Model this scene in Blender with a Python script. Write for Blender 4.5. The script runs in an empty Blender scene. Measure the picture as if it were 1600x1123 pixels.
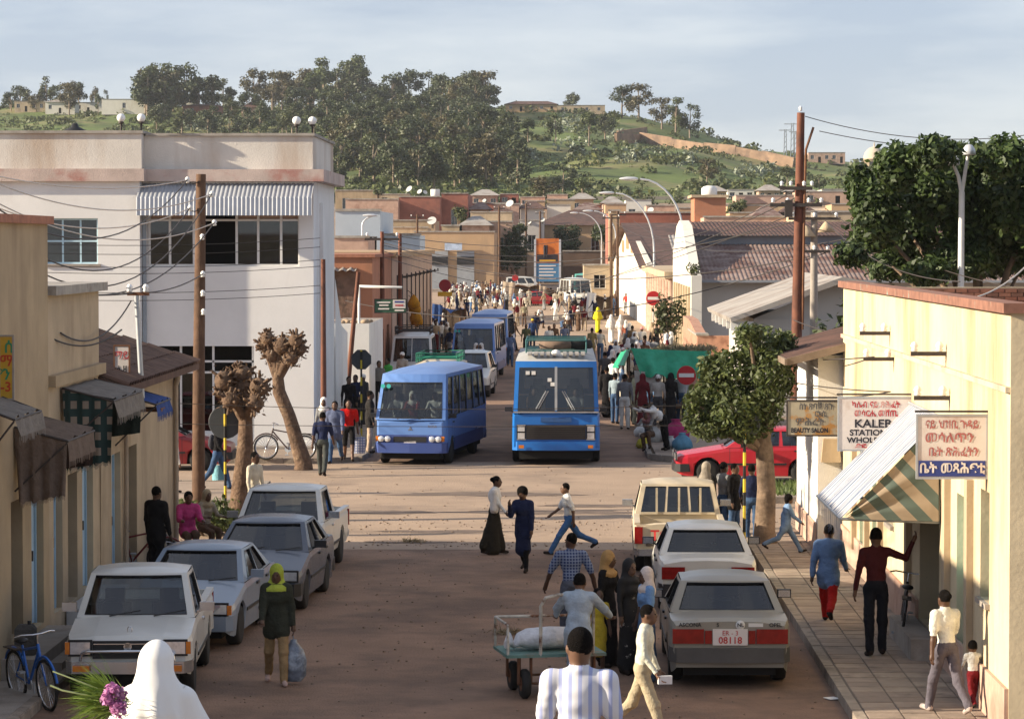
import bpy, math, random
import numpy as np
from mathutils import Vector, Matrix
random.seed(7); RNG = np.random.default_rng(7)
R = math.radians
SC = bpy.context.scene
COL = SC.collection
# ------------------------------------------------------------------ camera
FPX, CX, CY, EYE = 4667.0, 800.0, 561.5, 6.1
PITCH = math.atan((CY-380)/FPX); YAW = math.atan(78*math.cos(PITCH)/FPX)
cam_d = bpy.data.cameras.new('camera'); cam = bpy.data.objects.new('camera', cam_d); COL.objects.link(cam)
cam.location = (0, 0, EYE); cam.rotation_euler = (math.pi/2-PITCH, 0, YAW)
cam_d.sensor_width = 36; cam_d.lens = 36*FPX/1600; cam_d.clip_start = .5; cam_d.clip_end = 30000
SC.camera = cam
# ------------------------------------------------------------------ sky, sun, exposure
SUN_EL, SUN_AZ = R(20), R(-99.5)          # azimuth clockwise from +Y: the sun stands to the west, low
sun_dir = Vector((math.sin(SUN_AZ)*math.cos(SUN_EL), math.cos(SUN_AZ)*math.cos(SUN_EL), math.sin(SUN_EL)))
world = bpy.data.worlds.new('World'); SC.world = world; world.use_nodes = True
wt = world.node_tree; wt.nodes.clear()
def wn(t, **k):
    n = wt.nodes.new(t)
    for a, b in k.items(): setattr(n, a, b)
    return n
w_out = wn('ShaderNodeOutputWorld'); w_bg = wn('ShaderNodeBackground'); w_sky = wn('ShaderNodeTexSky')
w_sky.sky_type = 'NISHITA'; w_sky.sun_disc = False; w_sky.sun_elevation = SUN_EL; w_sky.sun_rotation = SUN_AZ
w_sky.altitude = 1400; w_sky.air_density = 1.0; w_sky.dust_density = 1.0; w_sky.ozone_density = 1.6
w_bg.inputs['Strength'].default_value = .12
w_tc = wn('ShaderNodeTexCoord'); w_map = wn('ShaderNodeMapping'); w_map.inputs['Scale'].default_value = (2.2, 2.2, 12)
w_no = wn('ShaderNodeTexNoise'); w_no.inputs['Scale'].default_value = 3.2; w_no.inputs['Detail'].default_value = 7; w_no.inputs['Roughness'].default_value = .55
w_ramp = wn('ShaderNodeValToRGB'); w_ramp.color_ramp.elements[0].position = .40; w_ramp.color_ramp.elements[1].position = .60
w_mix = wn('ShaderNodeMix', data_type='RGBA'); w_cl = wn('ShaderNodeMix', data_type='RGBA'); w_cl.inputs['A'].default_value = (1.65, 1.85, 2.4, 1); w_cl.inputs['B'].default_value = (2.6, 2.7, 3.0, 1)
w_mix.inputs['Factor'].default_value = .8
wl = wt.links.new
wl(w_tc.outputs['Generated'], w_map.inputs['Vector']); wl(w_map.outputs[0], w_no.inputs['Vector']); wl(w_no.outputs['Fac'], w_ramp.inputs[0])
wl(w_ramp.outputs[0], w_cl.inputs['Factor']); wl(w_cl.outputs['Result'], w_mix.inputs['B']); wl(w_sky.outputs[0], w_mix.inputs['A'])
wl(w_mix.outputs['Result'], w_bg.inputs['Color']); wl(w_bg.outputs[0], w_out.inputs['Surface'])
sun_d = bpy.data.lights.new('sun', 'SUN'); sun_d.energy = 5.0; sun_d.angle = R(.6); sun_d.color = (1, .86, .66)
sun = bpy.data.objects.new('sun', sun_d); COL.objects.link(sun); sun.rotation_euler = sun_dir.to_track_quat('Z', 'Y').to_euler(); sun.location = (-60, 0, 60)
SC.view_settings.view_transform = 'Standard'; SC.view_settings.look = 'None'; SC.view_settings.gamma = 1
SC.view_settings.exposure = 1.05; SC.view_settings.use_curve_mapping = False
SC.render.engine = 'CYCLES'; SC.cycles.use_denoising = True; SC.cycles.max_bounces = 6; SC.cycles.diffuse_bounces = 3
SC.cycles.transparent_max_bounces = 12; SC.cycles.volume_bounces = 0; SC.cycles.caustics_reflective = False; SC.cycles.caustics_refractive = False
# ------------------------------------------------------------------ picking real places from the photograph's perspective
CAM_R = Matrix.Rotation(YAW, 3, 'Z') @ Matrix.Rotation(math.pi/2-PITCH, 3, 'X')
def ray(u, v): return CAM_R @ Vector(((u-CX)/FPX, -(v-CY)/FPX, -1))
def G(u, v, z=0.):
    d = ray(u, v); t = (z-EYE)/d.z
    return Vector((d.x*t, d.y*t, z))
def P(u, v, Y):
    d = ray(u, v); t = Y/d.y
    return Vector((d.x*t, Y, EYE+d.z*t))
def XY(u, Y): return P(u, 380, Y).x
def ZV(v, Y): return P(878, v, Y).z
# ------------------------------------------------------------------ terrain height
_ru = [-3000, -200, 0, 230, 450, 650, 760, 900, 960, 1040, 1090, 1200, 1300, 1400, 1600, 1900, 5000]
_rv = [200, 168, 168, 174, 166, 166, 172, 176, 182, 198, 214, 242, 257, 266, 280, 285, 300]
def terr(X, Y):
    X = np.asarray(X, float); Y = np.asarray(Y, float)
    u = 878+X/np.maximum(Y, 100)*FPX
    zr = EYE+(380-np.interp(u, _ru, _rv))/FPX*1250
    t0 = np.clip((Y-425)/225, 0, 1); zb = 15.5*t0*t0*(3-2*t0)
    t = np.clip((Y-650)/600, 0, 1)
    h = zb+(zr-15.5)*(t*.75+.25*t*t*(3-2*t))
    w = np.clip((Y-650)/150, 0, 1)*np.clip((1260-Y)/120, 0, 1)
    h = h+w*(2.2*np.sin(X*.031+Y*.017)+1.4*np.sin(X*.073-Y*.041+1)+.8*np.sin(X*.15+Y*.11))
    return h-np.clip(Y-1250, 0, 900)*.06
def H(X, Y): return float(terr(X, Y))
# ------------------------------------------------------------------ mesh building
class MB:
    def __init__(s): s.v = []; s.f = []; s.m = []; s.s = []
    def add(s, vs, fs, mi=0, sm=False):
        o = len(s.v); s.v.extend([tuple(p) for p in vs])
        for f in fs: s.f.append(tuple(i+o for i in f)); s.m.append(mi); s.s.append(sm)
        return s
    def box(s, x0, x1, y0, y1, z0, z1, mi=0):
        return s.add([(x0,y0,z0),(x1,y0,z0),(x1,y1,z0),(x0,y1,z0),(x0,y0,z1),(x1,y0,z1),(x1,y1,z1),(x0,y1,z1)],
                     [(0,3,2,1),(4,5,6,7),(0,1,5,4),(1,2,6,5),(2,3,7,6),(3,0,4,7)], mi)
    def cbox(s, c, d, mi=0, M=None, rz=0):
        M = M or Matrix.Rotation(rz, 3, 'Z'); c = Vector(c)
        vs = [c+M@Vector((a*d[0]/2, b*d[1]/2, e*d[2]/2)) for e in (-1,1) for a, b in ((-1,-1),(1,-1),(1,1),(-1,1))]
        return s.add(vs, [(0,3,2,1),(4,5,6,7),(0,1,5,4),(1,2,6,5),(2,3,7,6),(3,0,4,7)], mi)
    def beam(s, p, q, w, h, mi=0):
        p, q = Vector(p), Vector(q); d = (q-p).normalized(); up = Vector((0,0,1))
        if abs(d.z) > .95: up = Vector((0,1,0))
        a = d.cross(up).normalized()*w/2; b = a.cross(d).normalized()*h/2
        vs = [e+i*a+j*b for e in (p, q) for i, j in ((-1,-1),(1,-1),(1,1),(-1,1))]
        return s.add(vs, [(0,3,2,1),(4,5,6,7),(0,1,5,4),(1,2,6,5),(2,3,7,6),(3,0,4,7)], mi)
    def quad(s, a, b, c, d, mi=0): return s.add([a,b,c,d], [(0,1,2,3)], mi)
    def loft(s, rings, mi=0, sm=True, cap=True, closed=True):
        n = len(rings[0]); vs = [p for r in rings for p in r]; fs = []
        for i in range(len(rings)-1):
            for j in range(n if closed else n-1):
                k = (j+1) % n; fs.append((i*n+j, i*n+k, (i+1)*n+k, (i+1)*n+j))
        s.add(vs, fs, mi, sm)
        if cap and closed: s.add(rings[0], [tuple(range(n-1,-1,-1))], mi); s.add(rings[-1], [tuple(range(n))], mi)
        return s
    def tube(s, pts, r, n=6, mi=0, cap=True):
        pts = [Vector(p) for p in pts]; rings = []; rr = r if isinstance(r, (list, tuple)) else [r]*len(pts); a = None
        for i, p in enumerate(pts):
            d = (pts[min(i+1, len(pts)-1)]-pts[max(i-1, 0)]).normalized()
            if a is None: a = d.cross(Vector((0,0,1)) if abs(d.z) < .9 else Vector((1,0,0))).normalized()
            else: a = (a-d*a.dot(d)).normalized()
            b = d.cross(a); rings.append([p+rr[i]*(a*math.cos(2*math.pi*k/n)+b*math.sin(2*math.pi*k/n)) for k in range(n)])
        return s.loft(rings, mi, True, cap)
    def cyl(s, p, q, r, r2=None, n=10, mi=0): return s.tube([p, q], [r, r if r2 is None else r2], n, mi)
    def lathe(s, prof, c=(0,0,0), n=16, mi=0, axis='z', cap=True):
        rings = []
        for r, h in prof:
            ring = []
            for k in range(n):
                a = 2*math.pi*k/n; x, y = r*math.cos(a), r*math.sin(a)
                ring.append((c[0]+x, c[1]+y, c[2]+h) if axis == 'z' else (c[0]+h, c[1]+x, c[2]+y) if axis == 'x' else (c[0]+y, c[1]+h, c[2]+x))
            rings.append(ring)
        return s.loft(rings, mi, True, cap)
    def ball(s, c, r, mi=0, n=10, m=6, sq=(1,1,1)):
        rings = [[(c[0]+r*sq[0]*math.sin(math.pi*i/m)*math.cos(2*math.pi*k/n), c[1]+r*sq[1]*math.sin(math.pi*i/m)*math.sin(2*math.pi*k/n), c[2]-r*sq[2]*math.cos(math.pi*i/m)) for k in range(n)] for i in range(m+1)]
        return s.loft(rings, mi, True, False)
    def prism(s, poly, y0, y1, mi=0, axis='y'):
        f = (lambda a, b, t: (a, t, b)) if axis == 'y' else (lambda a, b, t: (t, a, b)) if axis == 'x' else (lambda a, b, t: (a, b, t))
        n = len(poly); vs = [f(a, b, y0) for a, b in poly]+[f(a, b, y1) for a, b in poly]
        return s.add(vs, [tuple(range(n)), tuple(range(2*n-1, n-1, -1))]+[(i, i+n, (i+1) % n+n, (i+1) % n) for i in range(n)], mi)
    def xf(s, M):
        s.v = [tuple(M @ Vector(p)) for p in s.v]; return s
    def mesh(s, name, mats):
        me = bpy.data.meshes.new(name); me.from_pydata(s.v, [], s.f)
        for m in (mats if isinstance(mats, (list, tuple)) else [mats]): me.materials.append(m)
        me.polygons.foreach_set('material_index', s.m); me.polygons.foreach_set('use_smooth', s.s); me.update(); return me
    def build(s, name, mats, parent=None, loc=None, rz=0, rot=None): return link(name, s.mesh(name, mats), parent, loc, rz, rot)
def link(name, me, parent=None, loc=None, rz=0, rot=None):
    o = bpy.data.objects.new(name, me); COL.objects.link(o)
    if parent is not None: o.parent = parent
    if loc is not None: o.location = loc
    if rot is not None: o.rotation_euler = rot
    elif rz: o.rotation_euler = (0, 0, rz)
    return o
def tag(o, label=None, cat=None, group=None, kind=None):
    if label: o['label'] = label
    if cat: o['category'] = cat
    if group: o['group'] = group
    if kind: o['kind'] = kind
    return o
def thing(name, label, cat, loc=(0,0,0), rz=0, group=None):
    return tag(link(name, None, None, loc, rz), label, cat, group)
def dup(o, parent=None):
    c = o.copy(); COL.objects.link(c); c.parent = parent
    for ch in o.children: dup(ch, c)
    return c
# ------------------------------------------------------------------ materials
MATS = {}
def mat(name, col, rough=.8, var=.12, scale=2., col2=None, lo=.5, hi=.7, streak=0, bump=0, bscale=30, metal=0, spec=.4, wave=None):
    if name in MATS: return MATS[name]
    m = bpy.data.materials.new(name); m.use_nodes = True; nt = m.node_tree; b = nt.nodes['Principled BSDF']; L = nt.links.new
    b.inputs['Roughness'].default_value = rough; b.inputs['Metallic'].default_value = metal; b.inputs['Specular IOR Level'].default_value = spec
    b.inputs['Base Color'].default_value = (*col, 1)
    if var or col2:
        g = nt.nodes.new('ShaderNodeNewGeometry'); no = nt.nodes.new('ShaderNodeTexNoise'); no.inputs['Scale'].default_value = scale; no.inputs['Detail'].default_value = 6; no.inputs['Roughness'].default_value = .62
        L(g.outputs['Position'], no.inputs['Vector']); mx = nt.nodes.new('ShaderNodeMix'); mx.data_type = 'RGBA'
        rp = nt.nodes.new('ShaderNodeMapRange'); rp.inputs[1].default_value = .3; rp.inputs[2].default_value = .7
        L(no.outputs['Fac'], rp.inputs[0]); L(rp.outputs[0], mx.inputs['Factor'])
        mx.inputs['A'].default_value = (*[c*(1-var) for c in col], 1); mx.inputs['B'].default_value = (*[min(1, c*(1+var)) for c in col], 1)
        out = mx.outputs['Result']
        if col2:
            n2 = nt.nodes.new('ShaderNodeTexNoise'); n2.inputs['Scale'].default_value = scale*.6; n2.inputs['Detail'].default_value = 8; n2.inputs['Roughness'].default_value = .65
            mp = nt.nodes.new('ShaderNodeMapping'); mp.inputs['Location'].default_value = (3.1, 7.7, 1.3)
            if streak: mp.inputs['Scale'].default_value = (1, 1, streak)
            L(g.outputs['Position'], mp.inputs[0]); L(mp.outputs[0], n2.inputs['Vector'])
            r2 = nt.nodes.new('ShaderNodeMapRange'); r2.inputs[1].default_value = lo; r2.inputs[2].default_value = hi; L(n2.outputs['Fac'], r2.inputs[0])
            m2 = nt.nodes.new('ShaderNodeMix'); m2.data_type = 'RGBA'; L(r2.outputs[0], m2.inputs['Factor']); L(out, m2.inputs['A']); m2.inputs['B'].default_value = (*col2, 1); out = m2.outputs['Result']
        L(out, b.inputs['Base Color'])
        if bump:
            n3 = nt.nodes.new('ShaderNodeTexNoise'); n3.inputs['Scale'].default_value = bscale; n3.inputs['Detail'].default_value = 4; L(g.outputs['Position'], n3.inputs['Vector'])
            bp = nt.nodes.new('ShaderNodeBump'); bp.inputs['Strength'].default_value = bump; bp.inputs['Distance'].default_value = .03; L(n3.outputs['Fac'], bp.inputs['Height']); L(bp.outputs[0], b.inputs['Normal'])
    MATS[name] = m; return m
def C(name, col, rough=.8): return mat(name, col, rough, .08, 6)
_fab = {}
def fabric(col, rough=.9):
    k = tuple(round(c, 3) for c in col)
    if k not in _fab: _fab[k] = mat('cloth_%d' % len(_fab), col, rough, .2, 7, bump=.6, bscale=22, spec=.1)
    return _fab[k]
def stripes(name, c1, c2, scale, vec=(1,0,0), duty=.5, obj=True, rough=.9, cross=None):
    if name in MATS: return MATS[name]
    m = bpy.data.materials.new(name); m.use_nodes = True; nt = m.node_tree; b = nt.nodes['Principled BSDF']; L = nt.links.new; b.inputs['Roughness'].default_value = rough
    tc = nt.nodes.new('ShaderNodeTexCoord'); facs = []
    for v in ([vec]+([cross] if cross else [])):
        dp = nt.nodes.new('ShaderNodeVectorMath'); dp.operation = 'DOT_PRODUCT'; dp.inputs[1].default_value = [c*scale for c in v]; L(tc.outputs['Object'], dp.inputs[0])
        fr = nt.nodes.new('ShaderNodeMath'); fr.operation = 'FRACT'; L(dp.outputs['Value'], fr.inputs[0])
        gt = nt.nodes.new('ShaderNodeMath'); gt.operation = 'GREATER_THAN'; gt.inputs[1].default_value = duty; L(fr.outputs[0], gt.inputs[0]); facs.append(gt.outputs[0])
    f = facs[0]
    if cross:
        mm = nt.nodes.new('ShaderNodeMath'); mm.operation = 'MAXIMUM'; L(facs[0], mm.inputs[0]); L(facs[1], mm.inputs[1]); f = mm.outputs[0]
    no = nt.nodes.new('ShaderNodeTexNoise'); no.inputs['Scale'].default_value = 5; L(tc.outputs['Object'], no.inputs['Vector'])
    mx = nt.nodes.new('ShaderNodeMix'); mx.data_type = 'RGBA'; L(f, mx.inputs['Factor']); mx.inputs['A'].default_value = (*c1, 1); mx.inputs['B'].default_value = (*c2, 1)
    hs = nt.nodes.new('ShaderNodeHueSaturation'); L(mx.outputs['Result'], hs.inputs['Color']); mr = nt.nodes.new('ShaderNodeMapRange'); mr.inputs[3].default_value = .75; mr.inputs[4].default_value = 1.2; L(no.outputs['Fac'], mr.inputs[0]); L(mr.outputs[0], hs.inputs['Value'])
    L(hs.outputs[0], b.inputs['Base Color']); MATS[name] = m; return m
def glassmat(name, tint, refl=.08, rough=.03):
    if name in MATS: return MATS[name]
    m = bpy.data.materials.new(name); m.use_nodes = True; nt = m.node_tree; nt.nodes.remove(nt.nodes['Principled BSDF']); L = nt.links.new; o = nt.nodes['Material Output']
    t = nt.nodes.new('ShaderNodeBsdfTransparent'); t.inputs[0].default_value = (*tint, 1); g = nt.nodes.new('ShaderNodeBsdfGlossy'); g.inputs['Roughness'].default_value = rough
    fr = nt.nodes.new('ShaderNodeFresnel'); fr.inputs[0].default_value = 1.5; a = nt.nodes.new('ShaderNodeMath'); a.operation = 'ADD'; a.inputs[1].default_value = refl; L(fr.outputs[0], a.inputs[0])
    mx = nt.nodes.new('ShaderNodeMixShader'); L(a.outputs[0], mx.inputs[0]); L(t.outputs[0], mx.inputs[1]); L(g.outputs[0], mx.inputs[2]); L(mx.outputs[0], o.inputs['Surface'])
    MATS[name] = m; return m
def leafmat(name, col, col2, trans=.25, scale=.8):
    if name in MATS: return MATS[name]
    m = bpy.data.materials.new(name); m.use_nodes = True; nt = m.node_tree; b = nt.nodes['Principled BSDF']; L = nt.links.new; o = nt.nodes['Material Output']
    g = nt.nodes.new('ShaderNodeNewGeometry'); mx = nt.nodes.new('ShaderNodeMix'); mx.data_type = 'RGBA'; L(g.outputs['Random Per Island'], mx.inputs['Factor'])
    mx.inputs['A'].default_value = (*col, 1); mx.inputs['B'].default_value = (*col2, 1)
    no = nt.nodes.new('ShaderNodeTexNoise'); no.inputs['Scale'].default_value = scale; L(g.outputs['Position'], no.inputs['Vector'])
    hs = nt.nodes.new('ShaderNodeHueSaturation'); mr = nt.nodes.new('ShaderNodeMapRange'); mr.inputs[1].default_value = .3; mr.inputs[2].default_value = .7; mr.inputs[3].default_value = .65; mr.inputs[4].default_value = 1.35
    L(no.outputs['Fac'], mr.inputs[0]); L(mr.outputs[0], hs.inputs['Value']); L(mx.outputs['Result'], hs.inputs['Color']); L(hs.outputs[0], b.inputs['Base Color']); b.inputs['Roughness'].default_value = .55
    t = nt.nodes.new('ShaderNodeBsdfTranslucent'); L(hs.outputs[0], t.inputs[0]); ms = nt.nodes.new('ShaderNodeMixShader'); ms.inputs[0].default_value = trans; L(b.outputs[0], ms.inputs[1]); L(t.outputs[0], ms.inputs[2]); L(ms.outputs[0], o.inputs['Surface'])
    MATS[name] = m; return m
GLASS = glassmat('window_glass', (.55, .6, .62), .04); CARGLASS = glassmat('car_glass', (.38, .42, .43), .06)
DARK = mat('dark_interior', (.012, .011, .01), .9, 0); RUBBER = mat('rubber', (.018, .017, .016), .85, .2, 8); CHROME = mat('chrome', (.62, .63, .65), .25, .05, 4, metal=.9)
STEEL = mat('galvanised_steel', (.42, .44, .46), .5, .15, 3, metal=.4); IRON = mat('dark_iron', (.05, .04, .035), .6, .2, 6); WHITE = mat('white_paint', (.72, .71, .68), .6, .06, 4)
PORC = mat('porcelain', (.8, .8, .78), .25, 0); BLACKP = mat('black_plastic', (.02, .02, .022), .5, .1, 5); RUST = mat('rusty_steel', (.16, .07, .035), .85, .3, 6); CONC = mat('concrete', (.33, .29, .25), .9, .14, 2, (.16, .13, .11), .5, .75, 0, .3)
# ------------------------------------------------------------------ lettering (flat print, real letter shapes)
def lettering(txt, size, m, parent, M, name='lettering', sx=1., align='CENTER', bold=0.):
    cu = bpy.data.curves.new('t', 'FONT'); cu.body = txt; cu.size = size; cu.align_x = align; cu.align_y = 'CENTER'; cu.offset = bold; cu.resolution_u = 3
    o = bpy.data.objects.new('t', cu); COL.objects.link(o); dg = bpy.context.evaluated_depsgraph_get()
    me = bpy.data.meshes.new_from_object(o.evaluated_get(dg)); bpy.data.objects.remove(o); me.materials.clear(); me.materials.append(m)
    me.transform(M @ Matrix.Diagonal((sx, 1, 1, 1))); me.name = name
    return link(name, me, parent)
def face_m(x, y, z, n='S'):   # a frame for lettering on a face that looks south (to the camera), west or east
    rz = {'S': 0, 'W': -math.pi/2, 'E': math.pi/2, 'N': math.pi}[n]
    return Matrix.Translation((x, y, z)) @ Matrix.Rotation(rz, 4, 'Z') @ Matrix.Rotation(math.pi/2, 4, 'X')
# ================================================================== SETTING
def structure(o): o['kind'] = 'structure'; return o
hillm = mat('hill_ground', (.10, .14, .032), .95, .35, .06, (.22, .19, .08), .50, .66, 0, .0)
_nt = hillm.node_tree
ys = list(np.concatenate([np.arange(-60, 340, 40), np.arange(340, 660, 16), np.arange(660, 1340, 10), np.arange(1340, 2460, 120)]))
nx = 150; vs = []; fs = []
for y in ys:
    w = max(220, .62*y)
    t = np.linspace(-1, 1, nx); X = w*t
    Z = terr(X, np.full(nx, y))-.03
    vs += [(float(a), float(y), float(b)) for a, b in zip(X, Z)]
for i in range(len(ys)-1):
    for j in range(nx-1): fs.append((i*nx+j, i*nx+j+1, (i+1)*nx+j+1, (i+1)*nx+j))
earth = mat('town_earth', (.30, .215, .15), .95, .2, .1, (.2, .14, .1), .5, .65)
gmb = MB().add(vs, fs, 0, True); gmb.m = [1 if gmb.v[f[0]][1] < 610 else 0 for f in gmb.f]; structure(gmb.build('ground', [hillm, earth]))
# roads: dusty asphalt near, sandier cross street, sandy market plaza
asph = mat('dusty_asphalt', (.27, .165, .108), .95, .16, .7, (.15, .095, .066), .44, .62, .6, .9, 26)
sandm = mat('sandy_road', (.38, .275, .195), .95, .12, .5, (.26, .19, .14), .50, .64, 0, .8, 22)
plazam = mat('plaza_sand', (.37, .265, .185), .95, .1, .2, (.22, .16, .12), .52, .66, 0, .4, 8)
m = MB(); m.quad((-6.9, 28, 0), (3.7, 28, 0), (3.7, 59.4, 0), (-6.9, 59.4, 0)); structure(m.build('road', asph))
m = MB(); m.quad((-90, 59.4, 0), (90, 59.4, 0), (90, 83.2, 0), (-90, 83.2, 0)); structure(m.build('cross_road', sandm))
m = MB(); m.quad((-5.6, 83.2, 0), (2.5, 83.2, 0), (2.5, 175, 0), (-5.6, 175, 0)); structure(m.build('street_road', asph))
m = MB(); m.add([(-40, 175, 0), (40, 175, 0), (75, 428, 0.0), (-75, 428, 0.0)], [(0, 1, 2, 3)]); structure(m.build('market_plaza', plazam))
# pothole rims, loose earth strip along the shadow edge, asphalt patches
patch = mat('asphalt_patch', (.165, .122, .096), .95, .25, 2, bump=.8); loose = mat('loose_earth', (.27, .195, .14), 1, .3, 9, bump=1.5, bscale=30)
def blob(cx, cy, rx, ry, z, mt, name, n=28, sd=0):
    r = random.Random(sd); k = [r.uniform(.72, 1.2) for _ in range(n)]
    pts = [(cx+rx*k[i]*math.cos(2*math.pi*i/n), cy+ry*k[(i*3) % n]*math.sin(2*math.pi*i/n), z) for i in range(n)]
    return structure(MB().add(pts, [tuple(range(n))]).build(name, mt))
for i, (u, v, rx, ry) in enumerate([(640, 846, .9, .35), (700, 830, 1.6, .3), (860, 800, 2.2, .5), (600, 800, 1.2, .5), (760, 772, 2.5, .6), (930, 790, 1.4, .4)]):
    p = G(u, v); blob(p.x, p.y, rx, ry, .004+.0005*i, patch, 'road_patch', sd=i)
m = MB(); rr = random.Random(3)
for i in range(900):                                      # loose stones and clods on the sunlit crossing
    x = rr.uniform(-9, 6); y = rr.choice([rr.gauss(60.3, .5), rr.gauss(64.5, 1.2), rr.uniform(59.5, 82)]); s = rr.uniform(.008, .032)
    m.ball((x, y, s*.3), s, 0, 5, 3, (1, 1, .6))
for i in range(700):
    x = rr.uniform(-6.5, 3.6); y = rr.uniform(37, 59); s = rr.uniform(.008, .025); m.ball((x, y, s*.3), s, 0, 5, 3, (1, 1, .6))
tag(m.build('loose_gravel', loose), 'scattered loose stones and clods on the dusty road', 'gravel', kind='stuff')
# ---- pavements
pav = mat('pavement_bed', (.16, .13, .105), .95, .15, 2); tilem = [mat('paving_tile_%d' % i, c, .85, .16, 3, (.16, .125, .10), .52, .72, 0, .3) for i, c in enumerate([(.30, .235, .185), (.27, .21, .165), (.335, .265, .205)])]
kerbm = mat('kerb_stone', (.30, .25, .20), .9, .2, 3, (.15, .12, .1), .5, .7, 0, .6)
def kerb_run(parent, p, q, h=.15, w=.15, step=1.0):
    p, q = Vector(p), Vector(q); L_ = (q-p).length; n = max(1, round(L_/step)); d = (q-p)/n; a = math.atan2(d.y, d.x)
    mb = MB(); l = d.length-.012; mb.box(-l/2, l/2, -w/2, w/2, -.05, h-.018); mb.box(-l/2+.012, l/2-.012, -w/2+.012, w/2-.002, h-.018, h)
    me = mb.mesh('kerb_stone', kerbm)
    for i in range(n):
        c = p+d*(i+.5); link('kerb_stone', me, parent, (c.x, c.y, random.uniform(-.008, .004)), a+random.uniform(-.006, .006))
pr = structure(MB().box(3.775, 5.41, 36, 62.5, -.05, .138).build('pavement', pav))
kerb_run(pr, (3.775, 36, 0), (3.775, 62.45, 0)); kerb_run(pr, (3.85, 62.57, 0), (4.9, 62.57, 0))
tmes = []
for t in tilem:
    mb = MB(); mb.box(-.216, .216, -.216, .216, -.03, .008); mb.box(-.21, .21, -.21, .21, .008, .012); tmes.append(mb.mesh('tile', t))
for i in range(4):
    for j in range(58):
        link('tile', random.choice(tmes), pr, (3.855+.225+i*.448, 36.2+j*.448, .14+random.uniform(-.004, .004)), random.uniform(-.008, .008))
pl = structure(MB().box(-7.7, -6.97, 30, 59.0, -.05, .13).build('pavement', CONC)); kerb_run(pl, (-6.9, 36, 0), (-6.9, 59, 0))
pf = structure(MB().add([(-90, 82.6, .13), (-6.6, 82.6, .13), (-5.75, 83.6, .13), (-5.62, 85, .13), (-5.62, 170, .13), (-9, 170, .13), (-9, 88, .13), (-90, 88, .13)], [tuple(range(8))]).build('pavement', mat('sandy_pavement', (.31, .235, .175), .95, .15, 1.2, (.2, .15, .12), .5, .68, 0, .4)))
kerb_run(pf, (-40, 82.55, 0), (-6.7, 82.55, 0)); kerb_run(pf, (-6.65, 82.55, 0), (-5.72, 83.3, 0), step=.6); kerb_run(pf, (-5.66, 83.3, 0), (-5.58, 85, 0)); kerb_run(pf, (-5.56, 85, 0), (-5.56, 130, 0))
pg = structure(MB().add([(2.66, 84.4, .13), (3.2, 83.6, .13), (60, 83.6, .13), (60, 175, .13), (2.56, 175, .13)], [tuple(range(5))]).build('pavement', MATS['sandy_pavement']))
kerb_run(pg, (2.5, 84.5, 0), (2.5, 140, 0)); kerb_run(pg, (2.52, 84.4, 0), (3.2, 83.5, 0), step=.6); kerb_run(pg, (3.25, 83.5, 0), (30, 83.5, 0))
# the median strip of the boulevard
medm = mat('median_paving', (.33, .25, .19), .95, .15, 1.5, (.2, .15, .11), .5, .7)
ml = structure(MB().box(-60, -7.45, 69.2, 74.6, -.02, .14).build('pavement', medm)); kerb_run(ml, (-40, 69.1, 0), (-7.5, 69.1, 0), .16); kerb_run(ml, (-40, 74.7, 0), (-7.5, 74.7, 0), .16); kerb_run(ml, (-7.37, 69.2, 0), (-7.37, 74.6, 0), .16)
mr_ = structure(MB().box(4.95, 60, 70.2, 74.0, -.02, .14).build('pavement', medm)); kerb_run(mr_, (5, 70.1, 0), (40, 70.1, 0), .16); kerb_run(mr_, (5, 74.1, 0), (40, 74.1, 0), .16); kerb_run(mr_, (4.88, 70.2, 0), (4.88, 74, 0), .16)
# stone steps and terrace from which the street is seen
stm = mat('step_stone', (.3, .25, .2), .9, .15, 2)
m = MB()
for i in range(14): m.box(-9, 9, 8-20, 31-i*.85, i*.1415, (i+1)*.1415)
m.box(-9, 9, -20, 8.0, 14*.1415, 14*.1415+2.1)
structure(m.build('terrace_steps', stm))
# ================================================================== BUILDINGS
def fpt(face, fx, a, z, dep):
    return {'S': (a, fx+dep, z), 'N': (a, fx-dep, z), 'W': (fx+dep, a, z), 'E': (fx-dep, a, z)}[face]
def wall_face(mb, face, fx, a0, a1, z0, z1, ops, th=.22, mi=0):
    A = sorted({a0, a1, *[o[0] for o in ops], *[o[1] for o in ops]}); Z = sorted({z0, z1, *[o[2] for o in ops], *[o[3] for o in ops]})
    A = [a for a in A if a0-1e-6 <= a <= a1+1e-6]; Z = [z for z in Z if z0-1e-6 <= z <= z1+1e-6]
    flip = face in 'NW'
    for i in range(len(A)-1):
        for j in range(len(Z)-1):
            ca, cz = (A[i]+A[i+1])/2, (Z[j]+Z[j+1])/2
            if any(o[0] < ca < o[1] and o[2] < cz < o[3] for o in ops): continue
            q = [fpt(face, fx, a, z, 0) for a, z in ((A[i], Z[j]), (A[i+1], Z[j]), (A[i+1], Z[j+1]), (A[i], Z[j+1]))]
            mb.quad(*(q[::-1] if flip else q), mi)
    for o in ops:
        c = [(o[0], o[2]), (o[1], o[2]), (o[1], o[3]), (o[0], o[3])]
        for k in range(4):
            p, q = c[k], c[(k+1) % 4]
            mb.quad(fpt(face, fx, *p, 0), fpt(face, fx, *q, 0), fpt(face, fx, *q, th), fpt(face, fx, *p, th), mi)
def fbox(mb, face, fx, a0, a1, z0, z1, d0, d1, mi=0):
    p = fpt(face, fx, a0, z0, d0); q = fpt(face, fx, a1, z1, d1)
    mb.box(min(p[0], q[0]), max(p[0], q[0]), min(p[1], q[1]), max(p[1], q[1]), min(p[2], q[2]), max(p[2], q[2]), mi)
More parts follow.
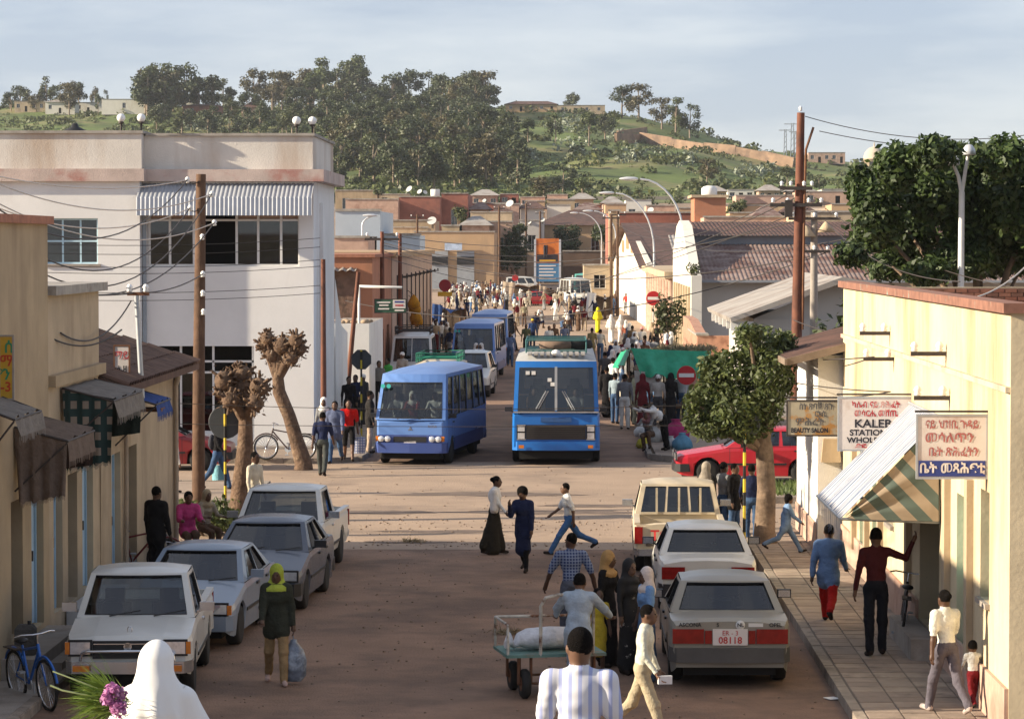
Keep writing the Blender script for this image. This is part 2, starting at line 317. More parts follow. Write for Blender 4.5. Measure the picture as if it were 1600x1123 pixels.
def fill(parent, face, fx, o, th):
    a0, a1, z0, z1 = o[:4]; kind = o[4] if len(o) > 4 else 'dark'; fm = o[5] if len(o) > 5 and o[5] else WHITE; nx, nz = (o[6] if len(o) > 6 else (2, 1))
    d = th*.6
    if kind == 'window':
        mb = MB(); b = .05
        for i in range(nx+1):
            c = a0+(a1-a0)*i/nx; c0 = c if i == 0 else c-b if i == nx else c-b/2; fbox(mb, face, fx, c0, c0+b, z0, z1, d, d+.06)
        for j in range(nz+1):
            c = z0+(z1-z0)*j/nz; c0 = c if j == 0 else c-b if j == nz else c-b/2
            for i in range(nx): fbox(mb, face, fx, a0+(a1-a0)*i/nx+b*.5, a0+(a1-a0)*(i+1)/nx-b*.5, c0, c0+b, d+.004, d+.056)
        w = mb.build('window', fm, parent)
        for i in range(nx):
            for j in range(nz):
                q = MB(); fbox(q, face, fx, a0+(a1-a0)*i/nx+.01, a0+(a1-a0)*(i+1)/nx-.01, z0+(z1-z0)*j/nz+.01, z0+(z1-z0)*(j+1)/nz-.01, d+.025, d+.031); q.build('pane', GLASS, w)
        q = MB(); fbox(q, face, fx, a0-.08, a1+.08, z0-.07, z0-.002, -.06, d); q.build('sill', CONC, w)
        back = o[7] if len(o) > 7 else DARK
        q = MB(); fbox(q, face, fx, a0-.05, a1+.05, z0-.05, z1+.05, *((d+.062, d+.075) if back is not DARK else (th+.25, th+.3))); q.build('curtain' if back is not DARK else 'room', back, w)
    elif kind == 'door':
        mb = MB(); fbox(mb, face, fx, a0, a0+.06, z0, z1, d-.03, d+.08); fbox(mb, face, fx, a1-.06, a1, z0, z1, d-.03, d+.08); fbox(mb, face, fx, a0+.06, a1-.06, z1-.06, z1, d-.03, d+.08)
        w = mb.build('door', fm, parent); n = nx
        for i in range(n):
            b0 = a0+.065+(a1-a0-.13)*i/n; b1 = a0+.065+(a1-a0-.13)*(i+1)/n-.008
            q = MB(); fbox(q, face, fx, b0, b1, z0+.02, z1-.065, d, d+.045); q.build('panel', fm, w)
        q = MB(); fbox(q, face, fx, (a0+a1)/2+.08, (a0+a1)/2+.12, z0+.95, z0+1.1, d-.05, d-.002); q.build('handle', IRON, w)
    elif kind == 'shutter':
        mb = MB(); n = max(3, int((z1-z0)/.11))
        for j in range(n):
            zz = z0+(z1-z0)*j/n; p = [fpt(face, fx, a, z, dd) for a, z, dd in ((a0, zz, d), (a1, zz, d), (a1, zz+(z1-z0)/n, d+.03), (a0, zz+(z1-z0)/n, d+.03))]
            mb.quad(*p); p2 = [fpt(face, fx, a, zz, dd) for a, dd in ((a0, d), (a1, d), (a1, d+.03), (a0, d+.03))]; mb.quad(*p2)
        mb.build('shutter', fm, parent)
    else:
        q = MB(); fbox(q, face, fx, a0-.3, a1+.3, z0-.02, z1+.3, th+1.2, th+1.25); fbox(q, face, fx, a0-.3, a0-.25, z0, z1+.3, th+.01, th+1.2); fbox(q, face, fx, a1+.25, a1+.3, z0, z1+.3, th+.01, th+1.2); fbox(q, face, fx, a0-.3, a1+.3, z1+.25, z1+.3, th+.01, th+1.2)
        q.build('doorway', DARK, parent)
def block(parent, x0, x1, y0, y1, z0, z1, m, ops={}, th=.22, roofm=None, parapet=0., name='wall'):
    mb = MB()
    for face, fx, a0, a1 in (('S', y0, x0, x1), ('N', y1, x0, x1), ('W', x0, y0, y1), ('E', x1, y0, y1)):
        wall_face(mb, face, fx, a0, a1, z0, z1, ops.get(face, []), th)
    zr = z1-parapet
    if parapet:
        t = .22; mb.quad((x0, y0, z1), (x1, y0, z1), (x1-t, y0+t, z1), (x0+t, y0+t, z1)); mb.quad((x1, y0, z1), (x1, y1, z1), (x1-t, y1-t, z1), (x1-t, y0+t, z1)); mb.quad((x1, y1, z1), (x0, y1, z1), (x0+t, y1-t, z1), (x1-t, y1-t, z1)); mb.quad((x0, y1, z1), (x0, y0, z1), (x0+t, y0+t, z1), (x0+t, y1-t, z1))
        for a, b in (((x0+t, y0+t), (x1-t, y0+t)), ((x1-t, y0+t), (x1-t, y1-t)), ((x1-t, y1-t), (x0+t, y1-t)), ((x0+t, y1-t), (x0+t, y0+t))): mb.quad((*b, zr), (*a, zr), (*a, z1), (*b, z1))
    mb.build(name, m, parent)
    t = .22 if parapet else 0
    r = MB(); r.quad((x0+t, y0+t, zr), (x1-t, y0+t, zr), (x1-t, y1-t, zr), (x0+t, y1-t, zr)); r.build('roof', roofm or CONC, parent)
    for face, fx in (('S', y0), ('N', y1), ('W', x0), ('E', x1)):
        for o in ops.get(face, []): fill(parent, face, fx, o, th)
def corrug(p00, p10, p11, p01, m, parent, name='roof', pitch=.25, amp=.03, sheets=None):
    """corrugated sheet from an eave line p00-p10 to a ridge line p01-p11, ribs running up the slope"""
    a, b, c, d = map(Vector, (p00, p10, p11, p01)); L_ = max((b-a).length, (c-d).length); n = max(4, int(L_/pitch)*4); nrm = (b-a).cross(d-a).normalized()
    mb = MB(); vs = []
    for i in range(n+1):
        t = i/n; o = nrm*amp*math.sin(i*math.pi/2); vs += [a.lerp(b, t)+o, d.lerp(c, t)+o]
    mb.add(vs, [(2*i, 2*i+2, 2*i+3, 2*i+1) for i in range(n)], 0, True); return mb.build(name, m, parent)
cream = mat('cream_plaster', (.42, .32, .20), .95, .15, .9, (.20, .14, .09), .50, .78, .22, .15, 14)
cream2 = mat('pale_cream_plaster', (.47, .37, .25), .95, .15, 1.1, (.24, .17, .11), .50, .78, .25, .15, 14)
yellow = mat('pale_yellow_plaster', (.60, .50, .33), .95, .14, 1.0, (.33, .22, .12), .49, .74, .22, .15, 14)
whitep = mat('white_plaster', (.77, .76, .735), .95, .08, .5, (.55, .48, .42), .54, .76, .25, .08, 12)
wparap = mat('parapet_plaster', (.66, .62, .56), .95, .14, .6, (.42, .31, .22), .47, .70, .2, .3)
rtrim = mat('faded_red_trim', (.52, .42, .37), .95, .2, 1.2, (.38, .17, .14), .50, .66, 1, .3)
pinkm = mat('pink_plaster', (.50, .34, .26), .95, .15, 1.5, (.34, .2, .15), .5, .7)
cap = mat('weathered_coping', (.36, .33, .29), .95, .2, 3, (.18, .15, .12), .5, .7); tcap = mat('terracotta_coping', (.36, .16, .10), .95, .25, 5)
blued = mat('light_blue_door', (.36, .52, .66), .6, .12, 3, (.5, .5, .5), .6, .75); turq = mat('turquoise_frame', (.16, .42, .44), .6, .15, 4); browncloth = mat('room_curtain', (.44, .30, .22), .9, .15, 3)
rusty = mat('rusty_corrugated', (.24, .175, .15), .8, .25, 1.2, (.115, .052, .036), .44, .60, 0); rusty2 = mat('brown_corrugated', (.115, .06, .045), .85, .3, 1.5, (.06, .035, .028), .45, .6); greyroof = mat('grey_sheet_roof', (.34, .31, .28), .8, .2, .8, (.2, .15, .12), .5, .7)
zinc = mat('zinc_awning', (.48, .50, .53), .45, .12, 2, metal=.35); tilem_ = mat('old_roof_tiles', (.12, .07, .05), .9, .35, 3, (.25, .15, .09), .6, .75)
# ---- near left shop, tall cream block
LX = -7.66
b = thing('shop_building', 'tall cream plaster shop with red coping beside yellow sign', 'building', (0, 0, 0))
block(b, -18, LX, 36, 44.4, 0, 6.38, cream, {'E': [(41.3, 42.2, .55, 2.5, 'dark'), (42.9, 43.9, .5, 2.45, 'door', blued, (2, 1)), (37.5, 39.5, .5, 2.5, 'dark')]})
m = MB(); m.box(-18.05, LX+.09, 35.9, 44.45, 6.38, 6.5); m.build('coping', tcap, b)
m = MB(); m.box(LX+.002, LX+.5, 40.5, 44.2, .1, .42); m.box(LX+.5, LX+.68, 41.4, 43.2, .1, .25); m.build('step', CONC, b)
b = thing('shop_building', 'cream shop with stepped cornice and striped cloths over its doors', 'building')
block(b, -18, LX-.02, 44.42, 49.4, 0, 5.32, cream2, {'E': [(44.9, 45.7, .5, 2.5, 'door', blued, (1, 1)), (46.2, 47.1, .5, 2.5, 'dark'), (47.6, 48.7, .5, 2.6, 'door', blued, (2, 1))]})
m = MB(); m.box(-18, LX+.12, 44.43, 49.5, 5.32, 5.46); m.build('coping', cap, b)
m = MB(); m.box(LX-.018, LX+.10, 44.46, 49.4, 3.95, 4.12); m.build('cornice', cream, b)
m = MB(); m.box(LX, LX+.5, 45.9, 49.2, .1, .46); m.build('step', mat('tiled_step', (.52, .52, .52), .5, .1, 6), b)
b = thing('shop_building', 'low cream corner shop with dark tiled roof and drainpipe', 'building')
block(b, -16, LX, 49.42, 58.7, 0, 3.75, cream2, {'E': [(50.6, 51.6, .3, 2.5, 'door', blued, (2, 1)), (52.4, 53.6, .3, 2.5, 'dark')]})
# hipped roof of old half-round tiles, laid in courses
m = MB(); ez, rz_ = 3.72, 5.35; ex = LX+.45; rid = -11.6
m.add([(ex, 49.3, ez), (ex, 59.2, ez), (rid, 55.2, rz_), (rid, 49.3, rz_)], [(0, 1, 2, 3)]); m.add([(ex, 59.2, ez), (-16, 59.2, ez), (rid, 55.2, rz_)], [(0, 1, 2)]); m.add([(-16, 59.2, ez), (-16, 49.3, ez), (rid, 49.3, rz_), (rid, 55.2, rz_)], [(0, 1, 2, 3)])
m.add([(ex, 49.3, ez-.12), (ex, 59.2, ez-.12), (-16, 59.2, ez-.12), (-16, 49.3, ez-.12)], [(3, 2, 1, 0)]); m.add([(ex, 49.3, ez-.12), (ex, 59.2, ez-.12), (ex, 59.2, ez), (ex, 49.3, ez)], [(0, 1, 2, 3)]); m.add([(ex, 49.3, ez-.12), (ex, 49.3, ez), (rid, 49.3, rz_), (-16, 49.3, ez), (-16, 49.3, ez-.12)], [(0, 1, 2, 3, 4)])
rf = m.build('roof', tilem_, b)
tm = MB(); pr_ = [(.135*math.cos(math.pi*k/6), .085*math.sin(math.pi*k/6)) for k in range(7)]
tm.loft([[(0, c, s) for c, s in pr_], [(.54, c*.8, s*.8) for c, s in pr_]], 0, True, False, False); tme = tm.mesh('tile', tilem_)
sl = math.atan2(rz_-ez, ex-rid)
for j in range(33):
    y = 49.5+j*.3
    for i in range(9):
        x = ex+.02-i*.45
        if y > 59.2-(ex-x)*1.0: continue
        link('tile', tme, rf, (x, y, ez+(ex-x)*math.tan(sl)+.012), 0, (0, -sl+random.uniform(-.02, .02), math.pi+random.uniform(-.03, .03)))
m = MB(); m.tube([(LX+.12, 58.5, 3.7), (LX+.12, 58.5, 3.45), (LX+.06, 58.62, 3.3), (LX+.06, 58.62, .15)], .05, 8); m.build('drainpipe', mat('pipe_paint', (.42, .34, .26), .7, .2, 3), b); m = MB(); m.tube([(LX+.3, 51.9, 3.6), (LX+.06, 51.9, 3.3), (LX+.06, 51.9, .3)], .04, 8); m.build('drainpipe', mat('pipe_paint', (.42, .34, .26), .7, .2, 3), b)
# ---- big white two-storey building across the boulevard
WB = thing('corner_building', 'large white two storey corner building with glazed veranda and parapet', 'building', (-7.24, 87, 0), 0)
def wblk(*a, **k): block(WB, *a, **k)
Zc, Zp = 8.25, 9.28                     # cornice and parapet heights
wins = [(-7.78, -6.22, 5.5, 6.82, 'window', mat('pale_blue_frame', (.45, .62, .70), .6, .08, 4), (3, 2), browncloth)]
wblk(-24, -5.0, -.5, 8.5, 0, Zc-.36, whitep, {'S': wins+[(-12.6, -11.1, 5.5, 6.82, 'window', MATS['pale_blue_frame'], (3, 2), browncloth)]}, parapet=0)
gl = [(-4.85, -.42, 5.42, 7.05)]
wblk(-4.99, 0, .02, 8.0, 0, Zc-.36, whitep, {'S': gl+[(-4.6, -1.75, .55, 3.1)]}, th=.3)
m = MB(); m.box(-24, -4.85, -.68, 8.7, Zc-.36, Zc); m.box(-4.85, .32, -.2, 8.2, Zc-.355, Zc-.005); m.build('cornice', rtrim, WB)
m = MB(); m.box(-24, -4.95, -.42, 8.4, Zc+.002, Zp); m.box(-4.948, -.02, .08, 7.9, Zc+.001, Zp-.06); m.build('parapet', wparap, WB)
m = MB(); m.box(-24.05, -4.9, -.5, 8.5, Zp+.001, Zp+.08); m.box(-4.89, .04, 0, 7.96, Zp-.059, Zp+.02); m.build('coping', cap, WB)
# veranda glazing: posts, transom, panes and the room behind
vm = MB(); xs = [-4.85, -4.28, -3.62, -2.35, -1.72, -1.05, -.42]
for x in [-4.8, -4.2, -3.5, -2.25, -1.62, -.95, -.42]: vm.box(x-.035, x+.035, .08, .16, 5.42, 7.05)
vm.box(-4.85, -.42, .07, .17, 5.42, 5.49); vm.box(-4.85, -.42, .085, .155, 6.74, 6.8)
vw = vm.build('veranda_window', WHITE, WB); vx = [-4.8, -4.2, -3.5, -2.25, -1.62, -.95, -.42]
for i in range(6):
    if i == 2: continue
    q = MB(); q.box(vx[i]+.03, vx[i+1]-.03, .11, .116, 5.48, 6.75); q.build('pane', GLASS, vw)
q = MB(); q.box(-4.9, -.3, 1.9, 1.95, 4.9, 7.6); q.box(-4.95, -4.9, .32, 1.9, 5, 7.6); q.box(-.35, -.3, .32, 1.9, 5, 7.6); q.box(-4.9, -.3, .32, 1.9, 5.0, 5.05); q.build('veranda_back_wall', mat('veranda_room', (.30, .21, .16), .9, .1, 1), WB)
for i in (0, 1, 3, 4, 5): MB().box(vx[i]+.02, vx[i+1]-.02, .165, .18, 5.5, 7.0).build('blind', browncloth, WB)
q = MB(); q.box(-4.9, -4.88, .4, 1.8, 5.1, 5.2); q.build('veranda_rail', mat('veranda_room', (.30, .21, .16), .9, .1, 1), WB)
aw = corrug((-5.05, -.82, 7.42), (.02, -.82, 7.42), (.02, .01, 7.84), (-5.05, .01, 7.84), zinc, WB, 'awning', .125, .016)
aw2 = corrug((-5.05, -.88, 6.9), (.02, -.88, 6.9), (.02, -.83, 7.43), (-5.05, -.83, 7.43), zinc, WB, 'awning_skirt', .125, .016)
m = MB(); m.box(-4.98, -4.88, -.1, -.001, 0.2, 6.9); m.build('drainpipe', mat('grey_pipe', (.33, .38, .42), .6, .15, 2), WB)
m = MB(); m.box(.0, .1, 2.2, 2.6, .2, 7.3); m.build('pilaster', whitep, WB)
# shop front at street level
m = MB()
for x in (-4.58, -3.9, -2.95, -1.79): m.box(x-.03, x+.03, .1, .2, .55, 3.1)
m.box(-4.6, -1.75, .1, .2, 2.62, 2.68); m.box(-4.6, -1.75, .1, .2, 2.3, 2.36); m.box(-4.6, -1.75, .09, .21, .55, .62); sf = m.build('shop_window', WHITE, WB)
for x0, x1 in ((-4.55, -3.93), (-3.87, -2.98), (-2.92, -1.82)):
    q = MB(); q.box(x0, x1, .13, .136, .62, 2.3); q.build('pane', GLASS, sf)
q = MB(); q.box(-4.7, -1.6, 1.3, 1.34, .3, 3.3); q.box(-4.7, -4.65, .32, 1.3, .3, 3.2); q.box(-1.7, -1.65, .32, 1.3, .3, 3.2); q.box(-4.7, -1.6, .32, 1.3, 3.15, 3.2); q.build('shop_room', mat('shop_dark', (.03, .026, .022), .9, .2, 3), WB)
m = MB(); rr = random.Random(5)
for i in range(26): x = rr.uniform(-3.2, -1.9); z = rr.choice((1.25, 1.7)); m.ball((x, .5+rr.random()*.4, z), rr.uniform(.06, .11), 0, 8, 5)
m.build('displayed_goods', PORC, WB)
m = MB(); m.box(-4.7, -1.6, .34, 1.2, 1.1, 1.15); m.box(-4.7, -1.6, .34, 1.2, 1.55, 1.6); m.build('shelf', CONC, WB)
corrug((-4.6, .03, .14), (-1.75, .03, .14), (-1.75, .02, .55), (-4.6, .02, .55), WHITE, WB, 'lower_panel', .09, .012)
m = MB(); m.box(-5.2, .6, -.62, -.02, -.02, .2); m.build('step', CONC, WB)
m = MB(); m.add([(.02, 8.02, 0), (.02, 13.5, 0), (.02, 13.5, 3.1), (.02, 10.8, 3.4), (.02, 8.02, 5.0)], [(0, 1, 2, 3, 4)]); m.add([(-.3, 8.02, 0), (-.3, 13.5, 0), (-.3, 13.5, 3.1), (-.3, 10.8, 3.4), (-.3, 8.02, 5.0)], [(4, 3, 2, 1, 0)]); m.build('buttress_wall', whitep, WB)
def globe_lamp(loc, label):
    g = thing('globe_lamp', label, 'lamp', loc, 0, 'globe lamps on the white parapet'); MB().cyl((0, 0, 0), (0, 0, .22), .03, n=8).lathe([(.07, .2), (.09, .24), (.05, .27)], n=10).build('stem', IRON, g); MB().ball((0, 0, .37), .125, 0, 16, 10).build('globe', mat('opal_glass', (.8, .8, .78), .3, 0), g)
Mw = Matrix.Translation((-7.24, 87, 0)) @ Matrix.Rotation(0, 4, 'Z')
for (x, y, z), l in (((-5.55, -.35, Zp+.08), 'white globe lamp on the parapet, leftmost of four'), ((-4.97, -.3, Zp+.08), 'white globe lamp at the inner corner step of the parapet'), ((-.5, .2, Zp+.02), 'white globe lamp near the outer corner of the parapet'), ((-.05, .35, Zp+.02), 'white globe lamp on the very corner of the parapet, rightmost of four')):
    globe_lamp(Mw @ Vector((x, y, z)), l)
t = Mw @ Vector((-7.6, 4, 8.9)); tk = thing('water_tank', 'dark domed water tank on roof behind white parapet', 'tank', t); MB().lathe([(.5, -.3), (.52, .35), (.4, .6), (.12, .74), (.08, .84), (0.01, .85)], n=16).build('body', BLACKP, tk)
# ---- near right: yellow stationery building
RX = 5.4
b = thing('stationery_building', 'sunlit pale yellow shop building with hanging signs and striped awning', 'building')
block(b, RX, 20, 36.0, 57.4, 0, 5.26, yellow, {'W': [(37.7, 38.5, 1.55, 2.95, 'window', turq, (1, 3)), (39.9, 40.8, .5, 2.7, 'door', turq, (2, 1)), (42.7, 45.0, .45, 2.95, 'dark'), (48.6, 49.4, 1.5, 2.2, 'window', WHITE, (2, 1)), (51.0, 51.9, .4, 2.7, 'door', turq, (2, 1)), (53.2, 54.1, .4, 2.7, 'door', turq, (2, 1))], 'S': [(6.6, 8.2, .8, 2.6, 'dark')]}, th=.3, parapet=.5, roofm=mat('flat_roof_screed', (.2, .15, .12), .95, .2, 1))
m = MB(); m.box(RX-.1, RX+.25, 35.92, 57.45, 5.26, 5.38); m.box(RX+.25, 20, 35.92, 36.25, 5.262, 5.378); m.build('coping', mat('worn_terracotta_coping', (.24, .115, .08), .95, .3, 4, (.25, .36, .31), .6, .66), b)
m = MB(); m.box(RX-.06, RX-.003, 36.02, 57.3, 4.30, 4.37); m.build('string_course', mat('pink_trim', (.55, .36, .27), .9, .2, 2, (.6, .5, .35), .45, .55), b)
m = MB(); m.box(RX-.05, RX-.003, 36.02, 42.6, .1, .72); m.build('plinth', pinkm, b); m = MB(); m.box(RX-.05, RX-.003, 45.1, 57.3, .1, .72); m.build('plinth', pinkm, b)
m = MB(); m.box(RX-.42, RX-.052, 42.5, 45.3, .1, .46); m.build('door_step', CONC, b)
for y in (39.3, 41.6, 46.2, 50.3, 52.5, 54.8): MB().box(RX-.09, RX-.002, y-.14, y+.14, .5, 3.0).build('pilaster', cream2, b)
brm = mat('dark_red_brick', (.17, .075, .05), .95, .3, 5, (.09, .05, .04), .5, .65)
bme = [MB().box(-.11, .11, -.05, .05, -.035, .035).mesh('brick', mat('brick_shade_%d' % i, c, .95, .25, 6)) for i, c in enumerate([(.19, .075, .05), (.14, .065, .045), (.23, .10, .065)])]
bp = MB().box(RX+.3, 20, 57.1, 57.175, 4.765, 5.25).build('brick_wall_core', mat('mortar', (.2, .16, .13), .95, .2, 3), b)
for row in range(6):
    for i in range(44): link('brick', random.choice(bme), bp, (RX+.45+i*.235+(row % 2)*.115, 57.075, 4.81+row*.078), random.uniform(-.03, .03))
# bright white corner bay beyond it, with a rusty lean-to roof
b2 = thing('corner_shop', 'bright white corner bay with rusty sheet roof beside the street tree', 'building')
block(b2, 4.93, 9, 57.5, 62.6, 0, 3.95, mat('bright_white_plaster', (.72, .70, .66), .95, .06, 1, (.5, .42, .33), .58, .75, .3, .2), {'W': [(58.6, 58.68, 2.2, 3.3, 'dark')], 'S': []}, th=.15)
corrug((4.3, 63.2, 3.9), (4.3, 57.0, 3.9), (7.6, 57.0, 4.75), (7.6, 63.2, 4.75), rusty2, b2, 'roof', .22, .025)
m = MB(); m.beam((4.3, 56.95, 3.84), (7.6, 56.95, 4.68), .06, .14); m.build('barge_board', mat('old_timber', (.2, .15, .11), .9, .25, 3), b2)
m = MB(); m.beam((4.27, 56.9, 3.84), (4.27, 63.25, 3.84), .05, .12); m.build('eaves_board', MATS['old_timber'], b2)
for k in range(6): MB().beam((4.32, 57.4+k*1.1, 3.8), (5.6, 57.4+k*1.1, 4.12), .06, .09).build('rafter', MATS['old_timber'], b2)
MB().box(4.89, 4.928, 57.6, 62.5, .1, .7).build('plinth', pinkm, b2)
MB().prism([(4.98, 1.9), (5.36, 1.9), (5.32, 2.35), (5.02, 2.35)], 57.3, 57.49).build('corbel', cream2, b2)
# ================================================================== STREET BEYOND THE CROSSING, TOWN, HILL
def TP(u, v, Y0=360, Y1=1260):
    """first point of the terrain seen along a line of sight"""
    Ys = np.arange(Y0, Y1, 3.0); d = ray(u, v); X = d.x*Ys/d.y; Z = EYE+d.z*Ys/d.y; k = np.nonzero(terr(X, Ys) >= Z)[0]
    i = k[0] if len(k) else len(Ys)-1
    return Vector((X[i], Ys[i], H(X[i], Ys[i])))
brick = mat('old_mud_brick', (.20, .12, .085), .95, .3, 2.5, (.10, .07, .05), .48, .62, 0, .8, 10); orange = mat('orange_plaster', (.42, .185, .105), .95, .12, 1, (.3, .15, .09), .55, .7, .3); beige = mat('pinkish_beige_plaster', (.48, .33, .24), .95, .12, .8, (.3, .2, .15), .54, .72, .3)
paleblue = mat('pale_blue_plaster', (.44, .50, .56), .95, .06, .5); sandp = mat('sandy_plaster', (.50, .34, .20), .95, .08, .5, (.34, .24, .16), .55, .75, .3); terra = mat('terracotta_plaster', (.30, .12, .085), .95, .2, .6, (.2, .09, .07), .5, .65); greyw = mat('pale_grey_plaster', (.50, .47, .43), .95, .08, .4, (.36, .32, .28), .55, .75, .3)
stonew = mat('field_stone', (.34, .25, .17), .95, .35, .35, (.2, .14, .1), .5, .6)
# ---- left row
b = thing('old_brick_building', 'orange fronted row building with bare old brick side wall', 'building')
block(b, -18, -7.3, 115, 127.6, 0, 5.55, orange, {'E': [(117, 118.6, .2, 2.6, 'dark'), (121, 122.4, .2, 2.6, 'door', RUST, (2, 1)), (124.4, 126, .2, 2.7, 'dark')]})
m = MB(); m.box(-18, -7.95, 114.85, 114.998, 0, 5.15); m.build('brick_side_wall', brick, b)
corrug((-18, 114.4, 5.05), (-7.9, 114.4, 5.05), (-7.9, 118, 5.62), (-18, 118, 5.62), greyroof, b, 'sheet_roof', .3, .04)
m = MB(); m.box(-18.05, -7.2, 114.9, 127.7, 5.55, 5.68); m.build('coping', tcap, b)
b = thing('row_building', 'pinkish beige row building with meter brackets along its wall', 'building')
block(b, -18, -7.26, 127.7, 167, 0, 5.5, beige, {'E': [(130+i*4.6, 131.7+i*4.6, .2, 2.5, 'dark' if i % 2 else 'door', RUST, (2, 1)) for i in range(8)]})
m = MB(); m.box(-18.05, -7.1, 127.75, 167.1, 5.5, 5.72); m.build('coping', mat('ochre_coping', (.42, .28, .16), .95, .2, 2), b)
for i in range(9):
    y = 131+i*4.1; m = MB(); m.beam((-7.2, y, 4.6), (-6.75, y, 4.6), .05, .05); m.cyl((-7.22, y, 1), (-7.22, y, 4.7), .03, n=5); m.ball((-6.8, y, 4.68), .05, 0, 6, 4); m.build('wall_bracket', IRON, b)
b = thing('kiosk', 'small white walled kiosk with rubble top beside white building', 'kiosk')
block(b, -8.2, -6.72, 104, 112, 0, 3.3, whitep, {'S': []}); m = MB()
rr = random.Random(2)
for i in range(26): m.ball((rr.uniform(-8.1, -6.8), rr.uniform(104.2, 106), 3.34), rr.uniform(.06, .16), 0, 6, 4, (1, 1, .6))
m.build('rubble', stonew, b)['kind'] = 'stuff'
m = MB(); m.tube([(-7.1, 104.4, 3.3), (-7.1, 104.4, 4.6), (-7.1, 104.4, 4.6), (-5.6, 104.6, 4.55)], .05, 6); m.build('pipe_frame', WHITE, b)
# ---- right row
b = thing('low_hall', 'low hall with pale grey gabled slab roof behind the street tree', 'building')
block(b, 6.6, 18, 103, 118, 0, 3.5, greyw, {'S': [(8.6, 9.8, 1.2, 2.4, 'window', WHITE, (2, 1))]})
p = [(5.75, 3.55), (9.6, 4.95), (14.5, 4.0), (14.5, 3.82), (9.6, 4.75), (5.8, 3.4)]; m = MB(); m.prism(p, 102.2, 118.5); m.build('roof', greyroof, b)
m = MB(); m.prism([(6.6, 3.5), (14.2, 3.5), (14.2, 3.9), (9.6, 4.74)], 103.05, 103.2); m.build('gable', greyw, b)
for i in range(6): MB().box(5.8, 6.58, 102.6+i*2.6, 102.75+i*2.6, 3.1, 3.42).build('bracket', whitep, b)
b = thing('stair_wall', 'stepped pink brick wall by the warehouse', 'wall')
m = MB(); m.prism([(118, 0), (132, 0), (132, 2.9), (126, 2.9), (118, 2.45)], 5.35, 5.75, 0, 'x'); m.box(5.75, 6.7, 118, 118.4, 0, 2.45); m.build('masonry', mat('pink_brick', (.46, .25, .17), .95, .2, 4, (.3, .15, .1), .5, .65), b)
m = MB(); m.box(5.3, 5.8, 117.95, 126, 2.45, 2.45+.08); m.build('coping', cap, b)
b = thing('warehouse', 'long warehouse with rusty corrugated roof and white street gable', 'building')
block(b, 6.75, 44, 145, 175, 0, 4.35, greyw, {'S': []})
corrug((6.7, 144.4, 4.3), (44, 144.4, 4.3), (44, 156, 6.05), (6.7, 156, 6.05), rusty, b, 'roof', .22, .022)
m = MB(); m.box(6.7, 44, 156, 156.3, 5.9, 6.5); m.box(6.72, 44, 144.2, 144.45, 4.2, 4.32); m.build('clerestory', mat('clerestory_grey', (.25, .26, .28), .7, .1, .5), b)
corrug((6.7, 155.6, 6.5), (44, 155.6, 6.5), (44, 167, 7.3), (6.7, 167, 7.3), rusty2, b, 'upper_roof', .22, .022)
m = MB(); m.prism([(143.2, 0), (167, 0), (167, 5.6), (162, 7.0), (158, 7.3), (154, 7.0), (144.6, 4.6), (143.2, 4.55)], 6.2, 6.7, 0, 'x'); m.build('street_gable', mat('lime_white_plaster', (.70, .66, .58), .95, .06, .6, (.5, .42, .32), .56, .74, .3), b)
for i in range(7): MB().box(6.08, 6.198, 144.2+i*3.1, 144.9+i*3.1, 0, 4.0).build('pilaster', cream2, b)
b = thing('arcade_building', 'pink columned row building with flat cornice', 'building')
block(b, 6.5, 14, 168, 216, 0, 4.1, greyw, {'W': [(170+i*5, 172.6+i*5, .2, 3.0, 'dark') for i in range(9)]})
for i in range(10): MB().lathe([(.26, 0), (.22, .3), (.2, 3.9), (.28, 4.05)], (6.2, 169+i*5, 0), 10).build('column', pinkm, b)
m = MB(); m.box(5.75, 14, 167.6, 216, 4.12, 4.5); m.build('cornice', cream2, b)
corrug((6.6, 172, 4.9), (14, 172, 4.9), (14, 186, 6.6), (6.6, 186, 6.6), greyroof, b, 'roof', .25, .025)
m = MB(); m.box(6.6, 14, 170, 172, 4.5, 5.1); m.build('upper_wall', MATS['lime_white_plaster'], b)
b = thing('gabled_hall', 'white gabled hall with arched niches and brown roof', 'building')
A, B = Vector((6.15, 216.5, 0)), Vector((5.2, 300, 0)); d = (B-A); L_ = d.length; Mg = Matrix.Translation(A) @ Matrix.Rotation(math.atan2(d.y, d.x), 4, 'Z')
pk = 7.7; m = MB(); m.prism([(0, 0), (L_, 0), (L_, 4.6), (L_*.5, pk), (0, 4.6)], -.4, 0); m.xf(Mg @ Matrix.Rotation(0, 4, 'X')); m.build('gable_wall', MATS['lime_white_plaster'], b)
for f, z0, z1 in ((.36, 5.3, 6.4), (.5, 5.6, 7.1), (.64, 5.3, 6.4), (.82, 3.9, 5.2)):
    q = [(f*L_-3, z0), (f*L_+3, z0)]+[(f*L_+3*math.cos(math.pi*k/8), z1-.5+.5*math.sin(math.pi*k/8)) for k in range(9)]
    MB().prism(q, .002, .06).xf(Mg).build('arched_niche', mat('niche_ochre', (.36, .22, .12), .9, .1, 1), b)
m = MB(); m.add([(-1.5, .6, 4.3), (L_/2, .6, pk+.15), (L_/2, -26, pk+.15), (-1.5, -26, 4.3)], [(0, 1, 2, 3)]); m.add([(L_+1.5, .6, 4.3), (L_/2, .6, pk+.15), (L_/2, -26, pk+.15), (L_+1.5, -26, 4.3)], [(3, 2, 1, 0)]); m.xf(Mg); m.build('roof', rusty2, b)
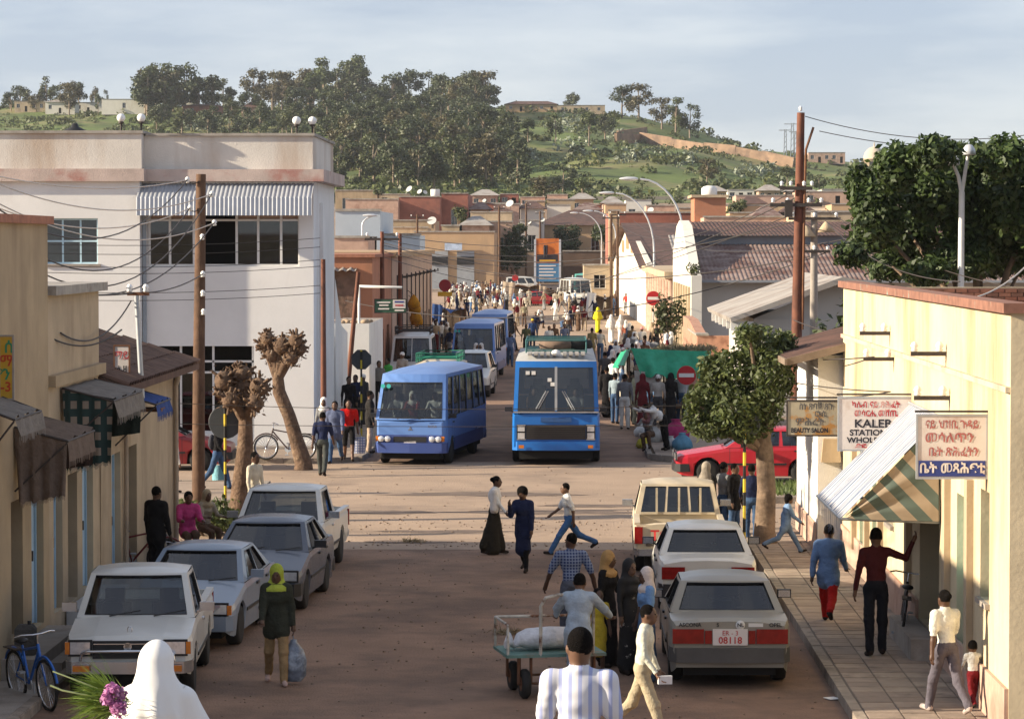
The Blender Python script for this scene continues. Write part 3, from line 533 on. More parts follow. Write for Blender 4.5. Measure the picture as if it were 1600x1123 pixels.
# ---- town buildings, each on the rising ground; (u0,u1,v_top,Y,depth,mat,label,windows)
def town(u0, u1, vt, Y, dep, m_, label, nwin=0, roof=None, name='town_house', hip=0, cat='building'):
    x0, x1 = XY(u0, Y), XY(u1, Y); zb = H((x0+x1)/2, Y)-.3; zt = ZV(vt, Y)
    t = thing(name, label, cat, (0, 0, 0)); w = (x1-x0); ops = []
    hh = zt-zb
    for i in range(nwin):
        c = x0+w*(i+.5)/nwin; ww = min(.6, w/nwin*.3)
        if i % 3 == 1: ops.append((c-ww*.8, c+ww*.8, zb+.35, zb+min(2.5, hh*.75), 'dark'))
        else: ops.append((c-ww, c+ww, zb+hh*.45, zb+hh*.78, 'window', WHITE, (2, 1)))
    block(t, x0, x1, Y, Y+dep, zb, zt, m_, {'S': ops}, roofm=roof, parapet=0 if hip else min(.5, hh*.2))
    if hip:
        m = MB(); o = .6; cx = (x0+x1)/2; k = min(w, dep)*.35
        vs = [(x0-o, Y-o, zt), (x1+o, Y-o, zt), (x1+o, Y+dep+o, zt), (x0-o, Y+dep+o, zt), (x0+k, Y+dep/2, zt+hip), (x1-k, Y+dep/2, zt+hip)]
        m.add(vs, [(0, 1, 5, 4), (1, 2, 5), (2, 3, 4, 5), (3, 0, 4), (3, 2, 1, 0)]); m.build('hip_roof', roof or rusty2, t)
    else:
        m = MB(); m.box(x0-.12, x1+.12, Y-.12, Y+.14, zt+.001, zt+.18); m.build('coping', cap, t)
    return t
tb = town(524, 594, 330, 232, 18, paleblue, 'pale blue two storey house with dark doorway behind old brick row', 3)
town(522, 575, 372, 222, 8, pinkm, 'low pink house in front of the pale blue house', 2)
town(600, 656, 368, 236, 9, paleblue, 'low pale blue wall house beside sandy bank building', 1)
bank = town(648, 772, 363, 378, 22, sandp, 'sandy bank building with two dark doorways and blue sign', 0)
for x0, x1 in ((672, 700), (714, 741)):
    a, c = XY(x0, 377.9), XY(x1, 377.9); m = MB(); m.box(a, c, 377.75, 377.99, .3, 5.1); m.build('door_recess', mat('grey_rolling_shutter', (.32, .34, .36), .6, .15, 1), bank); MB().box(a, c, 377.6, 377.74, 3.4, 4.4).build('fascia', BLACKP, bank)
MB().box(XY(695, 377.7), XY(722, 377.7), 377.3, 377.6, 5.2, 6.1).build('sign_panel', mat('bank_sign', (.45, .55, .7), .6, .3, 1.5), bank)
MB().box(XY(648, 378)-1, XY(772, 378)+1, 374, 377.9, 0, .35).build('step', CONC, bank)
town(604, 680, 345, 420, 14, cream, 'flat cream house with pale parapet behind the bank', 3)
town(612, 668, 356, 400, 10, cream2, 'low cream house left behind the bank', 2)
town(624, 688, 308, 480, 30, terra, 'dark red block with a water drum on its roof', 0)
town(690, 731, 303, 486, 26, terra, 'taller dark red block with white coping', 1)
town(540, 622, 312, 476, 16, pinkm, 'pink brick house with row of dark windows', 5)
town(524, 588, 298, 560, 12, cream, 'cream walled house at the foot of the wood', 2)
town(588, 640, 304, 600, 12, cream2, 'small pale house under eucalyptus trees', 2)
town(731, 790, 318, 520, 14, terra, 'low brown house with rooftop dishes beside the dark red block', 2)
town(735, 800, 332, 450, 14, cream2, 'pale house with white roof slab left of the market trees', 2)
town(760, 800, 347, 400, 8, beige, 'small beige house behind the market pole', 1)
town(812, 850, 345, 440, 10, greyw, 'pale grey house between market trees', 1)
town(838, 985, 352, 450, 30, sandp, 'wide ochre compound with brown hipped roof', 4, rusty2, hip=2.4)
town(906, 990, 338, 520, 20, terra, 'brown house row under the old arcade', 4)
town(880, 962, 393, 436, 12, mat('gate_brown', (.13, .085, .06), .95, .2, .5), 'dark brown arched market gate building', 0)
town(802, 842, 392, 432, 3, stonew, 'rough stone wall house beside the billboard', 0)
town(912, 962, 415, 300, 10, cream2, 'low cream market shop beside the gabled hall', 1)
town(950, 1100, 333, 330, 20, terra, 'long terracotta row house behind warehouse roofs', 0)
town(1100, 1245, 340, 310, 16, pinkm, 'long pink parapet house behind warehouse roofs', 0)
town(952, 968, 330, 322, 6, cream, 'narrow cream stair tower at the terracotta row', 0)
ot = town(1085, 1134, 309, 318, 9, orange, 'orange roof house carrying a white water tank', 1)
MB().box(XY(1080, 318), XY(1138, 318), 317.6, 327.5, ZV(309, 318)+.02, ZV(309, 318)+.3).build('roof_slab', cream2, ot)
tk = thing('water_tank', 'white water tank on the orange roof house', 'tank', (XY(1108, 322), 322, ZV(309, 318)+.3)); MB().lathe([(.8, 0), (.85, .1), (.85, .75), (.6, .95), (.25, 1.05), (.01, 1.06)], n=16).build('body', WHITE, tk)
town(1140, 1215, 322, 420, 14, sandp, 'ochre house low on the hillside right of water tank', 3)
town(1240, 1330, 332, 300, 10, cream2, 'cream parapet house behind the big leafy tree', 0)
town(1150, 1240, 306, 560, 12, pinkm, 'pink walled house at the foot of the hill', 3)
town(1245, 1330, 300, 600, 12, beige, 'beige house at the foot of the hill near tall pole', 2)
rt = random.Random(31); extra = ['cream', 'pink', 'ochre', 'white', 'red brown']; em = [cream, pinkm, sandp, MATS['lime_white_plaster'], terra]; used_l = set(); k = 0
for row, (Yr, vt0, vt1, u0, u1, st) in enumerate(((405, 352, 360, 690, 790, 46), (500, 318, 328, 735, 960, 40), (540, 310, 322, 790, 1000, 44), (590, 300, 312, 700, 930, 42), (380, 330, 338, 1140, 1330, 48), (470, 318, 328, 1010, 1330, 50), (640, 296, 304, 1100, 1340, 46), (345, 348, 356, 985, 1060, 40))):
    u = u0
    while u < u1:
        w = rt.uniform(.6, 1.0)*st; k += 1; c = rt.randrange(5); rf = rt.choice([0, 0, 1.3]); town(u, u+w, rt.uniform(vt0, vt1), Yr+rt.uniform(-14, 14), rt.uniform(8, 14), em[c], '%s house with %s %s' % (extra[c], 'tin roof' if rf else 'flat roof', ['behind the bank building', 'above the market trees', 'below the old arcade', 'at the foot of the grove', 'right of the water tank', 'under the right hillside', 'at the foot of the right hillside', 'behind the gabled hall'][row]), rt.choice([1, 2, 3]), rt.choice([rusty2, greyroof, rusty]) if rf else None, 'town_house', rf)['group'] = 'small town roofs'; u += w+rt.uniform(2, 12)
# the old arcade on the slope above the town
ar = thing('old_arcade', 'grey ruined arcade wall with round arches above the town', 'ruin')
Ya = 640; x0, x1 = XY(920, Ya), XY(1090, Ya); zt = ZV(307, Ya); zb = H((x0+x1)/2, Ya)-1; m = MB(); n = 9; w = (x1-x0)/n
for i in range(n):
    c = x0+w*(i+.5); r = w*.34; za = zt-1.2-r; arch = [(c+r*math.cos(math.pi*k/8), za+r*math.sin(math.pi*k/8)) for k in range(9)]
    m.prism([(c-w/2, zb), (c-r, zb)]+arch[::-1]+[(c+r, zb), (c+w/2, zb), (c+w/2, zt), (c-w/2, zt)][0:0] if False else [(c-w/2, zb), (c-r, zb)]+arch[::-1]+[(c+r, zb), (c+w/2, zb), (c+w/2, zt), (c-w/2, zt)], Ya, Ya+1.2)
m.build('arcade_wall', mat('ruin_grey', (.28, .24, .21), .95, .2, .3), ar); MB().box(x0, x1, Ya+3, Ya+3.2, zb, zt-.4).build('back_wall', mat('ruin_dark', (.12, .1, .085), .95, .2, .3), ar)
def rooftop_dish(u, v, Y, r, label):
    p = P(u, v, Y); d_ = thing('satellite_dish', label, 'dish', p, random.uniform(-.8, .8), 'satellite dishes on the town roofs'); r *= .75
    m = MB(); m.lathe([(.01, .0), (r*.5, .06*r), (r*.85, .2*r), (r, .3*r)], n=14); m.xf(Matrix.Rotation(R(55), 4, 'X')); m.build('bowl', mat('dish_grey', (.5, .5, .48), .6, .1, 3), d_); MB().cyl((0, 0, -r*1.4), (0, 0, 0), .05, n=6).build('mast', IRON, d_)
for u, v, Y, r, l in [(640, 296, 482, .75, 'white satellite dish on dark red block, leftmost of three'), (656, 300, 484, .6, 'tilted dish in the middle of the dark red block roof'), (664, 301, 482, .5, 'small dish beside the water drum on dark red block'), (675, 346, 420, .9, 'big white dish on flat cream house'), (757, 314, 520, .5, 'white dish on low brown house'), (797, 319, 450, .85, 'large grey dish above pale house near market trees'), (848, 344, 440, .5, 'dish on pale grey house between market trees'), (1017, 329, 335, .5, 'white dish on terracotta row house'), (828, 348, 440, .4, 'small dish at edge of pale grey house')]:
    rooftop_dish(u, v, Y, r, l)
dr = thing('water_drum', 'white water drum on dark red block roof', 'tank', P(680, 307, 482)); MB().lathe([(.7, -.1), (.75, 0), (.75, 1.1), (.7, 1.15)], n=12).build('body', WHITE, dr)
# ---- things on the hill
def hillhouse(u0, u1, vt, vb, m_, label, nwin=3, roof=None, hip=0, Y=None):
    p = TP((u0+u1)/2, vb) if Y is None else Vector((XY((u0+u1)/2, Y), Y, 0)); Y = p.y
    return town(u0, u1, vt, Y, 10, m_, label, nwin, roof, 'hill_house', hip)
hw = MATS['lime_white_plaster']
hillhouse(24, 72, 158, 176, cream2, 'long cream house at left end of the hill', 4)
hillhouse(72, 118, 159, 178, hw, 'white walled house on the hill with grey roof', 3, greyroof, 1.2)
hillhouse(118, 160, 160, 178, hw, 'white house with red trimmed wall on the hill', 3)
hillhouse(160, 230, 155, 178, hw, 'large plain white hill house beside tall trees', 1)
hillhouse(286, 345, 165, 184, terra, 'low red walled hill house with pale end wall', 2, rusty2, .8)
hillhouse(378, 412, 168, 190, pinkm, 'small gabled pink hill house among trees', 2, rusty2, 2)
hillhouse(292, 308, 150, 168, hw, 'little white block between eucalyptus trunks', 1)
hillhouse(480, 489, 122, 0, pinkm, 'narrow pink tower standing among ridge trees', 1, Y=1255)
hillhouse(725, 748, 163, 178, hw, 'small pale house at end of ridge wood', 1)
hillhouse(790, 870, 163, 176, sandp, 'long ochre house on bare hilltop', 5, rusty2, 1.4)
hillhouse(870, 945, 165, 178, cream2, 'pale flat house with wall on bare hilltop', 4)
hillhouse(1263, 1320, 239, 257, pinkm, 'pink white building on the ridge near the dome', 5)
p = TP(1366, 258); dm = thing('domed_chapel', 'pale domed chapel on the ridge with cross', 'chapel', (p.x, p.y, p.z-1)); k = p.y/FPX
m = MB(); m.lathe([(20*k, -1), (20*k, 18*k), (21*k, 18.5*k), (21*k, 19.5*k), (18*k, 20*k)], n=12); m.build('drum', cream2, dm); m = MB(); m.lathe([(17.5*k, 19.5*k)]+[(17*k*math.cos(a), 19.5*k+19*k*math.sin(a)) for a in np.linspace(0, 1.5, 8)]+[(1.2*k, 41*k), (.3*k, 46*k)], n=18); m.build('dome', mat('dome_stone', (.55, .46, .35), .9, .08, .3), dm)
for j in range(6):
    a = j*math.pi/3+.2; MB().cbox((20*k*math.cos(a), 20*k*math.sin(a), 9*k), (.5, 6*k, 12*k), 0, None, a).build('window', DARK, dm)
# retaining stone wall that steps down the right of the hill
rw = thing('retaining_wall', 'long reddish stone retaining wall stepping down the hillside', 'wall')
pts = [(962, 222), (1000, 224), (1050, 230), (1100, 238), (1150, 243), (1190, 252), (1240, 262)]
for i in range(len(pts)-1):
    a, c = TP(*pts[i]), TP(*pts[i+1]); h0 = 13*a.y/FPX+.4*(i % 2); m = MB(); m.beam((a.x, a.y, a.z+h0/2-.8), (c.x, c.y, c.z+h0/2-.8), 1.0, h0+1.6); m.build('wall_section', mat('red_stone', (.27, .18, .12), .95, .3, .25, (.16, .11, .08), .5, .62), rw)
rw2 = thing('terrace_wall', 'short pale stone terrace wall below the hilltop trees', 'wall'); a, c = TP(1010, 208), TP(965, 214)
m = MB(); m.beam((a.x, a.y, a.z+.5), (c.x, c.y, c.z+.5), .8, 3); m.build('masonry', MATS['red_stone'], rw2)
# lattice power masts on the ridge
def mast(u, vt, vb, label):
    p = TP(u, vb, 900); h = (vb-vt)*p.y/FPX; t = thing('power_mast', label, 'mast', p, 0, 'power masts on the ridge'); m = MB(); w = h*.05
    for sx in (-1, 1): m.beam((sx*w, 0, -1), (sx*w*.5, 0, h), .28, .28)
    for i in range(6): m.beam((-w, 0, h*i/6), (w, 0, h*(i+1)/6), .15, .15)
    m.build('lattice', STEEL, t); MB().beam((-h*.22, 0, h*.97), (h*.22, 0, h*.97), .3, .3).build('crossarm', STEEL, t)
mast(1227, 203, 250, 'lattice power mast on ridge, left of pair'); mast(1238, 194, 252, 'taller lattice power mast on ridge'); mast(1243, 206, 252, 'lattice power mast on ridge, right of pair')
# ================================================================== VEHICLES (front looks to -Y before turning)
def carpaint(name, col, rough=.28, dirt=.25):
    dust = tuple(c*(1-dirt)+d*dirt for c, d in zip(col, (.30, .24, .18)))
    return mat(name, col, rough, .05, 2.5, dust, .42, .72, 0, 0, metal=0, spec=.55)
LAMP = mat('headlamp_glass', (.74, .76, .78), .08, .2, 14, metal=.5); RED = mat('red_lens', (.24, .012, .01), .15, .25, 12); AMBER = mat('amber_lens', (.65, .2, .03), .2, .15, 8); SEAT = mat('car_seat', (.035, .033, .035), .9, .2, 5); PLATE = mat('licence_plate', (.72, .66, .62), .5, .05, 6); PRED = mat('plate_red', (.5, .05, .04), .6, 0)
def panel(mb, c, wins, bulge=(0, 0, 0), ns=8, nt=3, th=.025, gname='window', gm=None, parent=None, names=None, slats=None):
    """a curved panel c00,c10,c11,c01 with window openings (s0,s1,t0,t1); panes are set back inside it"""
    a, b, cc, d = map(Vector, c); bu = Vector(bulge); n = (b-a).cross(d-a).normalized()
    def f(s, t, o=0): return a*(1-s)*(1-t)+b*s*(1-t)+cc*s*t+d*(1-s)*t+bu*4*s*(1-s)*(.6+.4*t)-n*o
    S = sorted({0., 1., *[i/ns for i in range(ns+1)], *[w[0] for w in wins], *[w[1] for w in wins]}); T = sorted({0., 1., *[w[2] for w in wins], *[w[3] for w in wins]})
    for i in range(len(S)-1):
        for j in range(len(T)-1):
            cs, ct = (S[i]+S[i+1])/2, (T[j]+T[j+1])/2
            if any(w[0] < cs < w[1] and w[2] < ct < w[3] for w in wins): continue
            mb.add([f(S[i], T[j]), f(S[i+1], T[j]), f(S[i+1], T[j+1]), f(S[i], T[j+1])], [(0, 1, 2, 3)], 0, True)
    for k, w in enumerate(wins):
        s0, s1, t0, t1 = w[:4]; g = MB(); ss = [s for s in S if s0-1e-6 <= s <= s1+1e-6]
        for i in range(len(ss)-1): g.add([f(ss[i], t0, th), f(ss[i+1], t0, th), f(ss[i+1], t1, th), f(ss[i], t1, th)], [(0, 1, 2, 3)], 0, True)
        g.build((names[k] if names else gname), gm or CARGLASS, parent)
        seal = MB()
        for i in range(len(ss)-1):
            for t in (t0, t1): seal.quad(f(ss[i], t, -.004), f(ss[i+1], t, -.004), f(ss[i+1], t, th), f(ss[i], t, th)); e = .02*(1 if t == t1 else -1); seal.quad(f(ss[i], t, -.004), f(ss[i+1], t, -.004), f(ss[i+1], t+e, -.003), f(ss[i], t+e, -.003))
        for s in (s0, s1): seal.quad(f(s, t0, -.004), f(s, t1, -.004), f(s, t1, th), f(s, t0, th))
        seal.build('window_seal', BLACKP, parent)
    return f
def wheel(parent, x, y, r, w, rimm=None, side=1):
    t = MB(); t.lathe([(r*.62, -w/2), (r*.92, -w/2), (r, -w*.32), (r, w*.32), (r*.92, w/2), (r*.62, w/2)], (0, 0, 0), 20, 0, 'x'); o = t.build('wheel', RUBBER, parent, (x, y, r))
    q = MB(); q.lathe([(r*.63, -w*.4), (r*.63, w*.3), (r*.54, w*.36), (r*.5, w*.2), (r*.2, w*.24), (r*.16, w*.34), (.005, w*.35)], (0, 0, 0), 16, 0, 'x', False)
    if side < 0: q.xf(Matrix.Rotation(math.pi, 4, 'Z'))
    q.build('rim', rimm or STEEL, o)
def vehicle(name, label, cat, loc, rz, S, paint, group=None):
    t = thing(name, label, cat, loc, rz, group); L_, W = S['L'], S['W']; y0 = -L_/2; hw = W/2; r = S.get('r', .3); ra = r+.065; axles = S['axles']; zs = S.get('sill', .19)
    top = S['top']; ty = [y0+p[0] for p in top]; tz = [p[1] for p in top]
    cab = (y0+S['glass'][0], y0+S['glass'][3]); bed = S.get('bed'); bedy = (y0+bed[0], y0+bed[1]) if bed else None
    doors = [(y0+a, y0+b) for a, b in S.get('doors', [])]
    st = {y0, y0+.05, y0+.14, y0+.3, L_/2-.3, L_/2-.14, L_/2-.05, L_/2, *[y for y in ty], cab[0], cab[1]}
    for a in axles:
        for k in range(9): st.add(y0+a+ra*math.cos(math.pi*k/8))
    for a, b in doors: st |= {a, a+.014, b-.014, b}
    if bed: st |= {bedy[0], bedy[1]}
    st |= {y0+L_*k/14 for k in range(15)}; st = sorted(y for y in st if y0-1e-6 <= y <= L_/2+1e-6); st = [y for i, y in enumerate(st) if i == 0 or y-st[i-1] > 1e-4]
    tf, tr = S.get('taper', (.10, .08)); crown = S.get('crown', .035)
    def sec(y):
        z = float(np.interp(y, ty, tz)); e0 = max(0, 1-(y-y0)/.3); e1 = max(0, 1-(L_/2-y)/.3); w = hw*(1-tf*e0*e0-tr*e1*e1); zl = zs+.1*(e0*e0+e1*e1)
        for a in axles:
            dy = y-(y0+a)
            if abs(dy) < ra-1e-6: zl = max(zl, r+math.sqrt(ra*ra-dy*dy))
        sh = .02+.05*(e0*e0+e1*e1); zm = max(zl+.01, min(.52, z-.12)); k = S.get('belt_in', .965)
        h = [(w*.955, zl), (w, zm), (w*.992, max(zm+.01, z-.09)), (w*k, z-sh*.4), (w*.55, z+crown*.7), (0, z+crown)]
        if zl > z-.1: h[1] = (w, zl+.005); h[2] = (w*.99, max(zl+.01, z-.05))
        return [(-x, y, zz) for x, zz in h]+[(x, y, zz) for x, zz in h[-2::-1]]
    rings = [sec(y) for y in st]; n = 11; body = MB(); dm = {}; hood = MB(); lid = MB()
    for i in range(len(st)-1):
        yc = (st[i]+st[i+1])/2; thin = st[i+1]-st[i] < .02
        for j in range(n-1):
            q = [rings[i][j], rings[i][j+1], rings[i+1][j+1], rings[i+1][j]]; side = j in (0, 1, 2) or j in (7, 8, 9)
            if j in (3, 4, 5, 6) and (cab[0] < yc < cab[1] or (bed and bedy[0] < yc < bedy[1])): continue
            tgt, mi = body, 0
            if side:
                for k, (a, b) in enumerate(doors):
                    if a < yc < b:
                        if thin: mi = 1
                        else: tgt = dm.setdefault((k, j < 5), MB())
            elif yc < cab[0] and S.get('hood', 1): tgt = hood
            elif yc > cab[1] and not bed: tgt = lid
            tgt.add(q, [(0, 1, 2, 3)], mi, True)
    body.add(rings[0], [tuple(range(n))], 0); body.add(rings[-1], [tuple(range(n-1, -1, -1))], 0)
    # cabin: roof, pillars and panes
    gA, gC, gD, gB = [y0+v for v in S['glass']]; zr = S['roof']; wb = hw*S.get('belt_in', .965)*.985; wt = hw*S.get('roof_in', .74); zA = float(np.interp(gA, ty, tz)); zB = float(np.interp(gB, ty, tz))
    zA += .0; k = S.get('roof_drop', .03)
    fb = S.get('fbulge', .08)
    panel(body, [(-wb, gA, zA), (wb, gA, zA), (wt, gC, zr-k), (-wt, gC, zr-k)], S.get('fwin', [(.06, .94, .08, .93)]), (0, -fb, .0), 8, gname='windshield', parent=t)
    panel(body, [(wb, gB, zB), (-wb, gB, zB), (-wt, gD, zr-k), (wt, gD, zr-k)], S.get('rwin', [(.07, .93, .12, .92)]), (0, S.get('rbulge', .06), 0), 8, gname='rear_window', parent=t)
    sw = S['side']
    panel(body, [(-wb, gB, zB), (-wb, gA, zA), (-wt, gC, zr-k), (-wt, gD, zr-k)], [(1-b, 1-a, .06, .9) for a, b in sw], (-.02, 0, 0), 4, gname='side_window', parent=t)
    panel(body, [(wb, gA, zA), (wb, gB, zB), (wt, gD, zr-k), (wt, gC, zr-k)], [(a, b, .06, .9) for a, b in sw], (.02, 0, 0), 4, gname='side_window', parent=t)
    roof = MB(); ny, nx = 8, 8; vs = []; rb = S.get('roofbow', .035)
    for i in range(ny+1):
        for j in range(nx+1):
            sx = j/nx*2-1; sy = i/ny; y = gC+(gD-gC)*(sy if i in (0, ny) else .03+.94*sy)-fb*(1-sx*sx)*(1-sy)+S.get('rbulge', .06)*(1-sx*sx)*sy
            vs.append((wt*sx, y, zr-k+(k+rb)*(1-abs(sx)**S.get('rexp', 3.2))*min(1, .62+2.2*min(sy, 1-sy)) if 0 < i < ny else zr-k))
    roof.add(vs, [(i*(nx+1)+j, i*(nx+1)+j+1, (i+1)*(nx+1)+j+1, (i+1)*(nx+1)+j) for i in range(ny) for j in range(nx)], 0, True)
    roof.build('roof', S.get('roofm', paint), t); body.build('body', [paint, BLACKP], t)
    for (kk, lf), mb in dm.items():
        d_ = mb.build('door', paint, t); a, b = doors[kk]; sx = -1 if lf else 1; zz = float(np.interp(b, ty, tz))-.14; MB().box(min(sx*hw*.985, sx*(hw+.025)), max(sx*hw*.985, sx*(hw+.025)), b-.26, b-.1, zz, zz+.035).build('handle', S.get('handle', BLACKP), d_)
    if hood.f: hood.build('hood', paint, t)
    if lid.f: lid.build('boot_lid', paint, t)
    MB().box(-hw+.2, hw-.2, y0+.15, L_/2-.12, .17, .5).build('underbody', DARK, t)
    if bed:
        zf = .55; m = MB(); bw = hw*.88; zb = float(np.interp((bedy[0]+bedy[1])/2, ty, tz))
        m.box(-bw, bw, bedy[0], bedy[1], zf-.03, zf); m.box(-bw-.05, -bw, bedy[0], bedy[1], zf, zb-.01); m.box(bw, bw+.05, bedy[0], bedy[1], zf, zb-.01); m.box(-bw, bw, bedy[0]-.02, bedy[0]+.02, zf, zb+.02); m.build('bed', S.get('bedm', paint), t)
        g = MB(); g.box(-hw*.93, hw*.93, bedy[1], bedy[1]+.06, zf-.05, zb-.005); g.box(-hw*.8, hw*.8, bedy[1]+.06, bedy[1]+.072, zf+.02, zb-.08); g.build('tailgate', paint, t)
        for sx in (-1, 1):
            m = MB(); x0_, x1_ = sorted((sx*(hw*.86), sx*(hw*.985))); m.box(x0_, x1_, bedy[0]+.01, bedy[1]+.05, zb-.02, zb+.03); m.build('bed_rail', paint, t)
    # seats, dash, steering wheel
    zc = S.get('seatz', zA-.02)
    for yy in S.get('seats', [y0+S['glass'][0]+.95]):
        for x in ((-hw*.45, hw*.45) if S.get('two', 1) else (-hw*.6, -hw*.12, hw*.5)):
            m = MB(); m.cbox((x, yy, zc-.2), (.46, .16, .62)); m.cbox((x, yy-.24, zc-.42), (.46, .5, .16)); m.cbox((x, yy+.04, zc+.2), (.27, .1, .2)); m.build('seat', SEAT, t)
    MB().box(-hw*.85, hw*.85, gA+.16, gA+.5, zc-.3, zA-.01).build('dashboard', SEAT, t)
    m = MB(); m.tube([(-hw*.45+.18*math.cos(a), gA+.62+.06*math.sin(a), zA+.02+.17*math.sin(a)) for a in np.linspace(0, 2*math.pi, 13)], .015, 5); m.build('steering_wheel', BLACKP, t)
    for a in axles:
        for sx in (-1, 1): wheel(t, sx*(hw-.12), y0+a, r, S.get('tw', .2), S.get('rim'), sx)
    # bumpers
    for fr, key in ((1, 'fbump'), (0, 'rbump')):
        bp = S.get(key)
        if not bp: continue
        z0, z1, bm = bp; yy = y0 if fr else L_/2; s = -1 if fr else 1; pts = [(-hw*1.0, yy-s*.32), (-hw*.99, yy-s*.1), (-hw*.88, yy+s*.04), (0, yy+s*.09), (hw*.88, yy+s*.04), (hw*.99, yy-s*.1), (hw*1.0, yy-s*.32)]
        rg = [[(x, y, z0), (x, y, z1), (x*.93, y-s*.1, z1), (x*.93, y-s*.1, z0)] for x, y in pts]; MB().loft(rg, 0, False).build('bumper', bm, t)
    def bx(nm, x0_, x1_, yy, z0, z1, m_, par=None, th=.03): return MB().box(x0_, x1_, min(yy, yy+th), max(yy, yy+th), z0, z1).build(nm, m_, par or t)
    for (nm, x0_, x1_, z0, z1, m_) in S.get('front', []):
        if x0_ is None: continue
        bx(nm, x0_, x1_, y0-.035+S.get('fy', 0), z0, z1, m_, th=.06)
        if nm == 'headlight' and S.get('surround', 1):
            for sx in (-1, 1): bx('headlight_surround', min(sx*x0_, sx*x1_)-.03, max(sx*x0_, sx*x1_)+.03, y0-.02+S.get('fy', 0), z0-.03, z1+.03, BLACKP, th=.03)
        if nm in ('headlight', 'taillight', 'indicator'): bx(nm, -x1_, -x0_, y0-.035+S.get('fy', 0), z0, z1, m_, th=.06)
    for (nm, x0_, x1_, z0, z1, m_) in S.get('rear', []):
        bx(nm, x0_, x1_, L_/2-.03+S.get('ry', 0), z0, z1, m_, th=.06)
        if nm in ('taillight', 'indicator'): bx(nm, -x1_, -x0_, L_/2-.03+S.get('ry', 0), z0, z1, m_, th=.06)
    for sx in (-1, 1):
        m = MB(); x = sx*(hw+.1); m.cbox((x, gA+.42, zA+.1), (.2, .08, .12)); m.beam((sx*wb, gA+.4, zA+.03), (x, gA+.42, zA+.07), .03, .03); o = m.build('mirror', S.get('mirror', BLACKP), t); MB().cbox((x, gA+.463, zA+.1), (.17, .005, .1)).build('mirror_glass', CHROME, o)
    if S.get('wipers', 1):
        for x in (-.35, .25):
            sl = Vector((0, gC-gA, zr-k-zA)).normalized(); p = Vector((x, gA-fb*.95, zA+.03)); MB().beam(p, p+Vector((.42, 0, 0))+sl*.1+Vector((0, -.03, 0)), .02, .015).build('wiper', BLACKP, t)
    if S.get('hood', 1) and len(axles) == 2:
        for sx in (-1, 1): MB().box(min(sx*(hw-.02), sx*(hw+.012)), max(sx*(hw-.02), sx*(hw+.012)), y0+axles[0]+ra+.04, y0+axles[1]-ra-.04, .47, .52).build('side_moulding', BLACKP, t)
    return t
def sedan(L_=4.2, W=1.66, roof=1.38, belt=.90, hood=.70, cowl=1.18, boot=.93, bl=3.55, rf=1.85, rr=3.0, axles=(.82, 3.3), four=True, **k):
    S = dict(L=L_, W=W, roof=roof, axles=axles, top=[(0, hood-.04), (.12, hood), (cowl, belt), (bl, boot), (L_-.1, boot-.02), (L_, boot-.06)], glass=(cowl, rf, rr, bl), side=[(.13, .5), (.54, .86)] if four else [(.13, .6), (.64, .88)],
             doors=[(cowl+.1, cowl+1.15), (cowl+1.18, cowl+2.0)] if four else [(cowl+.1, cowl+1.35)], fbump=(.3, .5, BLACKP), rbump=(.3, .52, BLACKP), seats=[cowl-L_/2+1.0, cowl-L_/2+1.85])
    S.update(k); return S
Yw = lambda v, z=0: G(878, v, z).y
# --- Opel-like beige saloon seen from behind, nearest on the right
silver = carpaint('beige_silver_paint', (.27, .255, .215), .3, .25); whitec = carpaint('white_car_paint', (.66, .66, .62), .25, .15); bluesil = carpaint('blue_silver_paint', (.24, .30, .38), .22, .1); greyblue = carpaint('grey_blue_paint', (.075, .095, .135), .25, .12); redc = carpaint('red_car_paint', (.50, .015, .03), .25, .08); dred = carpaint('dark_red_paint', (.22, .015, .02), .3, .1); dirtyw = carpaint('dirty_white_paint', (.55, .47, .34), .5, .35)
Yo = Yw(1072)
A1 = vehicle('parked_car', 'beige silver saloon car parked at kerb, seen from behind with red plate', 'car', (2.31, Yo+2.0, 0), math.pi, sedan(4.3, 1.67, 1.37, .90, .70, 1.2, .95, 3.5, 1.9, 3.0, (.85, 3.42), rbump=(.36, .56, mat('grey_bumper', (.09, .085, .08), .6, .15, 4)),
    rear=[('taillight', .36, .79, .62, .82, RED), ('rear_panel', -.345, -.25, .62, .80, RED), ('rear_panel', .25, .345, .62, .80, RED), ('licence_plate', -.24, .24, .60, .82, PLATE)], rwin=[(.07, .93, .1, .93)], mirror=BLACKP), silver)
def on_rear(t, S_L, txt, x, z, sz, m_, bold=0, y=.036): return lettering(txt, sz, m_, t, Matrix.Translation((x, S_L/2+y, z)) @ Matrix.Rotation(math.pi, 4, 'Z') @ Matrix.Rotation(math.pi/2, 4, 'X'), bold=bold)
on_rear(A1, 4.3, 'ER - 3', 0, .765, .09, PRED); on_rear(A1, 4.3, '08118', 0, .665, .13, PRED, .002)
on_rear(A1, 4.3, 'ASCONA', .55, .875, .075, BLACKP, .002, .012); on_rear(A1, 4.3, 'S', .17, .875, .07, BLACKP, .002, .012); on_rear(A1, 4.3, 'OPEL', -.62, .875, .075, BLACKP, .002, .012); on_rear(A1, 4.3, 'NL', -.14, .875, .07, BLACKP, .002, .014)
MB().lathe([(.065, 0), (.065, .006), (.001, .007)], (0, 0, 0), 16, 0, 'y').build('round_sticker', WHITE, A1, (-.14, 2.153, .875)); MB().box(-.45, -.25, 2.13, 2.158, .85, .9).build('sticker', WHITE, A1)
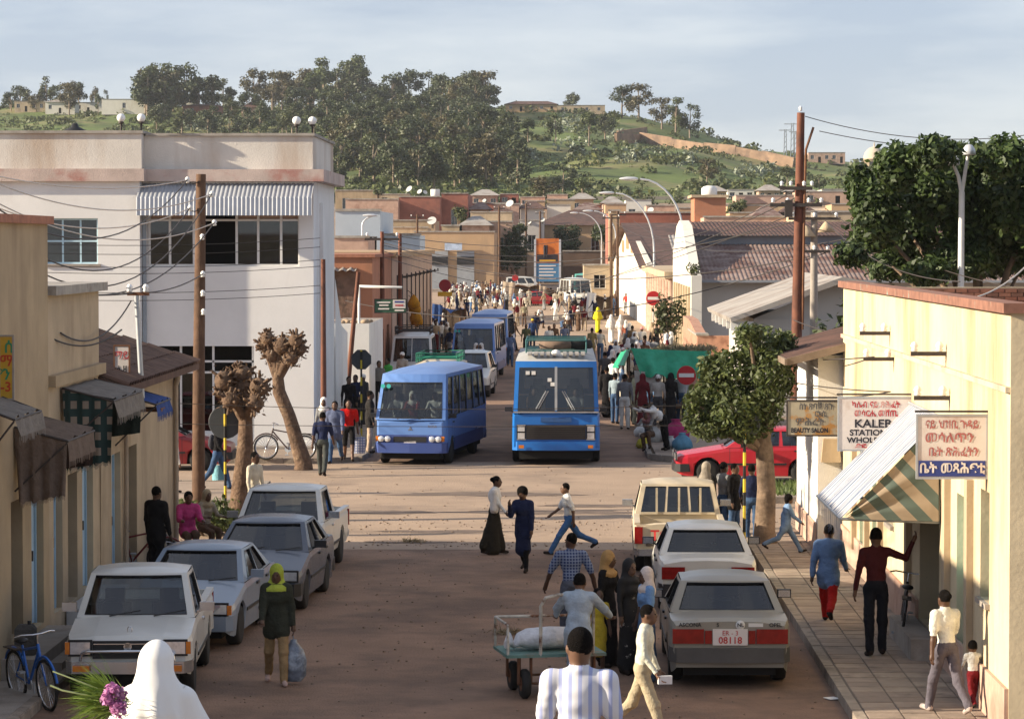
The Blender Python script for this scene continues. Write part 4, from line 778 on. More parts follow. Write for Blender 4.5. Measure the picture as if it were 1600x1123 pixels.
A2 = vehicle('parked_car', 'white saloon car parked between beige saloon and old pickup', 'car', (2.4, 50.9, 0), math.pi, sedan(4.1, 1.62, 1.36, .89, .68, 1.15, .93, 3.4, 1.85, 2.95, (.8, 3.2), rear=[('taillight', .38, .76, .60, .80, RED), ('licence_plate', -.24, .24, .42, .56, PLATE)], rbump=(.3, .52, BLACKP)), whitec)
# --- pickups
def pickup(**k):
    S = dict(L=4.75, W=1.69, roof=1.58, r=.33, tw=.21, sill=.34, axles=(.78, 3.55), top=[(0, .80), (.1, .86), (1.15, 1.0), (2.95, .98), (4.69, .97), (4.75, .95)], glass=(1.15, 1.72, 2.7, 2.9), side=[(.12, .8)], doors=[(1.2, 2.35)], bed=(2.95, 4.68), seats=[-.2], fbump=(.4, .56, CHROME), rbump=(.42, .54, STEEL), rbulge=.01, roof_in=.78, mirror=CHROME,
             front=[('headlight', .50, .76, .66, .82, LAMP), ('indicator', .77, .83, .66, .82, AMBER), ('grille', -.465, .465, .60, .835, BLACKP), ('licence_plate', -.24, .24, .42, .53, BLACKP)], rear=[('taillight', .68, .83, .62, .93, RED)], handle=CHROME)
    S.update(k); return S
yawP = R(3)
A3 = vehicle('pickup_truck', 'white pickup truck with chrome bumper parked beside the shop step', 'pickup', (-5.88, 41.75, 0), yawP, pickup(), whitec)
y0 = -2.375
MB().lathe([(.055, 0), (.055, .01), (.04, .012), (.04, 0)], (0, 0, 0), 16, 0, 'y').build('badge', CHROME, A3, (0, y0-.055, .76)); MB().box(-.45, .45, y0-.055, y0-.03, .79, .803).build('grille_bar', CHROME, A3)
m = MB(); m.tube([(-.62, y0-.12, .58), (-.6, y0-.13, .68), (-.52, y0-.14, .71), (.52, y0-.14, .71), (.6, y0-.13, .68), (.62, y0-.12, .58)], .022, 6); m.build('nudge_bar', CHROME, A3)
for x in (-.72, .50): MB().box(x, x+.22, y0-.13, y0-.09, .44, .52).build('indicator', AMBER, A3)
m = MB(); m.tube([(.03*math.cos(a), 0, .05*math.sin(a)) for a in np.linspace(0, 6.3, 12)], .008, 5); m.build('hood_emblem', CHROME, A3, (0, y0+.25, .94))
A4 = vehicle('pickup_truck', 'white pickup truck parked last in row before the crossing', 'pickup', (-5.1, 55.75, 0), R(-3), pickup(), whitec)
A5 = vehicle('parked_car', 'silver blue saloon car parked just behind the near white pickup', 'car', (-5.6, 46.6, 0), R(-4), sedan(4.25, 1.66, 1.37, .90, .66, 1.2, .95, 3.55, 1.95, 2.95, front=[('headlight', .42, .74, .56, .70, LAMP), ('indicator', .75, .81, .55, .69, AMBER), ('grille', -.40, .40, .56, .66, BLACKP), ('licence_plate', -.24, .24, .36, .47, PLATE)], fbump=(.3, .52, bluesil), mirror=bluesil), bluesil)
A6 = vehicle('parked_car', 'grey blue saloon car parked between silver car and far pickup', 'car', (-5.0, 51.05, 0), R(-3.5), sedan(4.3, 1.68, 1.38, .91, .68, 1.2, .95, 3.6, 1.95, 3.05, front=[('headlight', .42, .78, .56, .70, LAMP), ('grille', -.40, .40, .56, .66, BLACKP)], fbump=(.3, .5, BLACKP)), greyblue)
A7 = vehicle('pickup_truck', 'dirty old white pickup with red letters on its tailgate', 'pickup', (2.2, 56.8, 0), math.pi-R(1), pickup(rbump=(.4, .52, CHROME), roof_in=.8, rwin=[(.06, .34, .1, .9), (.37, .63, .1, .9), (.66, .94, .1, .9)]), dirtyw)
on_rear(A7, 4.75, 'TOYOTA', 0, .77, .26, mat('red_letter', (.5, .03, .03), .6, .2, 5), .006, .045)
m = MB(); m.box(-.25, .62, 2.375+.028, 2.375+.036, .58, .70); m.box(-.1, .3, 2.375+.028, 2.375+.036, .83, .9); m.build('worn_paint', mat('worn_black_paint', (.05, .04, .035), .9, .5, 9, (.5, .46, .38), .5, .55), A7)
m = MB()
for x in (-.42, -.02, .4): m.box(x-.02, x+.02, .62, .66, 1.0, 1.5)
m.box(-.7, .7, .60, .64, 1.0, 1.04); m.build('window_guard', dirtyw, A7)
# red hatchback crossing on the right, red saloon far left
A8 = vehicle('red_car', 'bright red hatchback on the boulevard behind the street tree', 'car', (XY(1056, 75.8)+2.1, 75.8+.85, 0), -math.pi/2, sedan(4.15, 1.66, 1.38, .90, .72, 1.25, .97, 3.95, 1.95, 3.3, (.8, 3.2), front=[('headlight', .45, .8, .6, .76, LAMP), ('grille', -.4, .4, .6, .72, BLACKP)], rear=[('taillight', .5, .78, .65, .85, RED)]), redc)
A9 = vehicle('red_car', 'dark red saloon parked in front of the white corner building', 'car', (XY(262, 79.5)-.55, 80.6, 0), math.pi/2+R(2), sedan(4.3, 1.68, 1.40, .92, .7, 1.2, .96, 3.6, 1.95, 3.05), dred)
# --- buses
def ring_plate(t, x, y, z, r, m_, nm): MB().lathe([(r, 0), (r, .012), (.001, .014)], (0, 0, 0), 14, 0, 'y').build(nm, m_, t, (x, y, z))
busblue = carpaint('bus_blue_paint', (.012, .15, .50), .32, .04); ltblue = carpaint('minibus_light_blue', (.12, .24, .55), .3, .04); dkblue = carpaint('minibus_dark_blue', (.045, .08, .26), .35, .08); roofdust = carpaint('dusty_roof_paint', (.42, .42, .40), .6, .4)
nb = 6; Lb = 10.6; bsd = [(.015+.163*i, .015+.163*i+.15) for i in range(nb)]
BUS = dict(L=Lb, W=2.42, roof=2.98, r=.46, tw=.26, sill=.42, axles=(1.75, 7.6), top=[(0, 1.42), (.05, 1.44), (Lb-.05, 1.44), (Lb, 1.42)], glass=(.02, .22, Lb-.15, Lb-.02), side=bsd, doors=[(.3, 1.2)], seats=[-4.1, -2.9, -1.9, -.9, .2, 1.2, 2.2], seatz=1.75, crown=.0, hood=0, taper=(.05, .05), belt_in=.985, roof_in=.92, roof_drop=.12, roofbow=.04, fbulge=.1, rbulge=.05,
    fwin=[(.05, .487, .06, .86), (.513, .95, .06, .86)], fbump=(.42, .66, busblue), rbump=(.42, .62, busblue), mirror=BLACKP, roofm=roofdust, wipers=0,
    front=[('headlight', .86, 1.05, .94, 1.10, LAMP), ('headlight', .86, 1.05, .74, .90, LAMP), ('grille', -.82, .82, .72, 1.12, BLACKP), ('licence_plate', -.18, .18, .48, .60, PLATE), ('name_plate', -.42, .42, 1.20, 1.33, mat('navy_plate', (.03, .09, .24), .5, .2, 9))])
B1 = vehicle('city_bus', 'bright blue bus with roof rack and twin windscreen facing the crossing', 'bus', (-.16, 81.9+Lb/2, 0), 0, BUS, busblue)
y0 = -Lb/2
m = MB(); [m.box(-.8, .8, y0-.075, y0-.06, .745+.05*i, .76+.05*i) for i in range(8)]; m.build('grille_bars', IRON, B1)
for sx in (-1, 1): 
    m = MB(); m.box(sx*.955-.12, sx*.955+.12, y0-.055, y0-.035, .71, .735); m.box(sx*.955-.12, sx*.955+.12, y0-.055, y0-.035, 1.105, 1.125); m.build('headlight_trim', CHROME, B1)
MB().box(-1.17, 1.17, y0-.05, y0-.01, 1.45, 1.49).build('chrome_strip', CHROME, B1)
MB().box(-.035, .035, y0-.16, y0-.06, 1.53, 2.72).build('window_post', STEEL, B1)
for x in (-.55, .45):
    m = MB(); m.beam((x, y0-.15, 1.55), (x+(.28 if x < 0 else -.28), y0-.08, 2.05), .03, .03); m.beam((x+.06, y0-.15, 1.55), (x+(.34 if x < 0 else -.22), y0-.08, 2.05), .02, .02); m.build('wiper', STEEL, B1)
m = MB()
for i in range(9):
    x = -.78+i*.17+(.12 if i > 4 else 0); m.box(x, x+.1, y0+.6, y0+2.4, 3.0, 3.05)
m.build('roof_slats', mat('slat_steel', (.35, .32, .28), .6, .2, 4), B1)
MB().lathe([(.13, 3.0), (.12, 3.1), (.05, 3.14), (.001, 3.15)], (0, y0+1.1, 0), 12).build('roof_vent', WHITE, B1)
m = MB(); gm = mat('rack_green', (.04, .13, .13), .7, .2, 4)
for x in (-.85, .85):
    m.tube([(x, y0+2.6, 3.0), (x, y0+2.6, 3.35), (x, y0+6.5, 3.35), (x, y0+6.5, 3.0)], .025, 6); m.tube([(x, y0+2.6, 3.2), (x, y0+6.5, 3.2)], .02, 6)
for y in (2.6, 3.9, 5.2, 6.5): m.tube([(-.85, y0+y, 3.35), (.85, y0+y, 3.35)], .022, 6); m.tube([(-.85, y0+y, 3.05), (.85, y0+y, 3.05)], .022, 6)
m.build('roof_rack', gm, B1)
for i, (x, y) in enumerate(((.02, 3.2), (.52, 3.4))): MB().lathe([(.28, -.1), (.48, -.12), (.52, 0), (.48, .12), (.28, .1), (.28, -.1)], (x, y0+y, 3.22), 18, 0, 'z', False).build('spare_tyre', RUBBER if i else mat('old_tyre', (.16, .11, .08), .9, .2, 5), B1)
for i, (x, z) in enumerate(((-.78, 2.55), (-.62, 2.55), (-.18, 2.36), (-.1, 2.24))): MB().box(x-.05, x+.06, y0-.105, y0-.1, z-.05, z+.05).build('windscreen_sticker', WHITE, B1)
for x in (-.95, .95): MB().box(x-.07, x+.07, y0-.1, y0-.085, .48, .57).build('fog_lamp', AMBER, B1)
def minibus(label, loc, rz):
    L2 = 6.9; sd = [(.05, .16), (.18, .33), (.345, .50), (.515, .67), (.685, .83), (.845, .97)]
    S = dict(L=L2, W=2.02, roof=2.62, r=.36, tw=.2, sill=.36, axles=(1.0, 4.9), top=[(0, 1.18), (.06, 1.26), (L2-.05, 1.32), (L2, 1.30)], glass=(.05, .62, L2-.2, L2-.02), side=sd, doors=[(.45, 1.3)], seats=[-1.9, -.9, 0, .9, 1.8], seatz=1.55, crown=.01, hood=0, taper=(.12, .05), belt_in=.985, roof_in=.88, roof_drop=.13, roofbow=.04, fbulge=.16, rbulge=.05,
        fwin=[(.05, .95, .05, .80)], fbump=(.34, .62, dkblue), rbump=(.36, .6, dkblue), mirror=BLACKP, fy=-.0, front=[('indicator', .88, .96, .66, .80, AMBER), ('grille', -.46, .46, .64, .79, BLACKP), ('licence_plate', -.17, .17, .58, .67, PLATE)])
    t = vehicle('minibus', label, 'minibus', loc, rz, S, ltblue, 'blue minibuses on the street'); y0 = -L2/2
    for x in (-.80, -.62, .62, .80):
        o = MB(); o.lathe([(.085, 0), (.085, -.03), (.075, -.045), (.001, -.05)], (x, y0-.03, .725), 14, 0, 'y'); o.build('headlight', LAMP, t)
    m = MB(); m.box(-1.012, -1.005, y0+1.3, y0+6.1, .36, .72); m.box(1.005, 1.012, y0+1.3, y0+6.1, .36, .72); m.build('lower_band', dkblue, t)
    m = MB(); m.box(-.9, .9, y0-.018, y0-.008, .61, .84); m.build('lamp_band', dkblue, t)
    m = MB()
    for a in (90, 210, 330): c, s = math.cos(R(a)), math.sin(R(a)); m.prism([(0, 1.0), (c*.03-s*.02, 1.0+s*.03+c*.02), (c*.07, 1.0+s*.07), (c*.03+s*.02, 1.0+s*.03-c*.02)], y0-.012, y0-.004)
    m.build('badge', CHROME, t)
    for x in (-.82, -.66): ring_plate(t, x, y0+.30, 2.16, .06, mat('teal_sticker', (.05, .45, .42), .5, 0), 'windscreen_sticker')
    return t
Mb = minibus('light blue minibus turning at the crossing beside the bus', (-4.13+.44, 81.9+3.45, 0), R(-8.0))
lettering('ROSA', .1, CHROME, Mb, Matrix.Translation((.62, -3.455, 1.07)) @ Matrix.Rotation(math.pi/2, 4, 'X'))
minibus('blue minibus parked behind the white car down the street', (XY(741, 134)+.15, 134+3, 0), R(-3)); minibus('farthest blue minibus, half hidden behind another minibus', (XY(757, 152)+.35, 152+3, 0), R(-2))
# vans and cars among the crowd
def van(label, loc, rz, paint, L2=4.5, W=1.7, roof=1.95, belt=1.1, rack=None, name='van'):
    S = dict(L=L2, W=W, roof=roof, r=.32, sill=.26, axles=(.8, L2-1.15), top=[(0, .9), (.08, .95), (.5, belt), (L2-.04, belt), (L2, belt-.03)], glass=(.35, 1.0, L2-.15, L2-.03), side=[(.08, .3), (.34, .6), (.64, .94)], doors=[(.6, 1.5), (1.55, 2.6)], seats=[-1.0, 0, 1], seatz=belt+.1, belt_in=.98, roof_in=.86, roof_drop=.1, roofbow=.04, taper=(.1, .05), fwin=[(.06, .49, .08, .9), (.51, .94, .08, .9)], fbump=(.32, .52, STEEL), rbump=(.32, .5, STEEL), front=[('headlight', .5, .72, .66, .84, LAMP), ('grille', -.4, .4, .66, .8, BLACKP)])
    t = vehicle(name, label, 'van', loc, rz, S, paint)
    if rack:
        m = MB(); w = W*.4
        for z in (roof+.12, roof+.28): m.tube([(-w, -1.3, z), (w, -1.3, z), (w, 1.6, z), (-w, 1.6, z), (-w, -1.3, z)], .025, 5)
        for y in np.linspace(-1.3, 1.6, 6):
            for x in (-w, w): m.cyl((x, y, roof-.03), (x, y, roof+.28), .02, n=5)
            m.tube([(-w, y, roof+.1), (w, y, roof+.1)], .018, 5)
        m.build('roof_rack', rack, t)
    return t
van('dusty white van with green roof rack behind the turning minibus', (XY(683, 101), 103.5, 0), R(-3), dirtyw, 4.6, 1.75, 2.05, 1.2, mat('rack_bright_green', (.02, .2, .13), .7, .2, 4))
van('white van parked by the orange building', (XY(641, 122), 125, 0), R(0), whitec, 4.8, 1.8, 2.35, 1.3, IRON)
vehicle('white_car', 'white estate car between the roof rack van and minibus', 'car', (XY(735, 118), 120, 0), R(-3), sedan(4.4, 1.7, 1.75, 1.1, .85, 1.2, 1.12, 4.2, 1.9, 3.8, (.85, 3.4), r=.34, sill=.3), whitec)
vehicle('red_car', 'red saloon car in the far market plaza', 'car', (XY(842, 291), 292, 0), math.pi/2+.2, sedan(), redc)
van('white flat fronted bus standing in the far plaza', (XY(900, 288), 292, 0), R(8), whitec, 7.5, 2.3, 2.7, 1.35, None, 'far_bus')
van('teal green bus parked at the far right of plaza', (XY(938, 305), 310, 0), R(25), carpaint('teal_paint', (.03, .22, .2), .4, .2), 8, 2.4, 3.0, 1.4, None, 'far_bus')
van('small white van beside the far billboard', (XY(817, 372), 374, 0), math.pi/2, whitec, 4.4, 1.7, 1.9, 1.1)
# ================================================================== PEOPLE
def surface_nets(F, org, h):
    s = F < 0; nx, ny, nz = F.shape; cnt = np.zeros((nx-1, ny-1, nz-1)); acc = np.zeros((nx-1, ny-1, nz-1, 3))
    for ax in range(3):
        o1, o2 = [a for a in range(3) if a != ax]
        for a in (0, 1):
            for b in (0, 1):
                sl0 = [None]*3; sl0[ax] = slice(0, -1); sl0[o1] = slice(a, F.shape[o1]-1+a); sl0[o2] = slice(b, F.shape[o2]-1+b); sl1 = list(sl0); sl1[ax] = slice(1, None)
                f0, f1 = F[tuple(sl0)], F[tuple(sl1)]; c = (f0 < 0) != (f1 < 0); t = np.where(c, f0/np.where(c, f0-f1, 1), 0)
                cnt += c; acc[..., ax] += t*c; acc[..., o1] += a*c; acc[..., o2] += b*c
    m = cnt > 0; idx = -np.ones(m.shape, int); idx[m] = np.arange(m.sum()); ijk = np.argwhere(m); V = org+h*(ijk+acc[m]/cnt[m][:, None]); faces = []
    for ax in range(3):
        o1, o2 = [(1, 2), (2, 0), (0, 1)][ax]; sl0 = [slice(1, -1)]*3; sl0[ax] = slice(0, -1); sl1 = list(sl0); sl1[ax] = slice(1, None)
        c = s[tuple(sl0)] != s[tuple(sl1)]; e = np.argwhere(c); flip = s[tuple(sl0)][c]
        off = np.array([1, 1, 1]); off[ax] = 0; e = e+off
        def cell(d1, d2):
            q = e.copy(); q[:, o1] -= d1; q[:, o2] -= d2; return idx[q[:, 0], q[:, 1], q[:, 2]]
        q = np.stack([cell(1, 1), cell(0, 1), cell(0, 0), cell(1, 0)], 1); q[~flip] = q[~flip][:, ::-1]; faces.append(q)
    return V, np.concatenate(faces)
def prim_d(p, X, Y, Z):
    if p[0] == 'c':                       # tapered capsule, optionally squashed front to back
        a, b, ra, rb, sq = p[1], p[2], p[3], p[4], p[5]; d = b-a; L2 = float(d@d)+1e-9; px, py, pz = X-a[0], Y-a[1], Z-a[2]
        t = np.clip((px*d[0]+py*d[1]+pz*d[2])/L2, 0, 1); qx, qy, qz = px-t*d[0], (py-t*d[1])/sq, pz-t*d[2]
        return np.sqrt(qx*qx+qy*qy+qz*qz)-(ra+(rb-ra)*t)
    c, r = p[1], p[2]; qx, qy, qz = (X-c[0])/r[0], (Y-c[1])/r[1], (Z-c[2])/r[2]; k = np.sqrt(qx*qx+qy*qy+qz*qz)
    return (k-1)*min(r)
def rot(v, ax, a): return np.array(Matrix.Rotation(a, 3, ax) @ Vector(v))
POSES = {
 'stand': dict(L=(2, 3), R=(-2, 3), aL=(4, 8, 8), aR=(2, 9, 12), lean=0), 'stand2': dict(L=(8, 14), R=(-3, 2), aL=(8, 10, 50), aR=(0, 8, 10), lean=1), 'fold': dict(L=(3, 4), R=(-3, 2), aL=(15, 6, 95), aR=(15, 6, 100), lean=0),
 'walk': dict(L=(24, 8), R=(-20, 22), aL=(-18, 9, 12), aR=(20, 9, 20), lean=4), 'walk2': dict(L=(-22, 26), R=(22, 6), aL=(20, 9, 22), aR=(-18, 9, 12), lean=4), 'stride': dict(L=(34, 6), R=(-34, 34), aL=(-22, 10, 18), aR=(26, 9, 25), lean=6),
 'push': dict(L=(20, 10), R=(-18, 16), aL=(38, 38, 22), aR=(38, 38, 22), lean=14), 'bend': dict(L=(-6, 3), R=(-10, 3), aL=(95, 6, 20), aR=(90, 6, 25), lean=62), 'sit': dict(L=(84, 88), R=(80, 84), aL=(35, 8, 50), aR=(30, 8, 60), lean=8),
 'crouch': dict(L=(100, 125), R=(88, 118), aL=(60, 10, 30), aR=(65, 10, 30), lean=30), 'wave': dict(L=(6, 6), R=(-10, 12), aL=(-8, 14, 12), aR=(40, 75, 62), lean=0), 'carry': dict(L=(18, 8), R=(-14, 18), aL=(0, 10, 6), aR=(20, 8, 30), lean=3), 'armsout': dict(L=(14, 6), R=(-12, 14), aL=(6, 26, 20), aR=(-4, 26, 22), lean=3), 'arm_up': dict(L=(14, 12), R=(-14, 8), aL=(8, 8, 8), aR=(35, 12, 110), lean=4)}
SKIN = [(.10, .05, .03), (.125, .064, .038), (.085, .042, .026)]
def person_mesh(pose, o, vox, hs, seed, fingers=False):
    p = POSES[pose] if isinstance(pose, str) else pose; rng = random.Random(seed); pr = []; kind = o.get('kind', 'trousers'); A = np.array; fem = o.get('fem', kind in ('skirt', 'kneeskirt', 'robe_f') or o.get('hair') in ('bun', 'scarf', 'afro'))
    def cap(lab, a, b, ra, rb, sq=1., k=.03): pr.append((('c', A(a, float), A(b, float), ra, rb, sq), lab, k))
    def ell(lab, c, r, k=.03): pr.append((('e', A(c, float), A(r, float)), lab, k))
    lk = .5 if kind in ('skirt', 'robe', 'robe_f') else 1.
    hip = A([0, 0, .92]); lean = R(p['lean'])
    def T(v): return hip+rot(A(v)-hip, 'X', lean)         # torso leans towards -Y
    def seg(org, ang, abd, ln, sx): v = rot((0, 0, -ln), 'X', -R(ang)); return org+rot(v, 'Y', -sx*R(abd))
    j = .06 if o.get('jacket') else 0; top, bot = 'top', 'bottom'; low = []
    # torso
    sh = .165 if fem else .185
    ell(top, T((0, 0, 1.30)), (.165+j*.4, .11+j*.4, .21)); ell(top, T((0, .005, 1.08)), (.135+j*.5, .10+j*.5, .17)); ell(top if o.get('tunic') or j else bot, T((0, .01, .95)), (.155+j*.3, .115+j*.3, .11+j))
    cap(top, T((-sh*.8, 0, 1.415)), T((sh*.8, 0, 1.415)), .062+j*.3, .062+j*.3)
    if o.get('tunic') or j:
        cap(top, T((0, 0, 1.05)), hip+A([0, 0, .0]), .14+j*.3, .155+j*.3, .75)
        for sx, th in ((-1, p['R'][0]), (1, p['L'][0])): hj = hip+A([sx*.07, 0, .02]); cap(top, hj, seg(hj, th*.8, 1.5, .16 if j else .24, sx), .115, .122)
    if fem: ell(top, T((0, -.07, 1.28)), (.12, .07, .075))
    feet = []
    for sx, (th, kn), nm in ((-1, p['R'], 'R'), (1, p['L'], 'L')):
        th, kn = th*lk, kn*lk; hj = hip+A([sx*.088, 0, -.02]); k = seg(hj, th, 1.5, .43, sx); an = seg(k, th-kn, 0, .41, sx); skirtleg = kind in ('kneeskirt', 'shorts'); tl = bot; shl = 'skin' if skirtleg and not o.get('tights') else ('tights' if o.get('tights') else bot)
        b = .01 if kind == 'trousers' else 0
        cap(tl, hj, k, .088, .062+b); cap(shl, k, an, .06+b, .042+1.6*b); ft = rot((0, -.14, -.045), 'X', -R((th-kn)*.55)); cap('shoes', an+A([0, .03, -.03]), an+ft+A([sx*.02, 0, 0]), .042, .036, 1, .015); feet.append(an); low += [an[2]-.075, (an+ft)[2]-.036]
    if kind in ('skirt', 'robe', 'robe_f'):
        c = (feet[0]+feet[1])/2; cap(bot if kind == 'skirt' else top, T((0, 0, 1.0)), A([c[0], c[1]*.6, max(.13, c[2]+.02)]), .13, .20 if kind == 'skirt' else .17, .85)
        for f in feet: cap(bot if kind == 'skirt' else top, hip+A([0, 0, -.1]), f+A([0, 0, .08]), .13, .10)
    if kind == 'kneeskirt': cap(bot, T((0, 0, .98)), hip+A([0, -.03, -.44]), .13, .17, .8)
    if kind == 'shorts':
        pass
    # arms
    sl = o.get('sleeve', 'l'); hands = []
    for sx, (sw, ab, el) in ((-1, p['aR']), (1, p['aL'])):
        s0 = T((sx*sh, 0, 1.41)); e = seg(s0, sw+math.degrees(lean)*.0, ab, .28, sx); w = seg(e, sw+el, ab*.6, .245, sx)
        if sx < 0 and 'vR' in p: e = s0+.28*A(p['vR'][0])/np.linalg.norm(p['vR'][0]); w = e+.245*A(p['vR'][1])/np.linalg.norm(p['vR'][1])
        if sx > 0 and 'vL' in p: e = s0+.28*A(p['vL'][0])/np.linalg.norm(p['vL'][0]); w = e+.245*A(p['vL'][1])/np.linalg.norm(p['vL'][1])
        hd = (w-e)/np.linalg.norm(w-e)
        cap(top if sl != 'n' else 'skin', s0, e, .056+j*.25, .046+j*.25, 1, .03); cap(top if sl == 'l' else 'skin', e, w, .043+j*.22, .032+j*.2, 1, .02); cap('skin', w, w+hd*.085, .03, .034, 1, .012); hands.append((w, hd, sx))
        if not fingers: cap('skin', w+hd*.08, w+hd*.155, .03, .018, 1, .012)
        if sl == 's': cap(top, s0, s0+(e-s0)*.72, .066, .062)
    # neck, head, hair
    hy, hp = p.get('head', (0, 0)); nk = T((0, .005, 1.47)); hc = T((0, -.02, 1.62))
    cap('skin', nk, hc+A([0, .02, -.06]), .052, .05)
    hsz = o.get('headsize', 1.)
    def Hd(v): return hc+rot(rot(A(v)*hsz, 'X', R(hp)), 'Z', R(hy))
    _ell = ell
    def ell(lab, c, r, k=.03): _ell(lab, c, A(r)*(hsz if c[2] > 1.5 else 1), k)
    ell('skin', Hd((0, 0, .0)), (.078, .098, .118)); ell('skin', Hd((0, -.035, -.07)), (.055, .055, .05)); ell('skin', Hd((0, -.1, -.015)), (.015, .02, .022), .012); ell('skin', Hd((0, -.088, -.062)), (.026, .016, .012), .01)
    for sx in (-1, 1): ell('skin', Hd((sx*.08, .01, -.01)), (.014, .022, .032), .01)
    hair = o.get('hair', 'short')
    if hair in ('short', 'bun', 'bald', 'pony'): ell('hair', Hd((0, .02, .035)), (.084, .092, .098), .006)
    if o.get('collar'): _ell(top, T((0, .01, 1.475)), (.072, .074, .04), .01)
    if hair == 'bun': ell('hair', Hd((0, .115, .045)), (.05, .05, .05))
    if hair == 'pony': ell('hair', Hd((0, .10, -.02)), (.05, .06, .10)); ell('hair', Hd((0, .02, .04)), (.088, .1, .1))
    if hair == 'afro': ell('hair', Hd((0, .03, .05)), (.115, .115, .11)); ell('hair', Hd((0, .08, -.03)), (.11, .06, .09))
    if hair == 'cap': ell('scarf', Hd((0, .01, .05)), (.09, .105, .085), .006); ell('scarf', Hd((0, -.10, .045)), (.06, .06, .012), .01)
    if hair == 'scarf':
        ell('scarf', Hd((0, .028, .025)), (.104, .108, .128), .012); cap('scarf', Hd((0, .055, -.05)), T((0, .03, 1.40)), .095, .15, .8); ell('scarf', T((0, -.045, 1.41)), (.13, .085, .06))
        if o.get('drape'): dk = o['drape']; cap('scarf', T((0, .03, 1.40)), T((0, .05, 1.0)), .17, .19*dk, .75, .04); [cap('scarf', T((sx*.15*dk, 0, 1.38)), T((sx*.24*dk, -.02, 1.02)), .075, .10*dk, 1, .06) for sx in (-1, 1)]; cap('scarf', Hd((0, .06, .0)), T((0, .08, 1.3)), .10, .14*dk, .9, .06)
    if o.get('shawl'): [cap('scarf', T((sx*.19, 0, 1.42)), T((sx*.17, -.03, 1.02)), .07, .10) for sx in (-1, 1)]; ell('scarf', T((0, .02, 1.30)), (.19, .14, .19))
    if o.get('pack'): ell('pack', T((0, .17, 1.22)), (.14, .09, .2), .01)
    dz = -min(low)
    # field
    allp = [q for q, _, _ in pr]; lo = np.full(3, 9.); hi = np.full(3, -9.)
    for q in allp:
        if q[0] == 'c':
            r = max(q[3], q[4])*max(1, q[5]); lo = np.minimum(lo, np.minimum(q[1], q[2])-r); hi = np.maximum(hi, np.maximum(q[1], q[2])+r)
        else: lo = np.minimum(lo, q[1]-q[2]); hi = np.maximum(hi, q[1]+q[2])
    lo -= .05; hi += .05; n = np.ceil((hi-lo)/vox).astype(int)+1; gx, gy, gz = [lo[i]+vox*np.arange(n[i]) for i in range(3)]
    F = np.full(n, .08); mrg = .07
    for q, lab, k in pr:
        if q[0] == 'c': r = max(q[3], q[4])*max(1, q[5]); a, b = np.minimum(q[1], q[2])-r-mrg, np.maximum(q[1], q[2])+r+mrg
        else: a, b = q[1]-q[2]-mrg, q[1]+q[2]+mrg
        i0 = np.clip(((a-lo)/vox).astype(int), 0, n-1); i1 = np.clip(((b-lo)/vox).astype(int)+2, 1, n); S = tuple(slice(i0[i], i1[i]) for i in range(3))
        X, Y, Z = np.meshgrid(gx[S[0]], gy[S[1]], gz[S[2]], indexing='ij', sparse=True); d = prim_d(q, X, Y, Z); f = F[S]; k = max(k, vox*.6); hh = np.clip(.5+.5*(f-d)/k, 0, 1); F[S] = f*(1-hh)+d*hh-k*hh*(1-hh)
    X, Y, Z = np.meshgrid(gx, gy, gz, indexing='ij', sparse=True); ph = rng.random()*9
    wr = np.clip((1.42-Z)/.1, 0, 1)*(.15 if o.get('drape') else 1.25); F += .0045*wr*(np.sin(31*X+17*Z+ph)+np.sin(27*Y-21*Z+9*X+ph)+.7*np.sin(58*Z+20*X*np.cos(9*Z)+ph))/2
    if o.get('drape'): F += .013*np.clip((1.5-Z)/.25, 0, 1)*np.sin(np.arctan2(Y-.03, X)*9+1.2*np.sin(5*Z)+.5)
    V, Q = surface_nets(F, lo, vox); fc = V[Q].mean(1); D = np.stack([prim_d(q, fc[:, 0], fc[:, 1], fc[:, 2]) for q, _, _ in pr]); bias = np.array([-.004 if l in ('hair', 'scarf', 'pack') else 0 for _, l, _ in pr]); lab = D.__add__(bias[:, None]).argmin(0)
    labs = [l for _, l, _ in pr]; names = []; [names.append(l) for l in labs if l not in names]; mi = np.array([names.index(l) for l in labs])[lab]
    verts = [tuple(v) for v in V]; faces = [tuple(map(int, q)) for q in Q]; mi = list(map(int, mi))
    mb = MB(); mb.v = verts; mb.f = faces; mb.m = mi; mb.s = [True]*len(faces)
    if fingers:
        si = names.index('skin')
        for w, hd, sx in hands:
            w, hd = Vector(w), Vector(hd); sd = hd.cross(Vector((0, 0, 1)) if abs(hd.z) < .8 else Vector((1, 0, 0))).normalized(); nn = sd.cross(hd).normalized()
            sd = Vector((0, -1, 0)) if abs(hd.z) > .8 else sd; nn = Vector((-sx, 0, 0)) if abs(hd.z) > .8 else nn; cu = .35
            for i, ln in enumerate((.07, .078, .072, .056)):
                b0 = w+hd*.095+sd*(.027-.018*i); p1 = b0+hd*ln*.5+nn*ln*.08; p2 = p1+(hd*.8+nn*cu).normalized()*ln*.35; p3 = p2+(hd*.45+nn*.9*cu*2).normalized()*ln*.3; mb.tube([b0-hd*.02, b0, p1, p2, p3], [.009, .0095, .009, .008, .006], 6, si)
            b0 = w+hd*.03+sd*.028; mb.tube([b0, b0+(hd*.6+sd*.8)*.035, b0+(hd*.9+sd*.5+nn*.3)*.065], [.012, .011, .008], 6, si)
    if vox < .025:
        if 'eye' not in names: names.append('eye')
        for sx in (-1, 1): mb.ball(tuple(Hd((sx*.032, -.088, .012))), .011, names.index('eye'), 6, 4)
    M_ = Matrix.Diagonal((hs, hs, hs, 1)) @ Matrix.Translation((0, 0, dz)); mb.xf(M_); mb.hands = [M_ @ Vector(w+hd*.1) for w, hd, sx in hands]
    return mb, names
